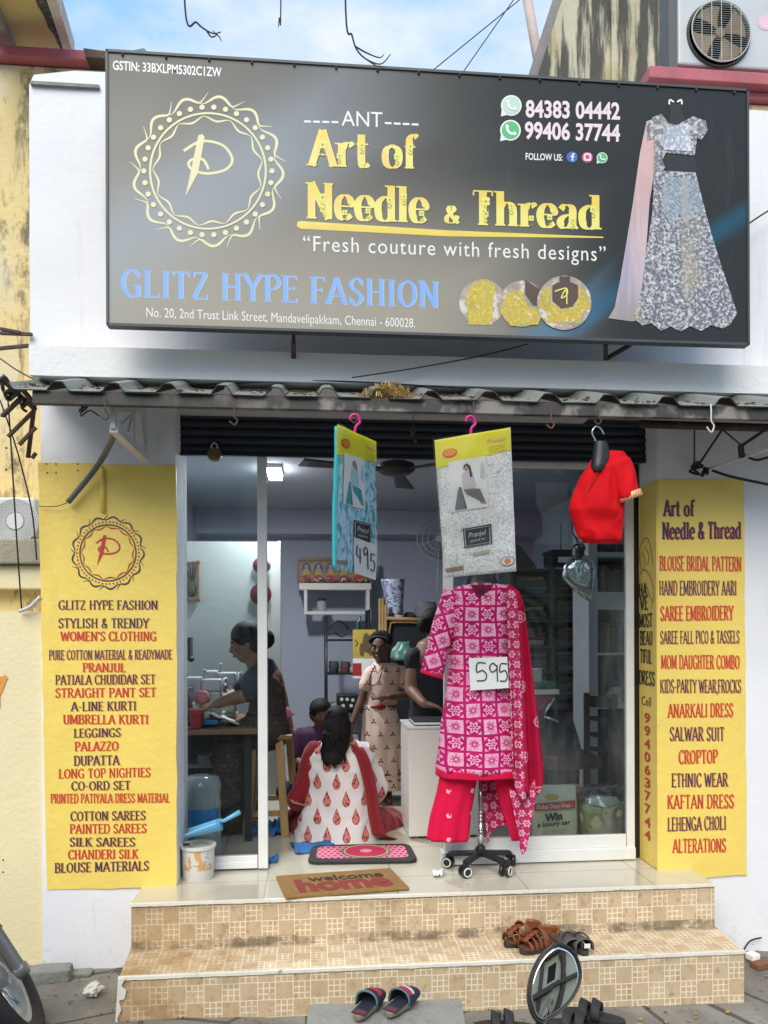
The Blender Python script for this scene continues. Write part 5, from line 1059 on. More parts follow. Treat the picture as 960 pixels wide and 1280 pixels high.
t = thing('scoop', 'pale blue plastic scoop lying on the paint bucket', 'scoop', V((bo.x, YK, ZF + h_ * .95)))
BLU = mat('pale_blue_plastic', (.12, .40, .64), .35, var=.06)
q = MB(); ct = P(252, 1037, YK - .01); ax = Matrix.Rotation(R(-18), 3, 'Y')
def scoop(u, v):
    a = pi * (.0 + u); r_ = .072 * (1 - .35 * v ** 2); return ct + ax @ V((-.075 + .165 * v, -.055 * cos(a) * (1 - .3 * v), .016 - .050 * sin(a) * (.55 + .45 * v)))
q.grid(scoop, 18, 12); q.grid(lambda u, v: ct + ax @ V((.09 + .004 * v, -.055 * .7 * (2 * u - 1) * (1 - .0 * v), .016 - .050 * v * sqrt(max(0, 1 - (2 * u - 1) ** 2)))), 12, 4); q.build('bowl', BLU, t, smooth=True, solid=.004)
q = MB(); q.tube([tuple(ct + ax @ V((.085, 0, .012))), tuple(P(280, 1026, YK - .03)), tuple(P(300, 1015, YK - .04))], [.010, .009, .012], 10); q.build('handle', BLU, t, smooth=True)
# doormats
q = MB(); z = ZF + .002
mp4 = [PZ(345, 1098, z), PZ(488, 1088, z), PZ(512, 1113, z), PZ(357, 1125, z)]
q.extr(mp4, (0, 0, .014)); cm = q.build('doormat', mat('coir_mat', (.33, .18, .055), .95, var=.3, vs=30, bump=1.0, bs=160), bevel=.005); tag(cm, 'brown coir doormat reading welcome home at the edge of the landing', 'doormat')
def matext(tx, u0, u1, v, ch, m, o, **k):
    vf = sans(tx, **k); xa_ = min(p[0] for p in vf[0]); xb_ = max(p[0] for p in vf[0]); c0 = sans_cap(); b = MB()
    def at(u, w_): return mp4[0].lerp(mp4[1], u).lerp(mp4[3].lerp(mp4[2], u), w_) + V((0, 0, .0145 + o))
    b.add([at(u0 + (u1 - u0) * (p[0] - xa_) / (xb_ - xa_), v - ch * p[1] / c0) for p in vf[0]], vf[1]); b.build('lettering', m, cm)
matext('home', .12, .90, .84, .52, mat('maroon_mat_print', (.22, .035, .025), .95), .0006, bold=.05); matext('welcome', .24, .88, .42, .24, mat('black_mat_print', (.04, .025, .015), .95), .0016, bold=.02)
q = MB(); z = ZF + .003; m4 = [PZ(390, 1060, z), PZ(512, 1058, z), PZ(523, 1079, z), PZ(384, 1081, z)]
def rr(n=8, r=.09):
    out = []
    for cx_, cy_, a0 in ((1 - r, r * 2, -90), (1 - r, 1 - r * 2, 0), (r, 1 - r * 2, 90), (r, r * 2, 180)):
        for k in range(n + 1): a = R(a0 + 90 * k / n); out.append((cx_ + r * cos(a), cy_ + r * 2 * sin(a)))
    return out
def m_at(u, v, o=0): return m4[0].lerp(m4[1], u).lerp(m4[3].lerp(m4[2], u), v) + V((0, 0, o))
q.extr([m_at(u, v) for u, v in rr()], (0, 0, .018)); wm = q.build('doormat', mat('charcoal_mat_edge', (.03, .03, .032), .8), bevel=.006); tag(wm, 'pink watermelon print doormat with dark edge just inside the door', 'doormat')
def flat(pts, o, m, nm): b = MB(); b.add([m_at(u, v, .0185 + o) for u, v in pts], [tuple(range(len(pts)))]); return b.build(nm, m, wm)
flat([(.5 + (u - .5) * .86, .5 + (v - .5) * .74) for u, v in rr()], .0006, mat('pink_mat_print', (.72, .20, .30), .9, var=.05, fn=lambda c: [(hyp(fr(c.x * 32.0 + par(fl(c.y * 26.0)) * .5) - .5, fr(c.y * 26.0) - .5) < .24, (.03, .02, .03))]), 'field')
for r_, o, m in ((.235, .0012, mat('green_mat_print', (.10, .26, .08), .9)), (.215, .0018, mat('pale_mat_print', (.55, .55, .35), .9)), (.20, .0024, mat('red_mat_print', (.62, .03, .10), .9, var=.2)), (.06, .003, mat('blush_mat_print', (.75, .38, .42), .9))): flat([(.54 + r_ * cos(2 * pi * k / 32), .47 + r_ * 1.75 * sin(2 * pi * k / 32)) for k in range(32)], o, m, 'slice_print')
# ------------------------------------------------------------------ inside the shop
WD = mat('raw_wood', (.42, .26, .10), .6, var=.3, vs=5, fn=lambda c: [(sstep(nse(c.ob, 9, 6, .7, (3, 3, .3)), .5, .65) * .6, (.24, .13, .05))])
DWD = mat('dark_wood', (.045, .028, .02), .45, var=.3, vs=6)
BRW = mat('brown_laminate', (.22, .12, .055), .45, var=.25, vs=6)
WHL = mat('white_laminate', (.74, .72, .66), .4, var=.04)
# ceiling tube light (lit in the photo)
t = thing('ceiling_light', 'lit white tube light on the shop ceiling seen behind the window post', 'ceiling light', (P(342, 590, 5.45).x - .2, 5.45, 2.62))
lo = ORG[t.name]; xe = P(353, 590, 5.45).x
xe0 = P(335, 590, 5.45).x
q = MB(); q.box(xe0, xe, 5.25, 5.55, 2.612, 2.638); q.build('housing', M['steelw'], t)
q = MB(); q.box(xe0 + .005, xe - .005, 5.255, 5.545, 2.586, 2.612); q.build('tube', mat('lit_tube', (1, 1, 1), .5, var=0, emit=(.92, .97, 1, 14)), t)
def lamp(x, y, sx, sy, e):
    al = bpy.data.lights.new('ceiling_lamp', 'AREA'); al.shape = 'RECTANGLE'; al.size = sx; al.size_y = sy; al.energy = e; al.color = (.90, .95, 1); o = bpy.data.objects.new('ceiling_lamp', al); col.objects.link(o); o.location = (x, y, 2.58); return o
lamp((xe + xe0) / 2, 5.4, .10, .3, 17)
# fan
t = thing('ceiling_fan', 'dark brown ceiling fan seen through the open door', 'fan', P(495, 578, 4.75) + V((0, 0, .1)))
fo = P(495, 588, 4.75); q = MB(); q.lathe(fo, [(.02, -.025), (.09, -.02), (.115, .0), (.115, .035), (.08, .05), (.02, .06)], 28); q.tube([fo + V((0, 0, .05)), V((fo.x, fo.y, ZC))], .012); FAN = mat('dark_brown_fan', (.03, .022, .02), .4, .2); q.build('motor', FAN, t, ang=40)
for k in range(3):
    a = R(78 + 120 * k); dv = V((cos(a), sin(a), 0)); nv = V((-sin(a), cos(a), .12)); q = MB()
    q.grid(lambda u, v: fo + dv * (.10 + .50 * v) + nv * (u - .5) * (.07 + .06 * v), 4, 8); q.build('blade', FAN, t, smooth=True, solid=.006)
# white partition with picture and round wall hanging
YPn = 5.55
t = thing('partition', 'pale green white partition board at the left inside the shop', 'partition', V((P(280, 900, YPn).x, YPn, ZF)))
PT = mat('pale_green_board', (.39, .42, .40), .5, var=.04)
q = MB(); q.box(XI0, P(349, 800, YPn).x, YPn, YPn + .05, ZF, P(300, 677, YPn).z); q.box(P(347.5, 800, YPn).x, P(351, 800, YPn).x, YPn - .012, YPn + .062, ZF, P(300, 677, YPn).z + .005); q.build('board', PT, t)
q = MB(); q.px(228, 703, 249, 752, YPn - .02, YPn); 
t = thing('wall_picture', 'narrow dark framed picture of a green vase hanging on the partition', 'picture', P(238, 752, YPn))
q = MB()
for bx in ((229, 702, 250, 704.5), (229, 749, 250, 751.5), (230.5, 700, 232.5, 753), (246.5, 700, 248.5, 753)): q.px(*bx, YPn - .025 - .003 * (bx[0] > 229.5), YPn - .008)
q.build('frame', BRW, t); q = MB(); q.px(232, 704, 247, 750, YPn - .012, YPn - .004); q.build('backing', PT, t)
q = MB(); yv = YPn - .02; q.lathe(P(239, 746, yv), [(.01, 0), (.028, .02), (.032, .05), (.018, .10), (.012, .13), (.022, .15)], 16, sy=.25); q.build('vase_relief', mat('olive_vase', (.08, .10, .05), .5, var=.4, vs=30), t, smooth=True)
q = MB(); yv = YPn - .02
for s in (-1, 0, 1): q.cap(P(239 + s * 2, 722, yv), P(239 + s * 4, 709 - 2 * (s == 0), yv), .008, .004, 8)
q.build('leaf_relief', mat('brown_leaf', (.09, .055, .04), .6), t, smooth=True)
t = thing('wall_hanging', 'two round red and black paper fans hung one above the other on partition', 'wall hanging', P(325, 755, YPn))
q = MB(); ax = Matrix.Rotation(R(90), 3, 'X'); HRED = mat('dark_red_lacquer', (.10, .012, .018), .5, var=.4, vs=20)
for (x, y, r_) in ((326, 707, .056), (326, 743, .075)):
    q.lathe(P(x, y, YPn - .02), [(.001, .022), (r_ * .3, .020), (r_ * .5, .010), (r_, .006), (r_, 0)], 24, m=ax)
q.build('fan_disc', HRED, t, ang=40); q = MB(); q.lathe(P(331, 708, YPn - .025), [(.001, .05), (.03, .045), (.042, .01), (.042, 0)], 20, m=ax); q.tube([P(326, 700, YPn - .02), P(326, 762, YPn - .02)], .006); q.build('black_tie', M['black'], t, ang=40)
# sewing table, machines, things on it
YT = 4.42
t = thing('sewing_table', 'brown topped sewing table behind the left window', 'table', V((P(250, 1000, YT).x, YT + .3, ZF)))
zt_ = P(270, 912, YT).z; x_r = P(322, 915, YT).x
q = MB(); q.box(XI0 + .01, x_r, YT, YT + .85, zt_ - .030, zt_); q.build('tabletop', BRW, t, bevel=.004)
for x, y in ((x_r - .06, YT + .08), (x_r - .06, YT + .78), (XI0 + .12, YT + .08), (XI0 + .12, YT + .78)): q = MB(); q.box(x - .02, x + .02, y - .02, y + .02, ZF, zt_ - .03); q.build('leg', M['black'], t)
q = MB(); q.box(XI0 + .1, x_r - .04, YT + .75, YT + .78, ZF + .05, zt_ - .1); q.build('back_panel', M['black'], t)
q = MB(); q.px(232, 955, 300, 960, YT + .3, YT + .55); q.px(247, 944, 262, 956, YT + .3, YT + .42); q.tube([P(256, 948, YT + .3), P(268, 942, YT + .3), P(290, 949, YT + .3)], .012); q.tube([P(270, 953, YT + .28), P(305, 951, YT + .28)], .012); q.build('machine_motor', mat('grey_machine_motor', (.22, .23, .24), .4, .3), t, ang=40)
GRYM = mat('machine_white', (.55, .56, .54), .35, var=.06)
def machine(x, y, px, lbl, hh):
    o0 = V((px.x, px.y, zt_)); t = thing('sewing_machine', lbl, 'sewing machine', o0, 'sewing machines on the brown table')
    b = MB(); b.box(o0.x - .10, o0.x + .16, o0.y - .08, o0.y + .1, zt_ + .001, zt_ + .03); b.build('bed', GRYM, t, bevel=.008)
    b = MB(); b.box(o0.x - .05, o0.x + .045, o0.y - .055, o0.y + .055, zt_ + .10, zt_ + hh); b.box(o0.x + .045, o0.x + .16, o0.y - .05, o0.y + .05, zt_ + hh - .085, zt_ + hh - .012); b.box(o0.x + .09, o0.x + .16, o0.y - .05, o0.y + .05, zt_ + .03, zt_ + hh - .085); b.build('head', GRYM, t, bevel=.012)
    b = MB(); b.lathe(o0 + V((.17, 0, hh - .05)), [(.001, 0), (.045, 0), (.05, .01), (.045, .022), (.001, .022)], 20, m=Matrix.Rotation(R(90), 3, 'Y')); b.build('handwheel', M['chrome'], t, ang=40)
    b = MB(); b.tube([o0 + V((-.02, -.03, .03)), o0 + V((-.02, -.03, .10))], .008); b.lathe(o0 + V((-.01, -.058, hh - .06)), [(.001, 0), (.014, 0), (.010, .018)], 12, m=Matrix.Rotation(R(90), 3, 'X')); b.build('needle_bar', M['chrome'], t, smooth=True)
    b = MB(); b.lathe(o0 + V((.06, 0, hh - .01)), [(.004, 0), (.014, .004), (.012, .05), (.004, .054)], 12); b.build('spool', mat('thread_spool', (.4, .4, .42), .6), t, ang=40)
machine(0, 0, P(243, 872, YT + .28), 'nearer white sewing machine beside the red basket', P(240, 846, YT + .28).z - zt_)
machine(0, 0, P(264, 866, YT + .62), 'farther white sewing machine against the partition', P(264, 838, YT + .62).z - zt_)
q = MB()
def cl(u, v):
    p = P(241 + 58 * u, 884 + 22 * u - 16 * (1 - u) * (v), YT + .10 + .22 * v); p.z = max(p.z, zt_ + .004); return p + V((0, 0, .012 * noise.noise(V((u * 5, v * 5, 2)))))
q.grid(cl, 20, 10); tag(q.build('white_cloth', mat('white_cotton', (.66, .65, .60), .85, var=.06), smooth=True, solid=.005), 'white cloth being sewn, draped over the table edge', 'cloth')
q = MB(); q.rows([(868, 262, 286, .05), (876, 256, 292, .07), (888, 250, 296, .08)], YT + .38, 24, wr=.01); o = q.build('white_cloth', mat('offwhite_cotton', (.5, .5, .47), .85), smooth=True); tag(o, 'heaped white cloth under the seamstress hands', 'cloth')
q = MB(); q.rows([(864, 246, 258, .02), (872, 244, 262, .03), (878, 246, 260, .025)], YT + .16, 18, wr=.014, wf=20); tag(q.build('pink_cloth', mat('pink_scrap', (.62, .22, .24), .85), smooth=True), 'small pink cloth scrap beside the sewing machine', 'cloth')
q = MB(); a = P(224, 913, YT + .07); q.rows([(886, 236, 256, .055), (890, 237, 255, .055), (908, 239, 253, .05)], YT + .07, 28, sq=.35); tag(q.build('red_basket', mat('red_plastic_basket', (.30, .012, .014), .4), smooth=False), 'red plastic basket on the sewing table', 'basket')
q = MB(); q.box(XI0 + .02, P(251, 910, YT + .05).x, YT + .02, YT + .22, zt_ + .001, zt_ + .018); tag(q.build('red_tray', mat('red_tray_plastic', (.28, .008, .012), .4), bevel=.004), 'flat red tray under the red basket', 'tray')
q = MB(); q.px(253, 900, 272, 906.5, YT + .10, YT + .18); tag(q.build('blue_box', mat('blue_box_plastic', (.02, .16, .42), .4), bevel=.006), 'small blue box beside the red basket', 'box')
q = MB(); q.rows([(848, 222, 230, .04), (858, 221, 236, .06), (872, 221, 239, .07), (890, 221, 237, .07), (904, 221, 240, .07)], YT + .12, 26, wr=.03, wf=14, seed=5); tag(q.build('purple_cloth', mat('purple_maroon_cloth', (.085, .015, .04), .85, var=.5, vs=12), smooth=True), 'bunched purple and maroon cloth at the left end of the table', 'cloth')
q = MB(); pts = [P(224, 800, 5.3), P(236, 803, 5.28), P(238, 830, 5.26), P(236, 840, 5.3)]; q.px(225, 797, 238, 826, 5.2, 5.3); q.tube([P(230, 826, 5.2), P(233, 850, 5.2), P(238, 858, 5.1)], .012); q.tube([P(227, 770, 5.25), P(229, 797, 5.25)], .02); q.ball(P(227, 775, 5.2), .03, 10); q.ball(P(239, 824, 5.2), .02, 10); tag(q.build('task_lamp', M['black'], ang=40), 'black bracket lamp and switch box by the partition behind the machines', 'lamp')
# stool
t = thing('stool', 'raw wooden stool under the seamstress', 'stool', V((P(335, 1036, 4.62).x, 4.72, ZF)))
zs = P(336, 919, 4.56).z; sx0, sx1 = P(309, 920, 4.56).x, P(366, 920, 4.56).x
q = MB(); q.box(sx0, sx1, 4.56, 4.90, zs - .03, zs); q.build('seat', mat('brown_stool_seat', (.20, .115, .045), .45, var=.3), t, bevel=.006)
for xt, yt, xb_, yb_ in ((sx0 + .03, 4.60, sx0 - .005, 4.57), (sx1 - .08, 4.60, sx1 - .045, 4.57), (sx0 + .03, 4.86, sx0 - .005, 4.89), (sx1 - .03, 4.86, sx1 + .01, 4.89)): q = MB(); q.bar((xt, yt, zs - .03), (xb_, yb_, ZF), .045, .045, up=(0, 1, 0)); q.build('leg', WD, t, bevel=.003)
q = MB(); q.bar((sx0, 4.585, ZF + .13), (sx1 - .05, 4.585, ZF + .13), .02, .03); q.bar((sx0, 4.88, ZF + .16), (sx1, 4.88, ZF + .16), .02, .03); q.build('stretcher', WD, t)
# water can
YW = 4.16
t = thing('water_can', 'clear twenty litre water can with blue label behind the left window', 'water can', V((P(251, 1050, YW).x, YW + .02, ZF)))
wo = ORG[t.name]; r_ = 25 * mpp(251, YW); hh = P(251, 969, YW).z - ZF
pr = [(r_ * .9, 0), (r_, .02)] + [(r_ * (1 - .05 * (k % 2)), .05 + k * (hh - .12) / 8) for k in range(9)] + [(r_, hh - .05), (r_ * .86, hh - .01), (r_ * .3, hh)]
q = MB(); q.lathe(wo, pr, 36); q.build('bottle', mat('cloudy_bottle_plastic', (.26, .32, .33), .18, var=.1, coat=.5), t, smooth=True)
q = MB(); zl0, zl1 = P(251, 1026, YW).z, P(251, 1008, YW).z
q.rings([[wo + V(((r_ + .006) * cos(a), (r_ + .006) * sin(a), z - ZF)) for a in [R(-125 + 95 * k / 16) for k in range(17)]] for z in (zl0, zl1)], False); lb = q.build('label', mat('blue_water_label', (.02, .20, .50), .4), t, smooth=True)
# counter
YC = 4.42
t = thing('counter', 'white laminate counter cabinet on short legs inside the door', 'counter', V((P(540, 1046, YC).x, YC + .15, ZF)))
cx0 = P(511, 980, YC).x; cx1 = cx0 + .40; zc1 = P(511, 909, YC).z; zc0 = P(511, 1046, YC).z; YC2 = YC + .40
q = MB(); q.box(cx0, cx1, YC, YC2, zc0, zc1 - .012); q.build('cabinet', WHL, t, bevel=.003)
q = MB(); q.box(cx0 - .006, cx1 + .006, YC - .006, YC2 + .004, zc1 - .012, zc1); q.build('top', mat('white_counter_top', (.68, .67, .62), .3), t, bevel=.002)
for x, y in ((cx0 + .05, YC + .05), (cx1 - .05, YC + .05), (cx0 + .05, YC2 - .05), (cx1 - .05, YC2 - .05)): q = MB(); q.tube([(x, y, ZF), (x, y, zc0)], .016, 12); q.build('leg', M['steelw'], t, smooth=True)
q = MB(); q.box(cx0 + .04, cx0 + .25, YC + .05, YC + .32, zc1 + .001, zc1 + .006); q.box(cx0 + .04, cx0 + .25, YC + .05, YC + .32, zc1 + .020, zc1 + .026); tag(q.build('ledger_book', mat('black_cover', (.02, .022, .03), .5), bevel=.001), 'closed dark book lying on the white counter', 'book')
bk = bpy.data.objects['ledger_book']; q = MB(); q.box(cx0 + .045, cx0 + .245, YC + .053, YC + .317, zc1 + .006, zc1 + .020); q.build('pages', CARD, bk)
# altar shelf with god pictures
YA = 7.1
t = thing('wall_shelf', 'white two level wall shelf under the framed devotional pictures', 'shelf', P(415, 770, YA))
q = MB(); q.px(374, 729, 464, 737, YA, YA + .22); q.build('board', WHL, t); q = MB(); q.px(382, 764, 462, 768, YA + .02, YA + .22); q.build('board', WHL, t); q = MB(); q.px(380, 737, 384, 768, YA + .01, YA + .22); q.build('side', WHL, t); q = MB(); q.px(458, 737, 462, 768, YA + .01, YA + .22); q.build('side', WHL, t)
t = thing('devotional_frame', 'wide brown frame of three seated deity pictures on the wall shelf', 'picture', P(415, 729, YA + .1))
q = MB(); q.px(371, 697, 465, 701, YA + .1, YA + .16); q.px(371, 726, 465, 729, YA + .1, YA + .16); q.px(371, 701, 374.5, 726, YA + .1, YA + .16); q.px(461, 701, 465, 726, YA + .1, YA + .16); q.build('frame', BRW, t)
q = MB(); q.px(374, 700, 462, 727, YA + .12, YA + .14); q.build('print', mat('gold_print', (.38, .25, .10), .5, var=.5, vs=20), t)
fm = [mat('deity_blue', (.05, .09, .28), .5), mat('deity_gold', (.55, .36, .08), .5, var=.4, vs=40), mat('deity_red', (.36, .05, .08), .5), mat('deity_face', (.55, .33, .16), .5)]
for i, x in enumerate((383, 398, 413, 430, 447)):
    for k, (dy, rx, ry) in enumerate(((712, 6, 9), (717, 4.5, 7), (722, 5.5, 3.5), (708, 1.8, 2.3))): q = MB(); disc(q, x, dy, rx, YA + .12, .002 + .002 * k, 16, ry); q.build('deity_print', fm[k], t)
q = MB(); rd = random.Random(4)
for i in range(60): x = rd.uniform(376, 460); q.ball(P(x, 727 - rd.random() * 4, YA + .06), rd.uniform(.008, .016), 6, mi=i % 4)
tag(q.build('flower_garland', [mat('marigold', (.6, .28, .03), .8), mat('pink_flower', (.5, .05, .15), .8), mat('leaf_green', (.10, .16, .05), .8), mat('white_flower', (.6, .56, .48), .8)], smooth=True), 'row of small offering flowers before the devotional pictures', 'flowers')
t = thing('jar', 'small white jar on the lower wall shelf', 'jar', P(402, 764, YA + .08)); q = MB(); q.lathe(ORG[t.name], [(.04, 0), (.045, .01), (.045, .08), (.03, .095)], 16); q.build('body', mat('pale_jar', (.45, .45, .42), .4), t, ang=40); q = MB(); q.lathe(ORG[t.name] + V((0, 0, .0955)), [(.034, 0), (.034, .02)], 16); q.build('lid', M['black'], t, ang=40)
# black metal rack
YR = 6.55
t = thing('metal_rack', 'black metal folding rack full of goods against the back wall', 'rack', V((P(434, 960, YR).x, YR, ZF)))
q = MB()
for x in (407.5, 461):
    for y in (YR, YR + .3): p = P(x, 770 if x < 420 else 762, YR); q.tube([(p.x, y, ZF), (p.x, y, p.z)], .012)
q.build('post', M['black'], t, smooth=True)
for y in (800, 842, 890, 935): q = MB(); q.px(407, y - 1, 462, y + 1.5, YR, YR + .3); q.build('shelf', M['black'], t)
q = MB(); q.tube([P(410 + 26 * k / 10, 786 - 10 * sin(pi * k / 10), YR) for k in range(11)], .008); q.tube([P(412 + 20 * k / 10, 793 - 3 * sin(pi * k / 5), YR) for k in range(11)], .006); q.build('scroll', M['black'], t, smooth=True)
rd = random.Random(3)
for y, its in ((800, 0), (842, 3), (890, 4), (935, 4)):
    for i in range(its):
        x = 411 + i * 13 + rd.uniform(0, 3); hgt = rd.uniform(8, 20); q = MB(); cL = rd.choice([(.06, .08, .14), (.16, .15, .14), (.05, .05, .06), (.30, .30, .32), (.12, .05, .05)])
        q.rows([(y - 1 - hgt, x, x + 10, .07), (y - 1 - hgt * .5, x - 1, x + 11, .09), (y - 1, x, x + 10, .09)], YR + .15, 18, wr=.02, wf=12, seed=i + y, sq=.6)
        tag(q.build('folded_cloth', mat('shelf_cloth', cL, .85, var=.3), smooth=True), 'folded dark cloth bundle on the black metal rack', 'cloth', 'cloth bundles on the black rack')
t = thing('radio', 'black tape radio with two dials on the black rack', 'radio', P(430, 888, YR - .02)); q = MB(); q.px(421, 868, 448, 888, YR - .03, YR + .15); q.build('case', M['black'], t, bevel=.01)
q = MB()
for x, y in ((427, 874), (434, 874), (441, 875), (429, 882), (439, 882)): disc(q, x, y, 2.2, YR - .03, .004, 14)
q.build('dial', M['steelw'], t)
# calendar
YL = 6.30
t = thing('calendar', 'yellow wall calendar with a devotional picture and red bottom hung on the rack', 'calendar', P(450, 848, YL))
q = MB(); q.px(441, 787, 470, 822.5, YL, YL + .01); q.build('picture', mat('yellow_calendar', (.55, .38, .06), .6, var=.3, vs=14), t); q = MB(); q.px(441, 829, 452, 845, YL, YL + .01); q.build('date_pad', mat('red_date_pad', (.42, .03, .03), .6), t); q = MB(); q.px(441, 823, 470, 829, YL, YL + .01); q.px(452, 829, 470, 848, YL, YL + .01); q.px(441, 845, 452, 848, YL, YL + .01); q.build('sheet', CARD, t)
q = MB()
for x, y, rx, ry in ((458, 803, 5, 12), (452, 812, 3, 8), (463, 810, 3.5, 9)): disc(q, x, y, rx, YL, .002 + .001 * rx, 14, ry)
q.build('figure_print', mat('figure_olive', (.14, .10, .04), .6, var=.5, vs=40), t); q = MB(); pstroke(q, [(444, 800), (447, 804), (444, 808)], 1, YL, .003); q.build('symbol_print', PEN, t)
q = MB(); q.rows([(770, 449, 452, .02), (778, 445, 450, .035), (800, 443, 452, .04)], 6.4, 16); tag(q.build('green_bottle', mat('green_glass', (.02, .09, .07), .2), smooth=True), 'tall dark green bottle standing behind the calendar', 'bottle')
# cane dresser with mirror and goods on top
YD = 6.25
t = thing('cane_cabinet', 'cane framed dark cabinet behind the standing girl', 'cabinet', V((P(520, 960, YD).x, YD + .2, ZF)))
CN = mat('cane', (.28, .17, .06), .5, var=.3, vs=20)
q = MB()
for x in (475, 478.5, 482, 560): p = P(x, 768, YD); q.tube([(p.x, YD, ZF), (p.x, YD, P(475, 748 if x < 480 else 756, YD).z)], .013)
q.tube([P(482, 773, YD), P(562, 776, YD)], .016); q.tube(smooth_pts([tuple(P(487, 800, YD)), tuple(P(488, 783, YD)), tuple(P(496, 778, YD)), tuple(P(556, 780, YD))], 5), .008); q.build('cane_frame', CN, t, smooth=True)
q = MB(); q.px(482, 775, 564, 950, YD + .02, YD + .4); q.build('body', mat('dark_cabinet_inside', (.02, .022, .025), .5), t)
rd = random.Random(6); q = MB(); q.rows([(802, 498, 512, .05), (812, 490, 516, .08), (824, 488, 518, .08)], YD - .06, 20, wr=.03, wf=14); tag(q.build('green_packet', mat('green_printed_packet', (.10, .28, .20), .35, var=.6, vs=14, fn=lambda c: [(sstep(nse(c.ob, 12, 3), .5, .6), (.45, .46, .42))]), smooth=True), 'shiny green and white packet beside the standing girl', 'packet')
t = thing('patterned_roll', 'blue and white patterned vase shaped bundle on the cane cabinet', 'vase', P(492, 773, YD + .05))
q = MB(); q.rows([(724, 476, 507, .08), (730, 477, 506, .09), (750, 482, 504, .08), (771, 482, 504, .085)], YD + .15, 26, wr=.012); q.build('body', mat('blue_white_print', (.42, .45, .52), .4, fn=lambda c: [(sstep(nse(c.ob, 22, 4, .6, None, 2.0), .5, .54), (.05, .08, .22))]), t, smooth=True)
q = MB(); q.rows([(769, 494, 505, .03), (774, 493, 506, .03)], YD + .06, 14); tag(q.build('pink_cloth', mat('pink_folded', (.6, .25, .33), .8), smooth=True), 'pink cloth piece on top of the cane cabinet', 'cloth')
for (x0_, x1_, y0_, lbl, cL) in ((505, 520, 766, 'black cloth heap on the cane cabinet', (.02, .02, .024)), (518, 548, 752, 'grey cloth heap on the cane cabinet beside the pedestal fan', (.16, .16, .18))):
    q = MB(); q.rows([(y0_, x0_ + 3, x1_ - 3, .06), ((y0_ + 773) / 2, x0_, x1_, .1), (773, x0_ - 1, x1_ + 1, .1)], YD + .2, 22, wr=.03, wf=12); tag(q.build('cloth_heap', mat('cloth_heap', cL, .9, var=.4), smooth=True), lbl, 'cloth')
# wall fan with wire guard
YWf = 7.2; t = thing('wall_fan', 'white wall fan with round wire guard on the back wall', 'fan', P(548, 700, YWf))
cc = P(548, 674, YWf); rr_ = 27 * mpp(548, YWf); q = MB()
for r2 in (1, .75, .5): q.tube([cc + V((rr_ * r2 * cos(2 * pi * k / 36), -.03 * (1.2 - r2), rr_ * r2 * sin(2 * pi * k / 36))) for k in range(36)], .005, 5, closed=True)
for k in range(20): a = 2 * pi * k / 20; q.tube([cc + V((.03 * cos(a), -.05, .03 * sin(a))), cc + V((rr_ * cos(a), 0, rr_ * sin(a)))], .002, 4)
q.build('guard', M['steelw'], t)
q = MB()
for k in range(3):
    q.grid(lambda u, v, k=k: cc + V((rr_ * (.15 + .7 * v) * cos(2.1 * k + (u - .5) * 1.2), .02 - .02 * (u - .5), rr_ * (.15 + .7 * v) * sin(2.1 * k + (u - .5) * 1.2))), 5, 5)
q.build('blades', mat('grey_fan_blade', (.30, .34, .40), .4), t, solid=.003)
q = MB(); q.lathe(cc, [(.001, .06), (.03, .055), (.035, -.05), (.02, -.1)], 18, m=Matrix.Rotation(R(90), 3, 'X')); q.box(cc.x - .03, cc.x + .03, cc.y + .06, YB, cc.z - .13, cc.z + .02); q.build('motor', M['steelw'], t, ang=40)
q = MB(); q.tube([P(548, 688, YWf), P(546, 740, YWf)], .004); q.build('cord', M['steelw'], t)
# blue cloth scraps on the floor
BC = mat('blue_cotton_scrap', (.03, .17, .42), .85, var=.3, vs=20)
def scrap(pts, lbl, h=.03, sd=0, m=BC):
    b = MB(); q3 = [PZ(x, y, ZF + .004) for x, y in pts]
    b.grid(lambda u, v: q3[0].lerp(q3[1], u).lerp(q3[3].lerp(q3[2], u), v) + V((0, 0, h * max(0, .35 + noise.noise(V((u * 3 + sd, v * 3, sd)))) + .002)) + .02 * noise.noise_vector(V((u * 4, v * 4, sd + 9.))) * V((1, 1, 0)).length * .5, 14, 10); o = b.build('cloth_scrap', m, smooth=True, solid=.003)
    for v in o.data.vertices:
        if v.co.z + o.location.z < ZF + .003: v.co.z = ZF + .003 - o.location.z
    return tag(o, lbl, 'cloth scrap', 'blue cloth scraps on the shop floor')
scrap([(362, 1056), (412, 1053), (420, 1062), (372, 1068)], 'flat blue cloth scrap beside the watermelon doormat', .03, 1)
scrap([(334, 1034), (352, 1032), (360, 1044), (338, 1046)], 'crumpled blue cloth scrap right of the window post by the stool', .07, 3)
scrap([(302, 1036), (322, 1032), (322, 1046), (304, 1047)], 'blue cloth scrap left of the window post behind glass', .06, 5)
scrap([(334, 1074), (347, 1073), (347, 1078), (335, 1079)], 'smallest blue cloth scrap near the window post foot', .02, 7)
scrap([(540, 1092), (554, 1090), (552, 1096), (542, 1097)], 'scrap of white paper on the landing by the castor base', .02, 9, CARD).pop('group', None)
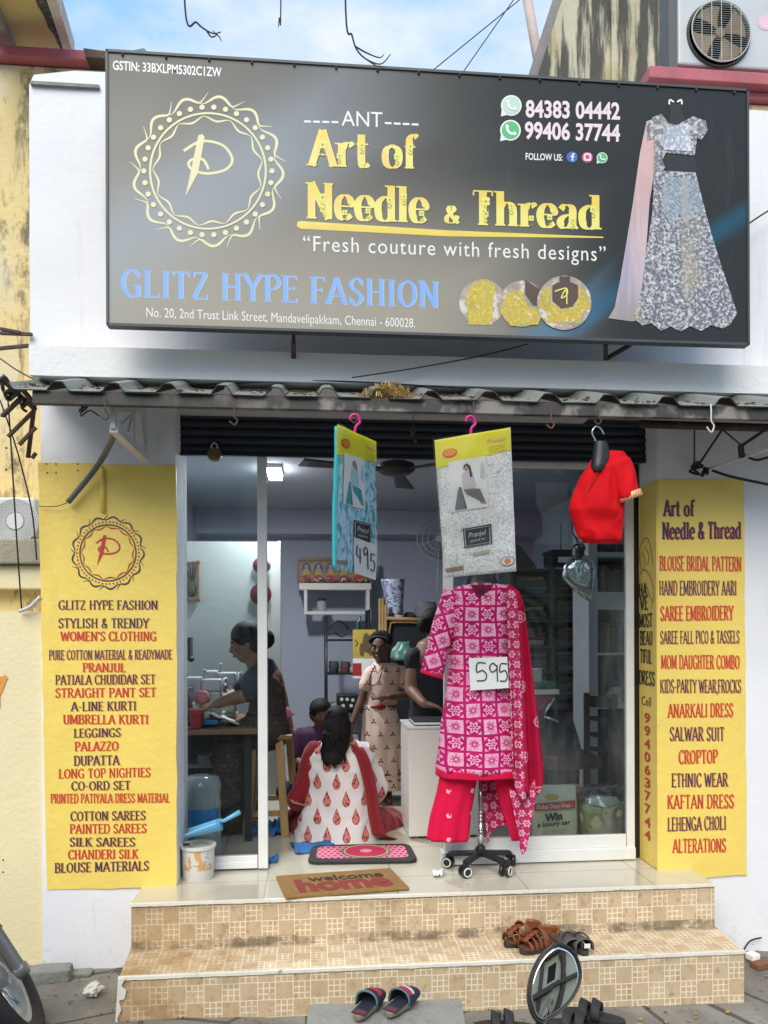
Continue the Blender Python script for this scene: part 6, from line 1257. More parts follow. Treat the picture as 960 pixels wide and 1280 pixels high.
# ---- right hand window display
YSf = 6.0
t = thing('fabric_shelf', 'dark shelf unit packed with folded fabrics behind the right window', 'shelf', V((P(690, 960, YSf).x, YSf + .2, ZF)))
DK = mat('dark_shelf', (.035, .045, .055), .6)
q = MB(); zt2 = P(690, 712, YSf).z; q.box(P(640, 800, YSf).x, P(738, 800, YSf).x, YSf + .38, YSf + .41, ZF, zt2); q.build('back', DK, t)
for x in (640, 692, 738): p = P(x, 800, YSf); q = MB(); q.box(p.x - .012, p.x + .012, YSf, YSf + .38, ZF, zt2 + .02); q.build('upright', DK, t)
shv = (712, 744, 776, 808, 840, 872, 910)
for y in shv: z = P(690, y, YSf).z; q = MB(); q.box(P(640, 800, YSf).x + .013, P(738, 800, YSf).x - .013, YSf + .01, YSf + .379, z - .01, z + .008); q.build('shelf', DK, t)
rd = random.Random(21); palette = [(.10, .11, .13), (.20, .20, .22), (.14, .05, .06), (.06, .09, .14), (.26, .25, .24), (.09, .11, .07), (.05, .05, .06), (.22, .16, .10), (.18, .07, .10), (.10, .14, .16)]
fmats = [mat('fabric_fold', c_, .8, var=.4, vs=25) for c_ in palette]
def fold(x0_, x1_, y, z0_, z1_, dep, m, sd):
    b = MB(); n = 14; rs = []
    for i in range(n + 1):
        s = i / n; x = x0_ + (x1_ - x0_) * s; h = (z1_ - z0_); r = [V((x, y + .01 * noise.noise(V((s * 4, sd, 0))), z0_)), V((x, y - .006, z0_ + h * .5 + .006 * noise.noise(V((s * 5, sd, 2))))), V((x, y + .012 * noise.noise(V((s * 5, sd, 4))), z1_ + .006 * noise.noise(V((s * 5, sd, 6))))), V((x, y + dep, z1_)), V((x, y + dep, z0_))]; rs.append(r)
    b.rings(rs); return b.build('folded_fabric', m, smooth=False)
for si in range(len(shv) - 1):
    for (xa_, xb_) in ((642, 690), (694, 736)):
        if xa_ < 660 and si > 4: continue
        z = P(690, shv[si + 1], YSf).z + .009; top = P(690, shv[si], YSf).z - .04; k = 0; xl, xr_ = P(xa_, 800, YSf).x + .015, P(xb_, 800, YSf).x - .015
        while z < top - .02 and k < 6:
            h = rd.uniform(.020, .045); o = fold(xl + rd.uniform(0, .03), xr_ - rd.uniform(0, .05), YSf + .04 + rd.uniform(0, .03), z, z + h, .28, rd.choice(fmats), rd.random() * 50); z += h + .003; k += 1
            tag(o, 'folded fabric in a stack on the dark shelf unit', 'fabric', 'folded fabrics on the dark shelf unit')
t = thing('storage_box', 'dark storage box with white label on top of the fabric shelf', 'box', P(705, 706, YSf + .1)); q = MB(); q.px(691, 690, 722, 706.5, YSf + .05, YSf + .3); q.px(690, 687, 723, 691, YSf + .04, YSf + .31); q.build('carton', M['black'], t); q = MB(); q.px(698, 696, 713, 703, YSf + .045, YSf + .05); q.build('label', CARD, t)
q = MB(); q.extr([P(640, 712, YSf + .15), P(640, 676, YSf + .15), P(652, 684, YSf + .15), P(672, 710, YSf + .15)], (0, .05, 0)); tag(q.build('green_board', mat('green_board', (.03, .13, .09), .6)), 'green triangular board leaning on top of the fabric shelf', 'board')
YBk = 5.1
t = thing('bookcase', 'white bookcase column at the right end of the shop window', 'bookcase', V((P(765, 960, YBk).x, YBk + .15, ZF)))
b0, b1 = P(736, 800, YBk).x, P(812, 800, YBk).x; ztop = P(760, 600, YBk).z
q = MB(); q.box(b0, P(747, 800, YBk).x, YBk, YBk + .32, ZF, ztop); q.box(b1 - .02, b1, YBk, YBk + .32, ZF, ztop); q.build('side_panel', mat('grey_white_panel', (.48, .50, .50), .5), t)
q = MB(); q.box(b0 + .003, b1 - .02, YBk + .3, YBk + .318, ZF, ztop); q.build('back_panel', mat('dark_back_panel', (.07, .08, .08), .6), t)
for y0_, y1_ in ((740, 762), (690, 696), (816, 819), (880, 886)): q = MB(); q.box(P(747, 800, YBk).x + .001, b1 - .021, YBk + .006, YBk + .299, P(760, y1_, YBk).z, P(760, y0_, YBk).z); q.build('shelf_board', mat('pale_shelf_board', (.52, .54, .53), .5), t)
for base, hmin, hmax, n0 in ((690, 20, 34, 9), (740, 26, 38, 9), (816, 30, 38, 8)):
    x = 750
    while x < 792:
        wd_ = rd.uniform(2.2, 4.6); hh_ = rd.uniform(hmin, hmax); q = MB(); yy = YBk + .08; a = P(x, base, yy); b_ = P(x + wd_ - .5, base, yy); zb_ = P(760, base, YBk + .006).z + .001
        cL = (.50, .30, .04) if (base == 816 and 757 < x < 762) else rd.choice([(.05, .09, .06), (.12, .04, .05), (.08, .08, .09), (.20, .19, .17), (.04, .06, .10), (.14, .11, .06)])
        q.box(a.x, b_.x, yy, yy + .18, zb_, zb_ + hh_ * mpp(760, yy)); tag(q.build('book', mat('book_cover', cL, .6, var=.3)), 'thin book standing upright in the white bookcase', 'book', 'books in the white bookcase'); x += wd_
        if x > 786 and base == 816: break
t = thing('head_figure', 'dark blue wrapped head figure on the bookcase shelf', 'figure', P(772, 880, YBk + .05)); q = MB(); q.rows([(832, 766, 776, .05), (838, 760, 780, .07), (848, 760, 781, .08), (860, 764, 779, .07)], YBk + .1, 22, wr=.008); q.build('wrap', mat('navy_wrap', (.015, .025, .06), .6), t, smooth=True); q = MB(); q.rows([(858, 764, 776, .05), (868, 757, 774, .05), (879, 758, 778, .06)], YBk + .08, 18, wr=.012); q.build('figure_base', mat('pale_ceramic', (.5, .5, .45), .4), t, smooth=True)
# table with coloured stack
YTb = 4.75
t = thing('side_table', 'small table with pink cloth skirt behind the mannequin', 'table', V((P(668, 960, YTb).x, YTb + .2, ZF)))
x0_, x1_ = P(640, 860, YTb).x, P(699, 860, YTb).x; zt3 = P(680, 862, YTb).z
q = MB(); q.box(x0_, x1_, YTb, YTb + .4, zt3 - .03, zt3); q.build('tabletop', WHL, t)
q = MB(); q.extr([V((x0_, YTb + .02, zt3 - .031)), V((x1_ - .04, YTb + .02, zt3 - .031)), P(676, 902, YTb + .02), P(645, 920, YTb + .02)], (0, .34, 0)); q.build('cloth_skirt', mat('dusty_pink_cloth', (.30, .055, .10), .85), t)
q = MB(); q.tube([P(692, 872, YTb + .05), P(672, 905, YTb + .1), P(664, 960, YTb + .1)], .012); q.tube([P(672, 892, YTb + .05), P(698, 903, YTb)], .01); q.tube([P(660, 870, YTb + .3), P(668, 960, YTb + .3)], .012); q.build('leg', M['chrome'], t, smooth=True)
q = MB(); q.px(645, 853, 696, 859, YTb + .02, YTb + .3); tag(q.build('green_cloth', mat('green_folded_cloth', (.03, .15, .09), .85, var=.3), bevel=.004), 'folded green cloth on the side table', 'cloth')
q = MB(); q.px(663, 836, 678, 853, YTb + .1, YTb + .2); tag(q.build('white_pot', mat('white_box', (.5, .52, .5), .6), bevel=.01), 'small white box on the folded green cloth', 'box')
# chair
YCh = 4.55
t = thing('chair', 'dark wooden ladder back chair behind the right window', 'chair', V((P(735, 990, YCh).x, YCh + .2, ZF)))
a0_, a1_ = P(733, 866, YCh), P(731, 975, YCh); c0_, c1_ = P(768, 868, YCh + .02), P(752, 985, YCh + .02)
q = MB(); q.bar(a0_, (P(731, 960, YCh).x, YCh - .05, ZF), .03, .03, up=(0, 1, 0)); q.bar(c0_, (P(752, 960, YCh).x, YCh - .05, ZF), .038, .035, up=(0, 1, 0)); q.build('back_post', DWD, t, bevel=.004)
for y, h in ((876, 14), (897, 6), (917, 6), (935, 6)):
    q = MB(); s = (y - 868) / 115; q.bar(P(733 - 1.5 * s, y, YCh), P(768 - 16 * s, y + 3, YCh + .02), .016, h * mpp(740, YCh)); q.build('slat', DWD, t)
q = MB(); q.px(660, 946, 752, 962, YCh - .04, YCh - .01); q.box(P(668, 950, YCh).x, P(750, 950, YCh).x, YCh, YCh + .36, P(720, 952, YCh).z, P(720, 946, YCh).z); q.build('seat', mat('brown_chair_seat', (.09, .05, .035), .5), t, bevel=.004)
for x in (668, 700): q = MB(); p = P(x, 950, YCh); q.box(p.x, p.x + .035, YCh + .3, YCh + .335, ZF, p.z - .01); q.build('leg', DWD, t)
q = MB(); q.rows([(880, 690, 700, .04), (900, 680, 716, .12), (930, 672, 722, .14), (975, 670, 724, .15), (1005, 674, 722, .14)], YCh + .55, 24, wr=.03, wf=6); tag(q.build('dark_bundle', mat('dark_cloth_bundle', (.02, .028, .038), .85, var=.3), smooth=True), 'large dark cloth bundle behind the ladder back chair', 'cloth')
# carrier bags in the window
YBg = 4.10
t = thing('carrier_bag', 'cream carrier bag printed Win a luxury car in the right window', 'bag', V((P(692, 1060, YBg).x, YBg + .05, ZF)))
q = MB(); q.rows([(982, 668, 719, .025), (1000, 667, 720, .04), (1030, 665, 720, .055), (1064, 664, 720, .06)], YBg + .05, 40, wr=.007, wf=14, sq=.6)
BGP = mat('cream_printed_plastic', (.74, .71, .47), .35, var=.05, fn=lambda c: [(sstep(c.z, .20, .17) * .0, (.5, .5, .5))]); q.build('bag_body', BGP, t, smooth=True)
yf = YBg - .012
q = MB(); q.ppoly([(668, 982), (719, 982), (719, 1003), (668, 1008)], YBg + .001, .003); q.build('white_top', mat('white_plastic_bag', (.66, .66, .60), .4), t)
q = MB(); q.ppoly([(668, 1005), (719, 1000), (719, 1010), (668, 1014)], yf + .002, .003); bd_ = q.build('red_band', mat('red_bag_print', (.55, .05, .04), .4), t)
SCp = lambda tx, x0, x1, y0, y1, cp, m, **k: line(t, tx, x0, x1, y0, y1, cp, yf - .004, m, st='sans', **k)
SCp('Dubai Duty Free', 671, 713, 1011.5, 1009, 5, mat('band_text', (.8, .7, .6), .5), bold=.02); SCp('Win', 681, 703, 1027, 1024, 9, PEN, bold=.05); SCp('a luxury car', 672, 713, 1034, 1030, 5.5, PEN, bold=.03)
for k in range(3): SCp('conditions apply see in store', 679 - k, 709 - k, 1038 + k * 2.2, 1037 + k * 2.2, 1.2, PEN)
q = MB(); disc(q, 690, 996, 9, YBg - .003, .004, 18, 3.2); q.build('handle_hole', mat('mustard_hole', (.45, .36, .03), .5), t)
t = thing('carrier_bag', 'clear plastic bag of pale yellow cloth beside the cream carrier bag', 'bag', V((P(752, 1060, YBg).x, YBg + .08, ZF)))
q = MB(); q.rows([(1004, 726, 780, .05), (1012, 722, 783, .07), (1035, 722, 780, .08), (1064, 722, 777, .08)], YBg + .08, 36, wr=.02, wf=12, sq=.7, seed=2); q.build('yellow_cloth', mat('pale_yellow_cloth', (.74, .69, .38), .7, var=.1, fn=lambda c: [(emin(fr((c.x + c.z) * 13.0) > .86, nse(c.ob, 22, 2) > .55) * .8, (.12, .10, .06))]), t, smooth=True)
q = MB(); q.rows([(996, 732, 772, .05), (1004, 730, 776, .07)], YBg + .08, 24, wr=.02, wf=14); q.build('pale_blue_cloth', mat('pale_blue_cloth', (.50, .56, .58), .7), t, smooth=True)
q = MB(); q.rows([(982, 730, 781, .04), (990, 724, 784, .07), (1005, 721, 785, .09), (1064, 721, 780, .095)], YBg + .08, 40, wr=.035, wf=16, seed=8, sub=6); q.build('clear_bag', glassmat('clear_bag_plastic', (.93, .94, .94), .09, .08), t, smooth=True)
q = MB(); q.px(717, 984, 729, 1060, YBg + .10, YBg + .2); tag(q.build('cardboard', mat('brown_card', (.25, .17, .10), .8)), 'strip of brown cardboard between the two bags', 'cardboard')
# silver star balloon and coil behind the right glass
t = thing('foil_balloon', 'crumpled silver foil balloon hanging behind the right glass', 'balloon', P(726, 752, 4.12))
def star(u, v):
    a = 2 * pi * u; tt = v; rad = .088 * (sin(pi * min(1, tt ** .8)) ** .8) * (.55 if tt < .08 else 1) * (1 + .10 * cos(3 * a + 4 * tt)); s_ = P(724, 690, 4.12)
    return s_ + V((.005 + .05 * tt * tt + rad * cos(a) - .02 * sin(pi * tt), rad * .62 * sin(a), -.262 * tt)) + .008 * noise.noise_vector(V((cos(a) * 2, sin(a) * 2, tt * 5)))
q = MB(); q.grid(star, 48, 30); q.build('foil', mat('silver_foil', (.85, .88, .88), .14, .8, var=.05, bump=.5, bs=16), t, smooth=True)
q = MB(); rd2 = random.Random(8)
for i in range(9):
    c_ = P(725 + rd2.uniform(-3, 4), 688 + rd2.uniform(-5, 5), 4.1); m3 = Matrix.Rotation(rd2.uniform(0, 3), 3, 'X') @ Matrix.Rotation(rd2.uniform(0, 3), 3, 'Y'); r2 = rd2.uniform(.025, .055)
    q.tube([c_ + m3 @ V((r2 * cos(2 * pi * k / 20), r2 * sin(2 * pi * k / 20), 0)) for k in range(20)], .0035, 5, closed=True)
q.tube([P(716, 650, 4.1), P(715, 665, 4.1), P(722, 676, 4.1)], .004, 5); q.tube([P(701, 654, 4.1), P(701, 690, 4.1)], .003, 4)
tag(q.build('wire_coil', M['wire'], smooth=True), 'tangled coil of black wire above the silver balloon', 'wire')
# ------------------------------------------------------------------ people
SKN = [mat('brown_skin', (.215, .108, .062), .55, var=.1, vs=14), mat('dark_brown_skin', (.135, .066, .038), .55, var=.1, vs=14)]
HAIR = mat('black_hair', (.010, .008, .008), .62, var=.4, vs=30, bump=.6, bs=120, spec=.25)
EYE = mat('eye_white', (.30, .27, .24), .4); IRIS = mat('dark_iris', (.012, .008, .006), .2); LIP = mat('dark_lip', (.16, .045, .04), .5)
def p3(a): return P(a[0], a[1], a[2])
def head(b, c, h, fwd, up=(0, 0, 1)):
    """head of height h looking along fwd; returns frame for eyes and hair."""
    f = V(fwd).normalized(); u = V(up); s = f.cross(u).normalized(); u = s.cross(f); m = Matrix((s, f, u)).transposed(); L = lambda x, y, z: V(c) + m @ V((x * h, y * h, z * h))
    b.ball(L(0, -.03, .10), (h * .34, h * .42, h * .38), 20, m=m); b.ball(L(0, .07, -.13), (h * .28, h * .33, h * .35), 18, m=m); b.ball(L(0, .20, -.38), (h * .12, h * .12, h * .10), 12, m=m)
    b.ball(L(0, .35, .10), (h * .22, h * .06, h * .05), 12, m=m); b.cap(L(0, .38, .06), L(0, .46, -.10), h * .035, h * .055, 10); b.ball(L(.045, .41, -.11), h * .04, 8); b.ball(L(-.045, .41, -.11), h * .04, 8)
    for sx in (-1, 1): b.ball(L(sx * .17, .30, -.08), (h * .10, h * .09, h * .09), 10, m=m); b.ball(L(sx * .345, -.02, -.02), (h * .035, h * .07, h * .11), 10, m=m)
    b.ball(L(0, .385, -.225), (h * .10, h * .035, h * .022), 10, m=m); b.ball(L(0, .375, -.27), (h * .085, h * .04, h * .028), 10, m=m)
    return L, m
def face(L, m, h, par_, smile=False):
    for sx in (-1, 1):
        b = MB(); b.ball(L(sx * .135, .345, .03), (h * .058, h * .035, h * .030), 12, m=m); e = b.build('eye', EYE, par_, smooth=True); b = MB(); b.ball(L(sx * .135, .375, .03), (h * .026, h * .012, h * .026), 10, m=m); b.build('iris', IRIS, e, smooth=True)
        b = MB(); b.tube([L(sx * .06, .395, .115), L(sx * .14, .385, .135), L(sx * .21, .335, .11)], h * .014, 6); b.build('eyebrow', HAIR, par_, smooth=True)
    b = MB(); b.tube([L(-.10, .385, -.235 + .02 * smile), L(0, .42, -.25), L(.10, .385, -.235 + .02 * smile)], [h * .012, h * .026, h * .012], 8); b.build('lips', LIP, par_, smooth=True)
def hand(b, w_, d, nrm, s=1.0, curl=.5, thumb=1):
    """palm and five bent fingers from wrist w_ along d; nrm = back of hand."""
    d = V(d).normalized(); nrm = V(nrm).normalized(); sd = d.cross(nrm).normalized(); nrm = sd.cross(d); w_ = V(w_)
    b.cap(w_, w_ + d * .05 * s, .020 * s, .022 * s); 
    for k in (-1.3, -.4, .45, 1.3): b.cap(w_ + d * .03 * s + sd * k * .012 * s, w_ + d * .085 * s + sd * k * .016 * s, .014 * s, .011 * s, 8)
    for k, ln in ((-1.5, .82), (-.5, 1.0), (.5, .95), (1.5, .75)):
        p = w_ + d * .088 * s + sd * k * .0185 * s; a = curl
        for seg, r_ in ((.034, .0088), (.025, .0080), (.020, .0070)):
            e = p + (d * cos(a) - nrm * sin(a)) * seg * ln * s; b.cap(p, e, r_ * s, r_ * .92 * s, 8); p = e; a += curl * .8
    p = w_ + d * .03 * s - sd * thumb * .022 * s; e = p + (d * .75 - sd * thumb * .65 - nrm * .2).normalized() * .036 * s; b.cap(p, e, .012 * s, .0095 * s, 8); b.cap(e, e + (d * .9 - sd * thumb * .25 - nrm * .3).normalized() * .028 * s, .0092 * s, .0075 * s, 8)
def strands(L, h, m, b, n, r0, seed, sc_=1.0):
    rd = random.Random(seed)
    for i in range(n):
        a = rd.uniform(-1.3, 1.3); pts = []
        for k in range(6):
            u = k / 5; e = .9 - 2.3 * u; x = sin(a) * cos(e * .5) * .40 * sc_; y = .30 * cos(a) * (1 - u * 1.9) - .05; z = .18 + .34 * sc_ * sin(pi * (.30 + .5 * u)) * cos(a * .8) - .26 * u * abs(sin(a)); pts.append(tuple(L(x, y, z)))
        pts = smooth_pts(pts, 3); b.tube(pts, [r0 * (1 - .5 * j / len(pts)) for j in range(len(pts))], 4)
# --- woman seated on the floor, seen from behind
def paisley(c):
    u = c.x * 9.3 + par(fl(c.z * 10.3)) * .5; v = c.z * 10.3; a, b_ = fr(u) - .5, fr(v) - .5
    lo = emin(b_ + .12, 0.0) / .36; wl = esq(emax(1.0 - lo * lo, 0.0)) * .21; wu = emin(emax((.47 - b_) * .36, 0.0), .21)
    body = emin(ab(a) < emin(wl, wu), b_ > -.47); core = emin(ab(a) < emin(wl, wu) - .035, b_ > -.44)
    dt = vor(c.vec, 62, 'Distance', sc3=(1, .02, 1)) < .40
    return [(body, (.30, .03, .03)), (core, (.58, .20, .16)), (emin(core, dt), (.26, .012, .02))]
WPR = mat('white_block_print_cotton', (.74, .70, .70), .85, var=.05, fn=paisley, sheen=.2)
REDC = mat('maroon_cotton', (.24, .006, .014), .85, var=.2, vs=9, sheen=.2)
Y1 = 4.55; s1 = mpp(420, Y1)
t = thing('person', 'woman seated on floor with her back turned, white printed kurta, long black hair', 'person', V((P(420, 1055, Y1).x, Y1, ZF)))
b = MB(); hc = P(421, 904, Y1 - .02); L, m = head(b, hc, .215, (.15, 1, -.35)); b.cap(hc - V((0, 0, .06)), P(424, 938, Y1 + .0), .05, .06)
b.chain([P(424, 940, Y1), P(424, 985, Y1), P(424, 1030, Y1 + .02)], [.12, .115, .15], 16)
for sx, pts in ((-1, [(398, 942, Y1), (384, 985, Y1 + .02), (392, 1012, Y1 + .25)]), (1, [(452, 940, Y1), (472, 985, Y1 + .05), (462, 1005, Y1 + .30)])):
    q3 = [P(*a) for a in pts]; b.chain([P(424, 940, Y1), q3[0]], [.07, .058]); b.chain(q3, [.055, .045, .030]); hand(b, q3[2], V((-.25 * sx, .9, -.2)), V((0, .2, 1)), 1, .5, sx)
for sx, kx in ((-1, 375), (1, 492)): b.chain([P(424 + sx * 18, 1035, Y1), P(kx, 1034, Y1 + .30), P(424 + sx * 4, 1040, Y1 + .52)], [.10, .075, .05])
b.build('body', SKN[0], t, remesh=.011)
b = MB(); b.rows([(926, 404, 444, .055), (929, 394, 456, .085), (934, 387, 464, .105), (944, 383, 468, .122), (962, 383, 468, .125), (985, 384, 466, .12), (1003, 381, 468, .13), (1020, 376, 471, .155), (1040, 370, 474, .18), (1053, 367, 475, .19), (1056, 369, 473, .19)], Y1, 72, wr=.020, wf=7, sub=6, fold=.03, nf=9, sq=.86); wrinkle(b.build('kurta', WPR, t, smooth=True), .010, 10, (1, 1, .8), 3)
b = MB(); b.chain([P(452, 941, Y1), P(474, 983, Y1 + .04)], [.062, .056], 20); b.chain([P(474, 983, Y1 + .04), P(470, 994, Y1 + .16)], [.056, .050], 18); wrinkle(b.build('sleeve', WPR, t, remesh=.010), .006, 14)
b = MB(); b.chain([P(394, 941, Y1 - .01), P(383, 975, Y1 - .01), P(371, 1000, Y1 - .02)], [.066, .062, .055], 18); b.chain([P(371, 1000, Y1 - .02), P(384, 1012, Y1 + .15)], [.055, .045], 18); wrinkle(b.build('sleeve', REDC, t, remesh=.010), .008, 14)
b = MB()
for sx, kx in ((-1, 373), (1, 487)): b.chain([P(424 + sx * 22, 1036, Y1 - .01), P(kx, 1030, Y1 + .26), P(424 + sx * 10, 1038, Y1 + .5)], [.115, .10, .07], 18)
wrinkle(b.build('trousers', REDC, t, remesh=.012), .010, 12)
b = MB()
def strip_(pts, Yl, wd):
    pp_ = smooth_pts(pts, 8); n = len(pp_)
    def fn(u, v):
        i = min(int(v * (n - 1)), n - 2); f_ = v * (n - 1) - i; a = [pp_[i][k] * (1 - f_) + pp_[i + 1][k] * f_ for k in range(len(pp_[0]))]
        return P(a[0] + (u - .5) * a[2], a[1] + (u - .5) * 3, a[3]) + V((0, -.008 * sin(u * 7), 0))
    b.grid(fn, 8, 40)
strip_([(440, 930, 14, Y1 + .04), (447, 934, 16, Y1 - .095), (456, 955, 16, Y1 - .135), (464, 990, 15, Y1 - .14), (468, 1020, 15, Y1 - .155), (474, 1043, 18, Y1 - .17)], 0, 0); strip_([(474, 1043, 18, Y1 - .17), (482, 1047, 26, Y1 - .12), (490, 1046, 18, Y1 - .02)], 0, 0)
b.build('dupatta', REDC, t, smooth=True, solid=.006)
b = MB(); strip_([(366, 1000, 9, Y1 - .075), (372, 1005, 12, Y1 - .085), (381, 1006, 9, Y1 - .08)], 0, 0); b.build('gold_cuff', mat('dull_gold_trim', (.40, .25, .10), .6), t, smooth=True, solid=.004)
b = MB(); b.ball(L(0, -.06, .10), (.074, .088, .082), 18); b.rows([(896, 409, 434, .065, -.02), (912, 408, 434, .065, -.03), (930, 406, 432, .05, -.075), (945, 403, 427, .035, -.115), (955, 404, 423, .025, -.125)], Y1 - .02, 40, wr=.014, wf=16, sub=5, fold=.04, nf=13)
rd = random.Random(14)
for i in range(150):
    th = rd.uniform(-1.35, 1.35); e = rd.uniform(.15, .95); k = sin(th); x1, yq = 417 + 13.5 * k + rd.gauss(0, 1.5), rd.uniform(932, 962) - 8 * abs(k); xm = 421 + 16.5 * k
    pts = [tuple(P(421 + 9 * k * e, 888 + 3 * (1 - e), Y1 - .03 - .05 * e)), tuple(P(xm, 903, Y1 - .10 * cos(th) - .015)), tuple(P(xm - 1.5, 925, Y1 - .085 - .05 * cos(th))), tuple(P(x1, yq - 12, Y1 - .125 - .03 * cos(th))), tuple(P(x1 + rd.gauss(0, 2), yq, Y1 - .135 - .025 * cos(th)))]
    pts = smooth_pts(pts, 5); n = len(pts); b.tube(pts, [.0075 * (1 - .75 * (j / n) ** 2) for j in range(n)], 5)
b.build('hair', HAIR, t, smooth=True)
# --- child seated behind her, in shade
Y2 = 5.15
t = thing('person', 'child in dark purple top seated on the floor facing the door', 'person', V((P(398, 1010, Y2).x, Y2, ZF)))
b = MB(); hc = P(401, 893, Y2); L, m = head(b, hc, .185, (.25, -1, -.1)); b.cap(hc - V((0, 0, .05)), P(398, 920, Y2), .04, .045); b.chain([P(396, 925, Y2), P(394, 985, Y2)], [.085, .10], 14)
for pts in ([(376, 920, Y2), (370, 950, Y2 - .05), (388, 965, Y2 - .2)], [(416, 920, Y2), (424, 950, Y2 - .05), (410, 965, Y2 - .2)]): q3 = [P(*a) for a in pts]; b.chain(q3, [.042, .035, .024]); hand(b, q3[2], V((.2, -.8, -.2)), V((0, 0, 1)), .8, .6)
for sx in (-1, 1): b.chain([P(396 + sx * 14, 990, Y2), P(396 + sx * 38, 992, Y2 - .25), P(396 + sx * 5, 996, Y2 - .35)], [.07, .055, .04])
b.build('body', SKN[1], t, remesh=.009); face(L, m, .185, t)
b = MB(); b.rows([(908, 384, 412, .04), (914, 374, 420, .07), (935, 369, 424, .10), (960, 368, 426, .11), (1000, 366, 428, .13)], Y2, 40, wr=.010); b.chain([P(376, 918, Y2), P(369, 948, Y2 - .05)], [.05, .045]); b.chain([P(418, 918, Y2), P(425, 948, Y2 - .05)], [.05, .045]); b.build('top', mat('dark_purple_cotton', (.055, .012, .05), .85, var=.2), t, remesh=.012)
b = MB()
for sx in (-1, 1): b.chain([P(396 + sx * 14, 990, Y2), P(396 + sx * 38, 990, Y2 - .25), P(396 + sx * 5, 994, Y2 - .35)], [.085, .07, .05])
b.build('trousers', mat('dark_navy_cotton', (.012, .014, .035), .85), t, remesh=.014)
b = MB(); b.ball(L(0, -.06, .18), (.075, .082, .075), 16, m=m); b.ball(L(0, -.2, .0), (.07, .06, .07), 16, m=m); b.build('hair', HAIR, t, smooth=True)
# --- girl standing in a beige printed dress
Y3 = 5.45
def sprig(c):
    u = c.x * 11.5 + par(fl(c.z * 11.5)) * .5; a, b_ = fr(u) - .5, fr(c.z * 11.5) - .5; r = hyp(a, b_); th = eatan(b_, a)
    return [((r < .13 + .09 * 1.0 * 1.0) * emin(r < ecos(th * 3.0 + 1.57) * .12 + .12, 1.0), (.20, .015, .03)), (emin(r < .05, 1.0), (.25, .12, .05))]
BEI = mat('beige_printed_cotton', (.68, .50, .40), .85, var=.08, fn=sprig, sheen=.2)
MRN = mat('maroon_trim', (.22, .010, .02), .8)
t = thing('person', 'smiling girl standing in beige printed dress with maroon belt and necklace', 'person', V((P(474, 1010, Y3).x, Y3, ZF)))
s3 = mpp(474, Y3); b = MB(); hc = P(475.5, 809, Y3 - .01); L, m = head(b, hc, .21, (-.30, -1, -.12)); b.cap(hc - V((0, -.01, .06)), P(479, 838, Y3), .038, .042)
b.chain([P(480, 842, Y3), P(477, 880, Y3), P(474, 905, Y3)], [.085, .075, .085], 14); b.chain([P(480, 842, Y3), P(463, 842, Y3)], [.06, .040]); b.chain([P(480, 842, Y3), P(502, 842, Y3)], [.06, .045])
la = [P(462, 843, Y3), P(452, 874, Y3 - .02), P(440, 904, Y3 - .07)]; b.chain(la, [.036, .030, .021]); hand(b, la[2], V((-.12, -.1, -1)), V((-1, -.2, 0)), .78, .35, -1)
ra = [P(503, 842, Y3), P(512, 869, Y3 - .04), P(486, 871, Y3 - .20)]; b.chain(ra, [.042, .034, .024]); hand(b, ra[2], V((-1, -.1, .12)), V((0, -.8, .6)), .78, .45, 1)
for x in (464, 484): b.chain([P(x, 905, Y3), P(x, 960, Y3), V((P(x, 960, Y3).x, Y3, ZF + .05))], [.075, .055, .035]); b.cap(V((P(x, 960, Y3).x, Y3, ZF + .03)), V((P(x, 960, Y3).x, Y3 - .12, ZF + .022)), .035, .025)
b.build('body', SKN[1], t, remesh=.0075, rsm=3); face(L, m, .21, t, True)
b = MB(); b.rows([(829, 468, 494, .05), (833, 463, 500, .07), (842, 460, 502, .083), (858, 460, 499, .088), (872, 458, 496, .086), (882, 456, 494, .088)], Y3, 48, wr=.008, wf=11, sub=5); wrinkle(b.build('bodice', BEI, t, smooth=True), .006, 14)
b = MB(); b.rows([(881, 456, 494, .09), (900, 454, 498, .11), (930, 452, 502, .13), (960, 450, 506, .15), (984, 448, 508, .16)], Y3, 56, wr=.008, fold=.06, nf=10, sub=6, caps=False); wrinkle(b.build('skirt', BEI, t, smooth=True, solid=.004), .008, 10, (1.4, 1, .3))
for y in (964, 971): b = MB(); b.rows([(y, 449, 506, .158), (y + 2, 449, 506.5, .159)], Y3, 56, wr=.008, fold=.06, nf=10, caps=False); b.build('hem_stripe', MRN, t, smooth=True, solid=.003)
b = MB(); b.rows([(881, 455, 495, .094), (884, 455, 495, .095)], Y3, 40, caps=False); b.ball(P(476, 883, Y3 - .1), (.03, .012, .016), 10); b.build('belt', MRN, t, smooth=True, solid=.006)
for q3, sx in ((la, -1), (ra, 1)): b = MB(); b.chain([q3[0] + V((sx * -.01, 0, .012)), q3[0].lerp(q3[1], .45)], [.049, .053], 18); b.build('puff_sleeve', BEI, t, remesh=.010)
b = MB(); pts = [(470, 832), (464, 842), (462, 852), (466, 857), (472, 853), (476, 844), (478, 834)]; b.tube(smooth_pts([tuple(P(x, y, Y3 - .10)) for x, y in pts], 5), .0035, 6); b.tube(smooth_pts([tuple(P(x, y, Y3 - .095)) for x, y in ((467, 830), (470, 838), (472, 842), (476, 836), (480, 830))], 5), .0028, 6); b.build('necklace', mat('dark_beads', (.05, .02, .015), .4), t, smooth=True)
b = MB(); b.ball(L(0, -.09, .14), (.078, .088, .078), 18, m=m); b.ball(L(0, -.40, .05), (.045, .05, .055), 12, m=m)
for k in range(9): a = pi * k / 8; b.cap(L(.30 * cos(a), .26, .22 + .16 * sin(a)), L(.30 * cos(a), -.1, .30 + .20 * sin(a)), .012, .016, 8)
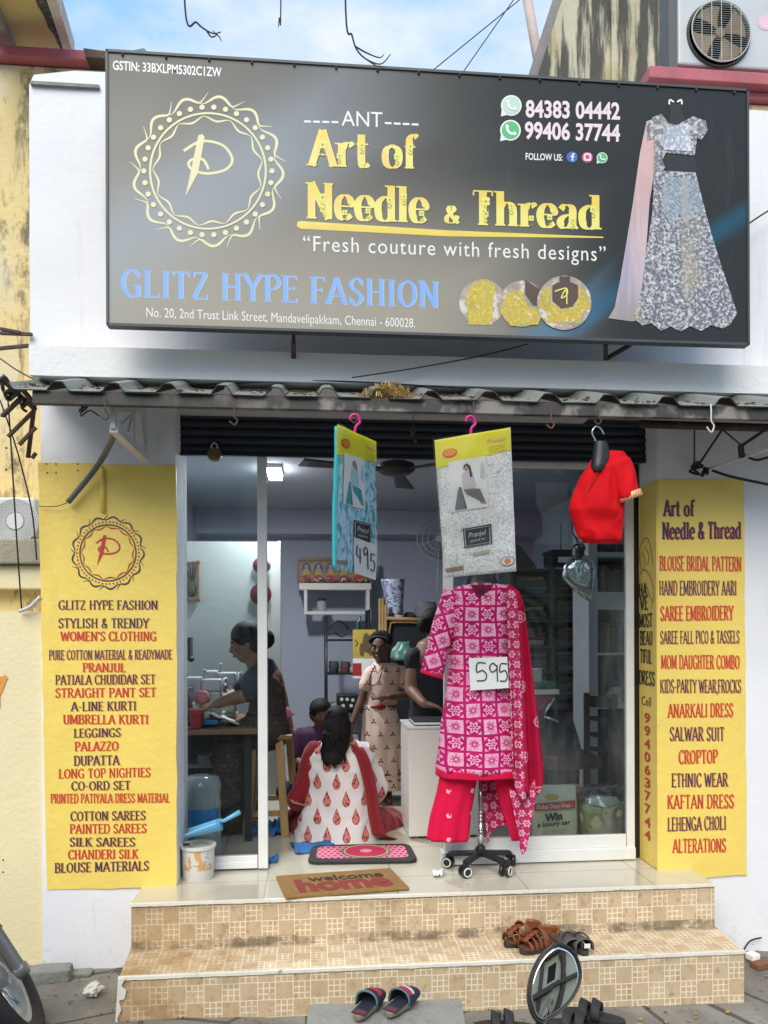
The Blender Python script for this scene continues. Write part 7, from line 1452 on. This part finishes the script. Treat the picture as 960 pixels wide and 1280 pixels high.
b.build('hair', HAIR, t, remesh=.007, rsm=1); b = MB(); strands(L, .21, m, b, 70, .003, 3); b.build('hair_strands', HAIR, t, smooth=True)
# --- person in black behind the mannequin
Y4 = 5.0
t = thing('person', 'person in black clothes standing at the counter behind the mannequin', 'person', V((P(540, 1020, Y4).x, Y4, ZF)))
BLK = mat('black_cotton', (.014, .014, .02), .85, var=.2)
b = MB(); hc = P(545, 782, Y4); L, m = head(b, hc, .22, (1, .55, -.15)); b.cap(hc - V((0, 0, .07)), P(538, 812, Y4), .048, .055)
b.chain([P(537, 818, Y4), P(535, 900, Y4)], [.11, .12], 14); la = [P(518, 822, Y4 - .02), P(513, 862, Y4 - .06), P(530, 880, Y4 - .22)]; b.chain([P(537, 820, Y4), la[0]], [.07, .05]); b.chain(la, [.05, .042, .028]); hand(b, la[2], V((.9, -.3, -.15)), V((0, 0, 1)), .95, .4)
ra = [P(560, 822, Y4), P(570, 862, Y4), P(560, 885, Y4 - .2)]; b.chain([P(537, 820, Y4), ra[0]], [.07, .05]); b.chain(ra, [.05, .042, .028]); hand(b, ra[2], V((.3, -.9, -.1)), V((0, 0, 1)), .95, .4)
for x in (528, 546): b.chain([P(x, 900, Y4), P(x, 960, Y4), V((P(x, 960, Y4).x, Y4, ZF + .06))], [.085, .06, .045]); b.cap(V((P(x, 960, Y4).x, Y4, ZF + .035)), V((P(x, 960, Y4).x + .08, Y4 + .1, ZF + .025)), .04, .028)
b.build('body', SKN[0], t, remesh=.010); face(L, m, .22, t)
b = MB(); b.rows([(806, 526, 552, .06), (812, 518, 560, .09), (830, 514, 562, .115), (870, 513, 560, .12), (905, 512, 562, .13), (960, 512, 564, .14)], Y4, 44, wr=.012, fold=.02); b.chain([la[0], la[0].lerp(la[1], .25)], [.064, .06]); b.chain([ra[0], ra[1]], [.064, .056]); wrinkle(b.build('kurta', BLK, t, remesh=.012), .008, 11)
b = MB()
for x in (528, 546): b.chain([P(x, 940, Y4), V((P(x, 960, Y4).x, Y4, ZF + .09))], [.10, .065], 16)
b.build('trousers', BLK, t, remesh=.014)
b = MB(); b.ball(L(0, -.08, .12), (.088, .10, .094), 18, m=m); b.ball(L(0, -.42, -.02), (.05, .055, .06), 12, m=m); b.build('hair', HAIR, t, remesh=.010)
b = MB(); b.ball(L(-.36, .0, -.14), (.012, .012, .022), 10); b.build('earring', mat('gold_earring', (.5, .35, .15), .3, .8), t, smooth=True)
# --- seamstress on the stool, in profile to the left
Y5 = 4.74
t = thing('person', 'seamstress in dark sari seated on stool, sewing in profile behind the window post', 'person', V((P(335, 920, Y5).x, Y5, zs)))
SAR = mat('dark_olive_sari', (.038, .030, .014), .8, var=.4, vs=14, fn=lambda c: [(fr(c.z * 34.0) > .55, (.028, .014, .022)), (sstep(nse(c.ob, 26, 3), .58, .64) * .7, (.10, .075, .02))])
BLB = mat('dark_blue_blouse', (.018, .026, .045), .8, var=.3, fn=lambda c: [(vor(c.ob, 60, 'Distance') < .17, (.12, .13, .13))])
b = MB(); hc = P(308, 804, Y5 - .02); L, m = head(b, hc, .225, (-1, -.12, -.28)); b.cap(hc + V((.03, 0, -.07)), P(323, 838, Y5), .05, .062)
b.chain([P(331, 846, Y5), P(337, 880, Y5), P(336, 908, Y5)], [.105, .115, .15], 16)
la = [P(319, 848, Y5 - .13), P(310, 868, Y5 - .17), P(272, 880, Y5 - .20)]; b.chain([P(331, 848, Y5), la[0]], [.08, .06]); b.chain(la, [.058, .046, .030]); hand(b, la[2], V((-1, .1, -.12)), V((0, -.2, 1)), .95, .45, 1)
ra = [P(322, 846, Y5 + .14), P(296, 868, Y5 + .12), P(270, 876, Y5 + .0)]; b.chain([P(331, 848, Y5), ra[0]], [.08, .06]); b.chain(ra, [.058, .046, .030]); hand(b, ra[2], V((-1, -.2, -.1)), V((0, .1, 1)), .95, .45, -1)
for dy in (-.09, .09): k = P(285, 924, Y5 + dy); b.chain([P(338, 912, Y5 + dy), k, V((k.x, Y5 + dy, ZF + .06))], [.10, .075, .045]); b.cap(V((k.x, Y5 + dy, ZF + .04)), V((k.x - .16, Y5 + dy, ZF + .025)), .04, .028)
b.build('body', SKN[0], t, remesh=.0095, rsm=3); face(L, m, .225, t)
b = MB(); b.chain([P(329, 840, Y5), P(332, 866, Y5)], [.095, .118], 18); b.chain([la[0] + V((.02, .03, .01)), la[0], la[0].lerp(la[1], .85)], [.075, .072, .064], 18); b.chain([ra[0] + V((.02, -.03, .01)), ra[0], ra[0].lerp(ra[1], .75)], [.075, .07, .062], 18); wrinkle(b.build('blouse', BLB, t, remesh=.010), .005, 16)
b = MB(); b.rows([(838, 318, 343, .11), (850, 316, 352, .135), (866, 314, 357, .145), (885, 312, 358, .15), (905, 304, 358, .17), (920, 298, 357, .18)], Y5, 44, wr=.016, wf=9, fold=.02, nf=11); wrinkle(b.build('sari', SAR, t, remesh=.010), .008, 12, (.7, 1, 1))
b = MB()
for dy in (-.09, .09): k = P(287, 926, Y5 + dy); b.chain([P(336, 912, Y5 + dy), k, V((k.x, Y5 + dy, ZF + .10))], [.125, .10, .10], 16)
b.build('sari_skirt', SAR, t, remesh=.015)
b = MB()
def pall(u, v): a = P(330 + 28 * v, 824 + 30 * v + 14 * v * v, Y5 - .05 - .10 * v + .2 * u); return P(332 + 26.5 * v + 3 * sin(3 * u), 826 + 78 * v ** 1.15 - 4 * u, Y5 - .10 + .22 * u)
b.grid(pall, 10, 20); b.build('pallu', mat('purple_sari_edge', (.07, .012, .055), .8), t, smooth=True, solid=.008)
b = MB(); b.rows([(884, 356, 360, .02), (889, 356, 366, .03), (893, 357, 369, .03), (897, 357, 362, .02)], Y5 - .06, 16, wr=.014, wf=18); b.build('sari_tassel', mat('dusty_pink_tassel', (.35, .12, .16), .85), t, smooth=True)
b = MB(); b.ball(L(0, -.07, .19), (.094, .100, .092), 18, m=m); b.ball(L(0, -.22, .0), (.088, .075, .085), 18, m=m); b.ball(L(0, -.50, -.02), (.06, .06, .065), 14, m=m); b.build('hair', HAIR, t, remesh=.010)
# ------------------------------------------------------------------ footwear, slab, street things in front
LTH = mat('brown_leather', (.23, .065, .022), .42, var=.25, vs=14, bump=.3, bs=120); SOLE = mat('dark_sole', (.035, .026, .02), .7, var=.2); GRY = mat('grey_brown_strap', (.10, .085, .075), .75, var=.25, vs=20); NVY = mat('navy_slipper', (.018, .022, .045), .75, var=.25, vs=20)
def frame3(px, py, z, ang): o = PZ(px, py, z); m = Matrix.Rotation(R(ang), 3, 'Z'); return lambda x, y, zz: o + m @ V((x, y, zz)), o
def solepoly(L=.26, W=.09):
    return [(W * (.36 + .14 * sin(pi * (i / 20)) if 0 else .5) * k, 0) for i, k in ()]
def sole(T, L, W, h, b):
    n = 28; pts = []
    for i in range(n):
        a = 2 * pi * i / n; y = sin(a) * L / 2; wd = W / 2 * (1 - .16 * (y < 0) * (1 - abs(y) / L) - .10 * math.exp(-((y + .01) / .05) ** 2)); pts.append((wd * cos(a) if abs(cos(a)) > .3 else wd * math.copysign(abs(cos(a)) ** .8, cos(a)), y))
    b.extr([T(x, y, 0) for x, y in pts], (0, 0, h)); return pts
def band(T, b, y0, y1, W, h, base, lean=0, n=14):
    b.grid(lambda u, v: T(-W / 2 * cos(pi * u) * (1.02), y0 + (y1 - y0) * v + lean * sin(pi * u), base + h * (sin(pi * u) ** .7) * (1 - .25 * v)), n, 4)
def sandal(px, py, z, ang, L, W, lbl, closed=True, m=LTH, grp=None):
    T, o = frame3(px, py, z, ang); t = thing('sandal', lbl, 'sandal', o, grp); b = MB(); sole(T, L, W, .022, b); b.build('sole', SOLE, t, bevel=.004)
    b = MB(); b.grid(lambda u, v: T((u - .5) * W * .8, (v - .5) * L * .9, .0225), 4, 8); b.build('insole', mat('worn_insole', tuple(k * .6 for k in (.23, .10, .05)) if m is LTH else (.05, .045, .04), .8), t)
    if closed:
        for y0, y1, h, in ((.105, .085, .040), (.074, .054, .052), (.044, .024, .062)): b = MB(); band(T, b, y0 * L / .26, y1 * L / .26, W * (.92 if y0 > .09 else 1), h, .020); b.build('strap', m, t, smooth=True, solid=.004)
        b = MB(); b.grid(lambda u, v: T(-.012 + .024 * u, (.11 - .13 * v) * L / .26, .052 + .028 * sin(pi * v * .6)), 4, 10); b.build('strap', m, t, smooth=True, solid=.004)
        b = MB(); band(T, b, .015 * L / .26, -.025 * L / .26, W * 1.02, .075, .022); b.build('instep_band', m, t, smooth=True, solid=.005)
        b = MB(); b.grid(lambda u, v: T(-W * .48 * cos(pi * u), -L * .30 - L * .17 * sin(pi * u), .022 + .055 * v), 14, 4); b.build('heel_strap', m, t, smooth=True, solid=.005)
    else:
        b = MB(); band(T, b, .09 * L / .26, .0, W * 1.02, .06, .020); b.build('upper', m, t, smooth=True, solid=.006)
    return t, T
z1 = .1425
sandal(653, 1178, z1, 118, .205, .088, 'farther brown leather sandal on the lower step', grp=None); sandal(674, 1186, z1, 118, .215, .09, 'nearer brown leather sandal on the lower step, left of the mirror')
def slipbk(px, py, ang, lbl):
    T, o = frame3(px, py, z1, ang); t = thing('sandal', lbl, 'sandal', o); b = MB(); sole(T, .20, .078, .02, b); b.build('sole', SOLE, t, bevel=.004)
    b = MB(); b.grid(lambda u, v: T(-.040 * cos(pi * u), -.088 + .16 * v, .018 + .050 * (sin(pi * u) ** .5) * (1 - .5 * v)), 16, 8); b.build('upper', GRY, t, smooth=True, solid=.005)
    b = MB(); b.tube([T(-.041 * cos(pi * k / 12), -.072 + .045 * sin(pi * k / 12), .02 + .054 * sin(pi * k / 12) ** .6) for k in range(13)], .004, 6); b.build('strap_edge', M['black'], t, smooth=True); return t, T
slipbk(706, 1184, 8, 'grey brown sandal half hidden behind the mirror'); t2, T2 = slipbk(720, 1184, 6, 'grey brown sandal with white tag on the lower step, right of the mirror')
b = MB(); b.extr([T2(-.005, -.0915, .032), T2(.022, -.0915, .032), T2(.022, -.0915, .050), T2(-.005, -.0915, .050)], (0, -.002, 0)); b.build('tag', CARD, t2)
# concrete slab with slippers
zs_ = .105
t = None; q = MB(); f = [PZ(386, 1256, zs_), PZ(576, 1248, zs_), PZ(590, 1330, zs_), PZ(378, 1334, zs_)]; n = 14
q.grid(lambda u, v: f[0].lerp(f[1], u).lerp(f[3].lerp(f[2], u), v) + V((0, 0, .006 * noise.noise(V((u * 6, v * 4, 0))))), 24, 14)
q.extr([p - V((0, 0, .008)) for p in f], (0, 0, -.16)); tag(q.build('concrete_slab', M['conc'], bevel=.012, ang=50), 'rough grey concrete slab lying before the lower step', 'slab')
def slipper(px, py, ang, lbl, st):
    T, o = frame3(px, py, zs_ + .012, ang); t = thing('slipper', lbl, 'slipper', o); b = MB(); sole(T, .20, .080, .018, b); b.build('sole', mat('tan_sole', (.20, .16, .11), .8), t, bevel=.004); b = MB(); b.grid(lambda u, v: T((u - .5) * .06, (v - .5) * .18, .0195), 4, 6); b.build('insole', NVY, t)
    b = MB(); b.extr([T(-.022, -.082, .0202), T(.022, -.082, .0202), T(.022, -.060, .0202), T(-.022, -.060, .0202)], (0, 0, .0008)); b.build('insole_patch', mat('maroon_patch', (.16, .02, .03), .8), t)
    b = MB(); b.grid(lambda u, v: T(-.042 * cos(pi * u) * (1 - .25 * v * v), -.01 + .105 * v, .014 + .054 * (sin(pi * u) ** .6) * (1 - .60 * v ** 1.5)), 18, 10); up = b.build('upper', NVY, t, smooth=True, solid=.006)
    for y0, y1, m in st:
        b = MB(); b.grid(lambda u, v: T(-.043 * cos(pi * (.42 + .5 * u)) * (1 - .25 * ((y0 + (y1 - y0) * v)) ** 2), -.01 + .105 * (y0 + (y1 - y0) * v), .019 + .054 * (sin(pi * (.42 + .5 * u)) ** .6) * (1 - .60 * (y0 + (y1 - y0) * v) ** 1.5)), 12, 4); b.build('stripe', m, t, smooth=True)
    b = MB(); b.tube([T(-.043 * cos(pi * k / 14), -.012, .016 + .055 * sin(pi * k / 14) ** .6) for k in range(15)], .0045, 6); b.build('piping', mat('teal_piping', (.08, .15, .19), .6), t, smooth=True)
CRM = mat('crimson_stripe', (.45, .02, .05), .7); WST = mat('white_stripe', (.6, .6, .58), .7)
slipper(460, 1261, -28, 'left navy slipper with red stripe on the concrete slab', ((.25, .6, CRM),)); slipper(501, 1258, -35, 'right navy slipper with red and white stripes on the concrete slab', ((.05, .28, CRM), (.30, .48, WST)))
# black slippers on the ground at the bottom right
def gslip(px, py, ang, lbl):
    z = gz(PZ(px, py, -.05).x, PZ(px, py, -.05).y) + .004; T, o = frame3(px, py, z, ang); t = thing('slipper', lbl, 'slipper', o); b = MB(); sole(T, .25, .095, .024, b); b.build('sole', M['rubber'], t, bevel=.004)
    for y0, y1, h in ((.055, .02, .055), (.005, -.03, .065)): b = MB(); band(T, b, y0, y1, .098, h, .02); b.build('strap', M['rubber'], t, smooth=True, solid=.006)
gslip(742, 1275, 60, 'black rubber slipper, upper of the pair at the bottom right'); gslip(722, 1290, 60, 'black rubber slipper cut by the bottom edge, right of the mirror'); gslip(632, 1289, 80, 'black slipper tip peeking in at the bottom, left of the mirror stalk')
# leaves scattered on paving and steps, pebbles
rd = random.Random(31); LEAF = mat('fallen_leaf', (.42, .28, .06), .8, var=.6, vs=30, fn=lambda c: [(sstep(nse(c.ob, 3, 2), .5, .6) * .8, (.20, .10, .04))])
q = MB()
def leaf(p, s):
    an = rd.random() * 6.3; u = V((cos(an), sin(an), rd.uniform(-.2, .2))) * s; v = V((-sin(an), cos(an), rd.uniform(-.2, .4))) * s * .45; q.add([p - u, p - u * .2 + v, p + u, p - u * .2 - v], [(0, 1, 2, 3)])
for i in range(560):
    x, y = rd.uniform(-2.2, 2.6), rd.uniform(2.5, 3.75)
    if a0 - .02 < x < a1 + .02 and y > 3.20: continue
    leaf(V((x, y, gz(x, y) + .008)), rd.uniform(.006, .019))
for i in range(26): leaf(V((rd.uniform(a0 + .1, a1 - .1), rd.uniform(3.25, 3.46), .1475)), rd.uniform(.006, .012))
for i in range(14): leaf(V((rd.uniform(x0, x1), rd.uniform(3.53, 3.85), ZF + .006)), rd.uniform(.004, .009))
tag(q.build('fallen_leaves', LEAF), 'small yellow leaves scattered on the paving and steps', 'leaves', kind='stuff')
q = MB()
for i in range(700):
    x, y = rd.uniform(-2.2, 2.6), rd.uniform(2.5, 3.75)
    if a0 - .02 < x < a1 + .02 and y > 3.20: continue
    q.ball(V((x, y, gz(x, y) + .002)), rd.uniform(.002, .007), 6)
tag(q.build('gravel', mat('grey_pebbles', (.2, .18, .15), .9, var=.5, vs=15)), 'grit and small pebbles over the paving', 'gravel', kind='stuff')
# stone kerb piece, crumpled paper, white plug on cable
def rock(px, py, sx, sy, sz, sd, b, ang=0):
    c_ = PZ(px, py, -.04); c_.z = gz(c_.x, c_.y) + sz * .7; m = Matrix.Rotation(R(ang), 3, 'Z')
    def fn(u, v): a, e = 2 * pi * u, pi * (v - .5); d = V((math.copysign(abs(cos(a)) ** .28, cos(a)) * max(cos(e), 0) ** .3, math.copysign(abs(sin(a)) ** .28, sin(a)) * max(cos(e), 0) ** .3, math.copysign(abs(sin(e)) ** .35, sin(e)))); k = 1 + .13 * noise.noise(d * 1.7 + V((sd, 0, 0))) + .07 * noise.noise(d * 5 + V((sd, 0, 0))); return c_ + m @ V((d.x * sx * k, d.y * sy * k, d.z * sz * k))
    b.grid(fn, 28, 16)
q = MB(); rock(62, 1228, .092, .05, .034, 1, q, 6); tag(q.build('kerb_stone', M['conc'], smooth=True), 'grey broken kerb stone at the foot of the left wall', 'stone')
q = MB(); rock(101, 1221, .05, .03, .012, 7, q, 6); tag(q.build('kerb_stone', M['conc'], smooth=True), 'flat chip of stone right of the kerb stone', 'stone')
q = MB(); c_ = PZ(116, 1246, -.03); c_.z = gz(c_.x, c_.y) + .03
q.grid(lambda u, v: c_ + V((cos(2 * pi * u) * cos(pi * (v - .5)), sin(2 * pi * u) * cos(pi * (v - .5)), sin(pi * (v - .5)) * .8)) * .034 * (1 + .55 * noise.noise(V((cos(2 * pi * u) * cos(pi * (v - .5)) * 2.2, sin(2 * pi * u) * cos(pi * (v - .5)) * 2.2, v * 5)))), 22, 14); tag(q.build('crumpled_paper', mat('white_paper_wad', (.66, .64, .58), .85)), 'crumpled white paper on the paving left of the steps', 'paper')
q = MB()
for pts in ([(60, 1225), (95, 1240), (140, 1225)], [(84, 1256), (110, 1268), (136, 1250)]): pass
t = thing('cable_plug', 'white cable plug with loose black wire at the right end of the steps', 'plug', PZ(943, 1200, -.08))
b = MB(); a = PZ(941, 1198, -.05); b.obox(a + V((0, 0, .01)), (.05, .05, .035), Matrix.Rotation(R(20), 3, 'Z')); b.build('plug', CARD, t, bevel=.008); b = MB(); b.tube(smooth_pts([tuple(a + V((-.02, 0, .02))), tuple(P(930, 1188, 3.68)), tuple(P(938, 1176, 3.7)), tuple(P(952, 1172, 3.71))], 6), .004, 6); b.build('wire', M['wire'], t, smooth=True)
b = MB(); b.obox(a + V((.01, -.05, -.01)), (.09, .05, .03), Matrix.Rotation(R(20), 3, 'Z')); tag(b.build('brick_piece', mat('red_brick_piece', (.22, .09, .05), .9, var=.4), bevel=.005), 'broken brick piece under the white cable plug', 'brick')
# parked motorcycle at the left: only its leaning front wheel, fork and mudguard reach the picture
t = thing('motorcycle', 'parked motorcycle with leaning front wheel cut by the left edge', 'motorcycle', PZ(30, 1268, -.03))
hub = P(-8, 1186, 3.02); axl = V((.80, .26, .47)).normalized()                          # axle: the wheel leans left and shows its tread
zz = axl.orthogonal().normalized(); uu = (V((0, 0, 1)) - axl * axl.z).normalized(); vv = axl.cross(uu); m = Matrix((vv, axl, uu)).transposed()
Rw = .285; hub.z = gz(hub.x, hub.y) + Rw * uu.z + .020
pr = [(Rw - .085, -.030), (Rw - .06, -.050), (Rw - .03, -.058), (Rw - .008, -.040), (Rw, 0), (Rw - .008, .040), (Rw - .03, .058), (Rw - .06, .050), (Rw - .085, .030)]
m2 = Matrix((vv, uu * -1, axl)).transposed()
b = MB(); b.rings([[hub + m2 @ V((r_ * cos(2 * pi * k / 64), r_ * sin(2 * pi * k / 64), z_)) for k in range(64)] for r_, z_ in pr], False); wh = b.build('wheel', M['rubber'], t, smooth=True)
b = MB(); pr2 = [(Rw - .082, -.034), (Rw - .105, -.030), (Rw - .108, 0), (Rw - .105, .030), (Rw - .082, .034)]; b.rings([[hub + m2 @ V((r_ * cos(2 * pi * k / 64), r_ * sin(2 * pi * k / 64), z_)) for k in range(64)] for r_, z_ in pr2], False)
b.lathe(hub, [(.02, -.05), (.05, -.04), (.05, .04), (.02, .05)], 20, m=m2); b.build('rim', mat('grey_alloy', (.42, .42, .40), .35, .5, var=.2), wh, ang=40)
b = MB()
for k in range(10): a = 2 * pi * k / 10; b.tube([hub + m2 @ V((.04 * cos(a), .04 * sin(a), 0)), hub + m2 @ V(((Rw - .1) * cos(a + .15), (Rw - .1) * sin(a + .15), 0))], .006, 6)
b.build('spokes', M['chrome'], wh, smooth=True)
b = MB(); top = hub + uu * .62 + vv * -.10
for s in (-1, 1): b.tube([hub + axl * .085 * s - uu * .02, hub + axl * .085 * s + uu * .30 - vv * .03], .026, 12); b.tube([hub + axl * .085 * s + uu * .28 - vv * .03, top + axl * .085 * s], .018, 12); b.lathe(hub + axl * .085 * s - uu * .03, [(.018, -.02), (.03, -.015), (.03, .02), (.02, .03)], 14, m=m2)
b.build('fork', mat('grey_fork', (.20, .20, .195), .4, .4), t, ang=40)
b = MB(); b.rings([[hub + m2 @ V(((Rw + .025) * cos(a), (Rw + .025) * sin(a), z_)) for a in [R(-150 + 150 * k / 24) for k in range(25)]] for z_ in (-.055, -.03, 0, .03, .055)][::1], False) if 0 else b.grid(lambda u, v: hub + m2 @ V(((Rw + .03 - .03 * (2 * u - 1) ** 2) * cos(R(-165 + 130 * v)), (Rw + .03 - .03 * (2 * u - 1) ** 2) * sin(R(-165 + 130 * v)), .06 * (2 * u - 1))), 8, 24); b.build('mudguard', mat('slate_mudguard', (.045, .055, .062), .4), t, smooth=True, solid=.004)
b = MB(); b.tube([top - axl * .35, top - axl * .12 + uu * .06, top + axl * .12 + uu * .06, top + axl * .35], .014, 10); b.tube([top, top + uu * .08], .03, 12); b.build('handlebar', M['black'], t, smooth=True)
b = MB(); b.lathe(top + uu * .0 + vv * .1, [(.001, -.02), (.06, -.01), (.075, .05), (.07, .09), (.001, .1)], 20, m=Matrix((axl, uu, vv)).transposed()); b.build('headlight', M['chrome'], t, ang=40)
wd_ = V((.10, -.99, .0)).normalized(); rh = hub + wd_ * 1.22; rm = Matrix((wd_, uu, axl)).transposed(); dk_ = mat('dark_tank_paint', (.02, .024, .03), .25, coat=.5)
b = MB(); b.rings([[rh + m2 @ V((r_ * cos(2 * pi * k / 48), r_ * sin(2 * pi * k / 48), z_)) for k in range(48)] for r_, z_ in pr], False); b.build('wheel', M['rubber'], t, smooth=True)
b = MB(); b.ball(top + wd_ * .42 - uu * .06, (.24, .13, .12), 18, m=Matrix((wd_, axl, uu)).transposed()); b.build('tank', dk_, t, smooth=True)
b = MB(); b.ball(top + wd_ * .88 - uu * .10, (.32, .12, .07), 18, m=Matrix((wd_, axl, uu)).transposed()); b.build('seat', M['rubber'], t, smooth=True)
b = MB(); b.obox(hub + wd_ * .58 + uu * .08, (.34, .24, .28), Matrix((wd_, axl, uu)).transposed()); b.build('engine', mat('engine_grey', (.16, .16, .16), .5, .5, var=.3), t, bevel=.03)
b = MB()
for s in (-1, 1): b.tube([rh + axl * .08 * s, hub + wd_ * .62 + axl * .08 * s - uu * .02, top + wd_ * .12], .018, 8); b.tube([rh + axl * .09 * s, top + wd_ * .95 + axl * .09 * s - uu * .14], .02, 8)
b.build('frame', M['black'], t, smooth=True)
# the nearer motorcycle whose round mirror stands in the foreground
YMr = 1.52
t = thing('motorcycle', 'motorcycle in the foreground showing only its round black mirror', 'motorcycle', PZ(640, 2000, -.03) * 0 + V((.10, 1.30, -.03)))
mc = P(691, 1229, YMr); k_ = mpp(691, YMr)
ol = [(x - 691, y - 1229) for x, y in ((704, 1183), (717, 1188), (726, 1198), (730, 1217), (725, 1234), (712, 1250), (696, 1262), (679, 1270), (671, 1273), (662, 1267), (657, 1250), (659, 1232), (667, 1213), (679, 1197), (694, 1186))]
ol = [(p[0], p[1]) for p in smooth_pts(ol + [ol[0]], 4)][:-1]
fwd_ = (P(691, 1229, YMr) - V((0, 0, H))).normalized(); nrm = V((.06, -1, .36)).normalized()
ux = V((1, 0, 0)); ux = (ux - nrm * ux.dot(nrm)).normalized(); uz = nrm.cross(ux) * -1; uz = uz if uz.z > 0 else -uz; kz = 1.03
def mpt(x, y, o): return mc + ux * (x * k_) + uz * (-y * k_ * kz) + nrm * o
b = MB(); n = len(ol); rs = [[mpt(x * s, y * s, o) for x, y in ol] for s, o in ((.90, .0), (.93, .006), (.98, .006), (1.0, 0), (.97, -.014), (.7, -.030), (.2, -.036))]
b.rings(rs); ho = b.build('mirror', M['black'], t, smooth=True)
b = MB(); b.rings([[mpt(x * .925 * s, y * .925 * s, .0045 + .0032 * (1 - s * s)) for x, y in ol] for s in (1, .9, .8, .7, .6, .5, .4, .3, .2, .1, .01)]); b.build('mirror_glass', mat('mirror_glass', (.88, .89, .87), .015, 1, var=0), ho, smooth=True)
b = MB(); b.tube(smooth_pts([tuple(mpt(-14, 34, -.02)), tuple(mpt(-21, 47, -.012)), tuple(mpt(-40, 90, .0)), tuple(mpt(-50, 190, .0))], 6), .0075, 10); b.build('mirror_stalk', M['black'], t, smooth=True)
hb = mpt(-50, 190, 0); b = MB(); b.tube([hb + V((.18, -.05, 0)), hb, hb + V((-.22, .06, -.01)), hb + V((-.44, .06, -.01)), hb + V((-.64, 0, 0)), hb + V((-.82, -.05, 0))], .013, 10); b.build('handlebar', M['black'], t, smooth=True)
for s in (.18, -.82): b = MB(); e = hb + V((s, -.05, 0)); b.tube([e, e - V((math.copysign(.12, s), -.03, 0))], .019, 12); b.build('grip', M['rubber'], t, smooth=True)
c0 = hb + V((-.33, .10, -.05)); b = MB()
for s in (-.09, .09): b.tube([c0 + V((s, 0, 0)), V((c0.x + s, c0.y + .24, .26))], .02, 10)
b.build('fork', M['chrome'], t, smooth=True)
b = MB(); wc = V((c0.x, c0.y + .25, .25)); b.rings([[wc + V((z_, r_ * cos(2 * pi * k / 48), r_ * sin(2 * pi * k / 48))) for k in range(48)] for r_, z_ in ((.20, -.03), (.25, -.045), (.285, 0), (.25, .045), (.20, .03))], False); b.build('wheel', M['rubber'], t, smooth=True)
b = MB(); b.ball(c0 + V((0, -.28, -.10)), (.13, .24, .11), 18); b.build('tank', mat('dark_tank', (.02, .02, .03), .25, coat=.5), t, smooth=True)
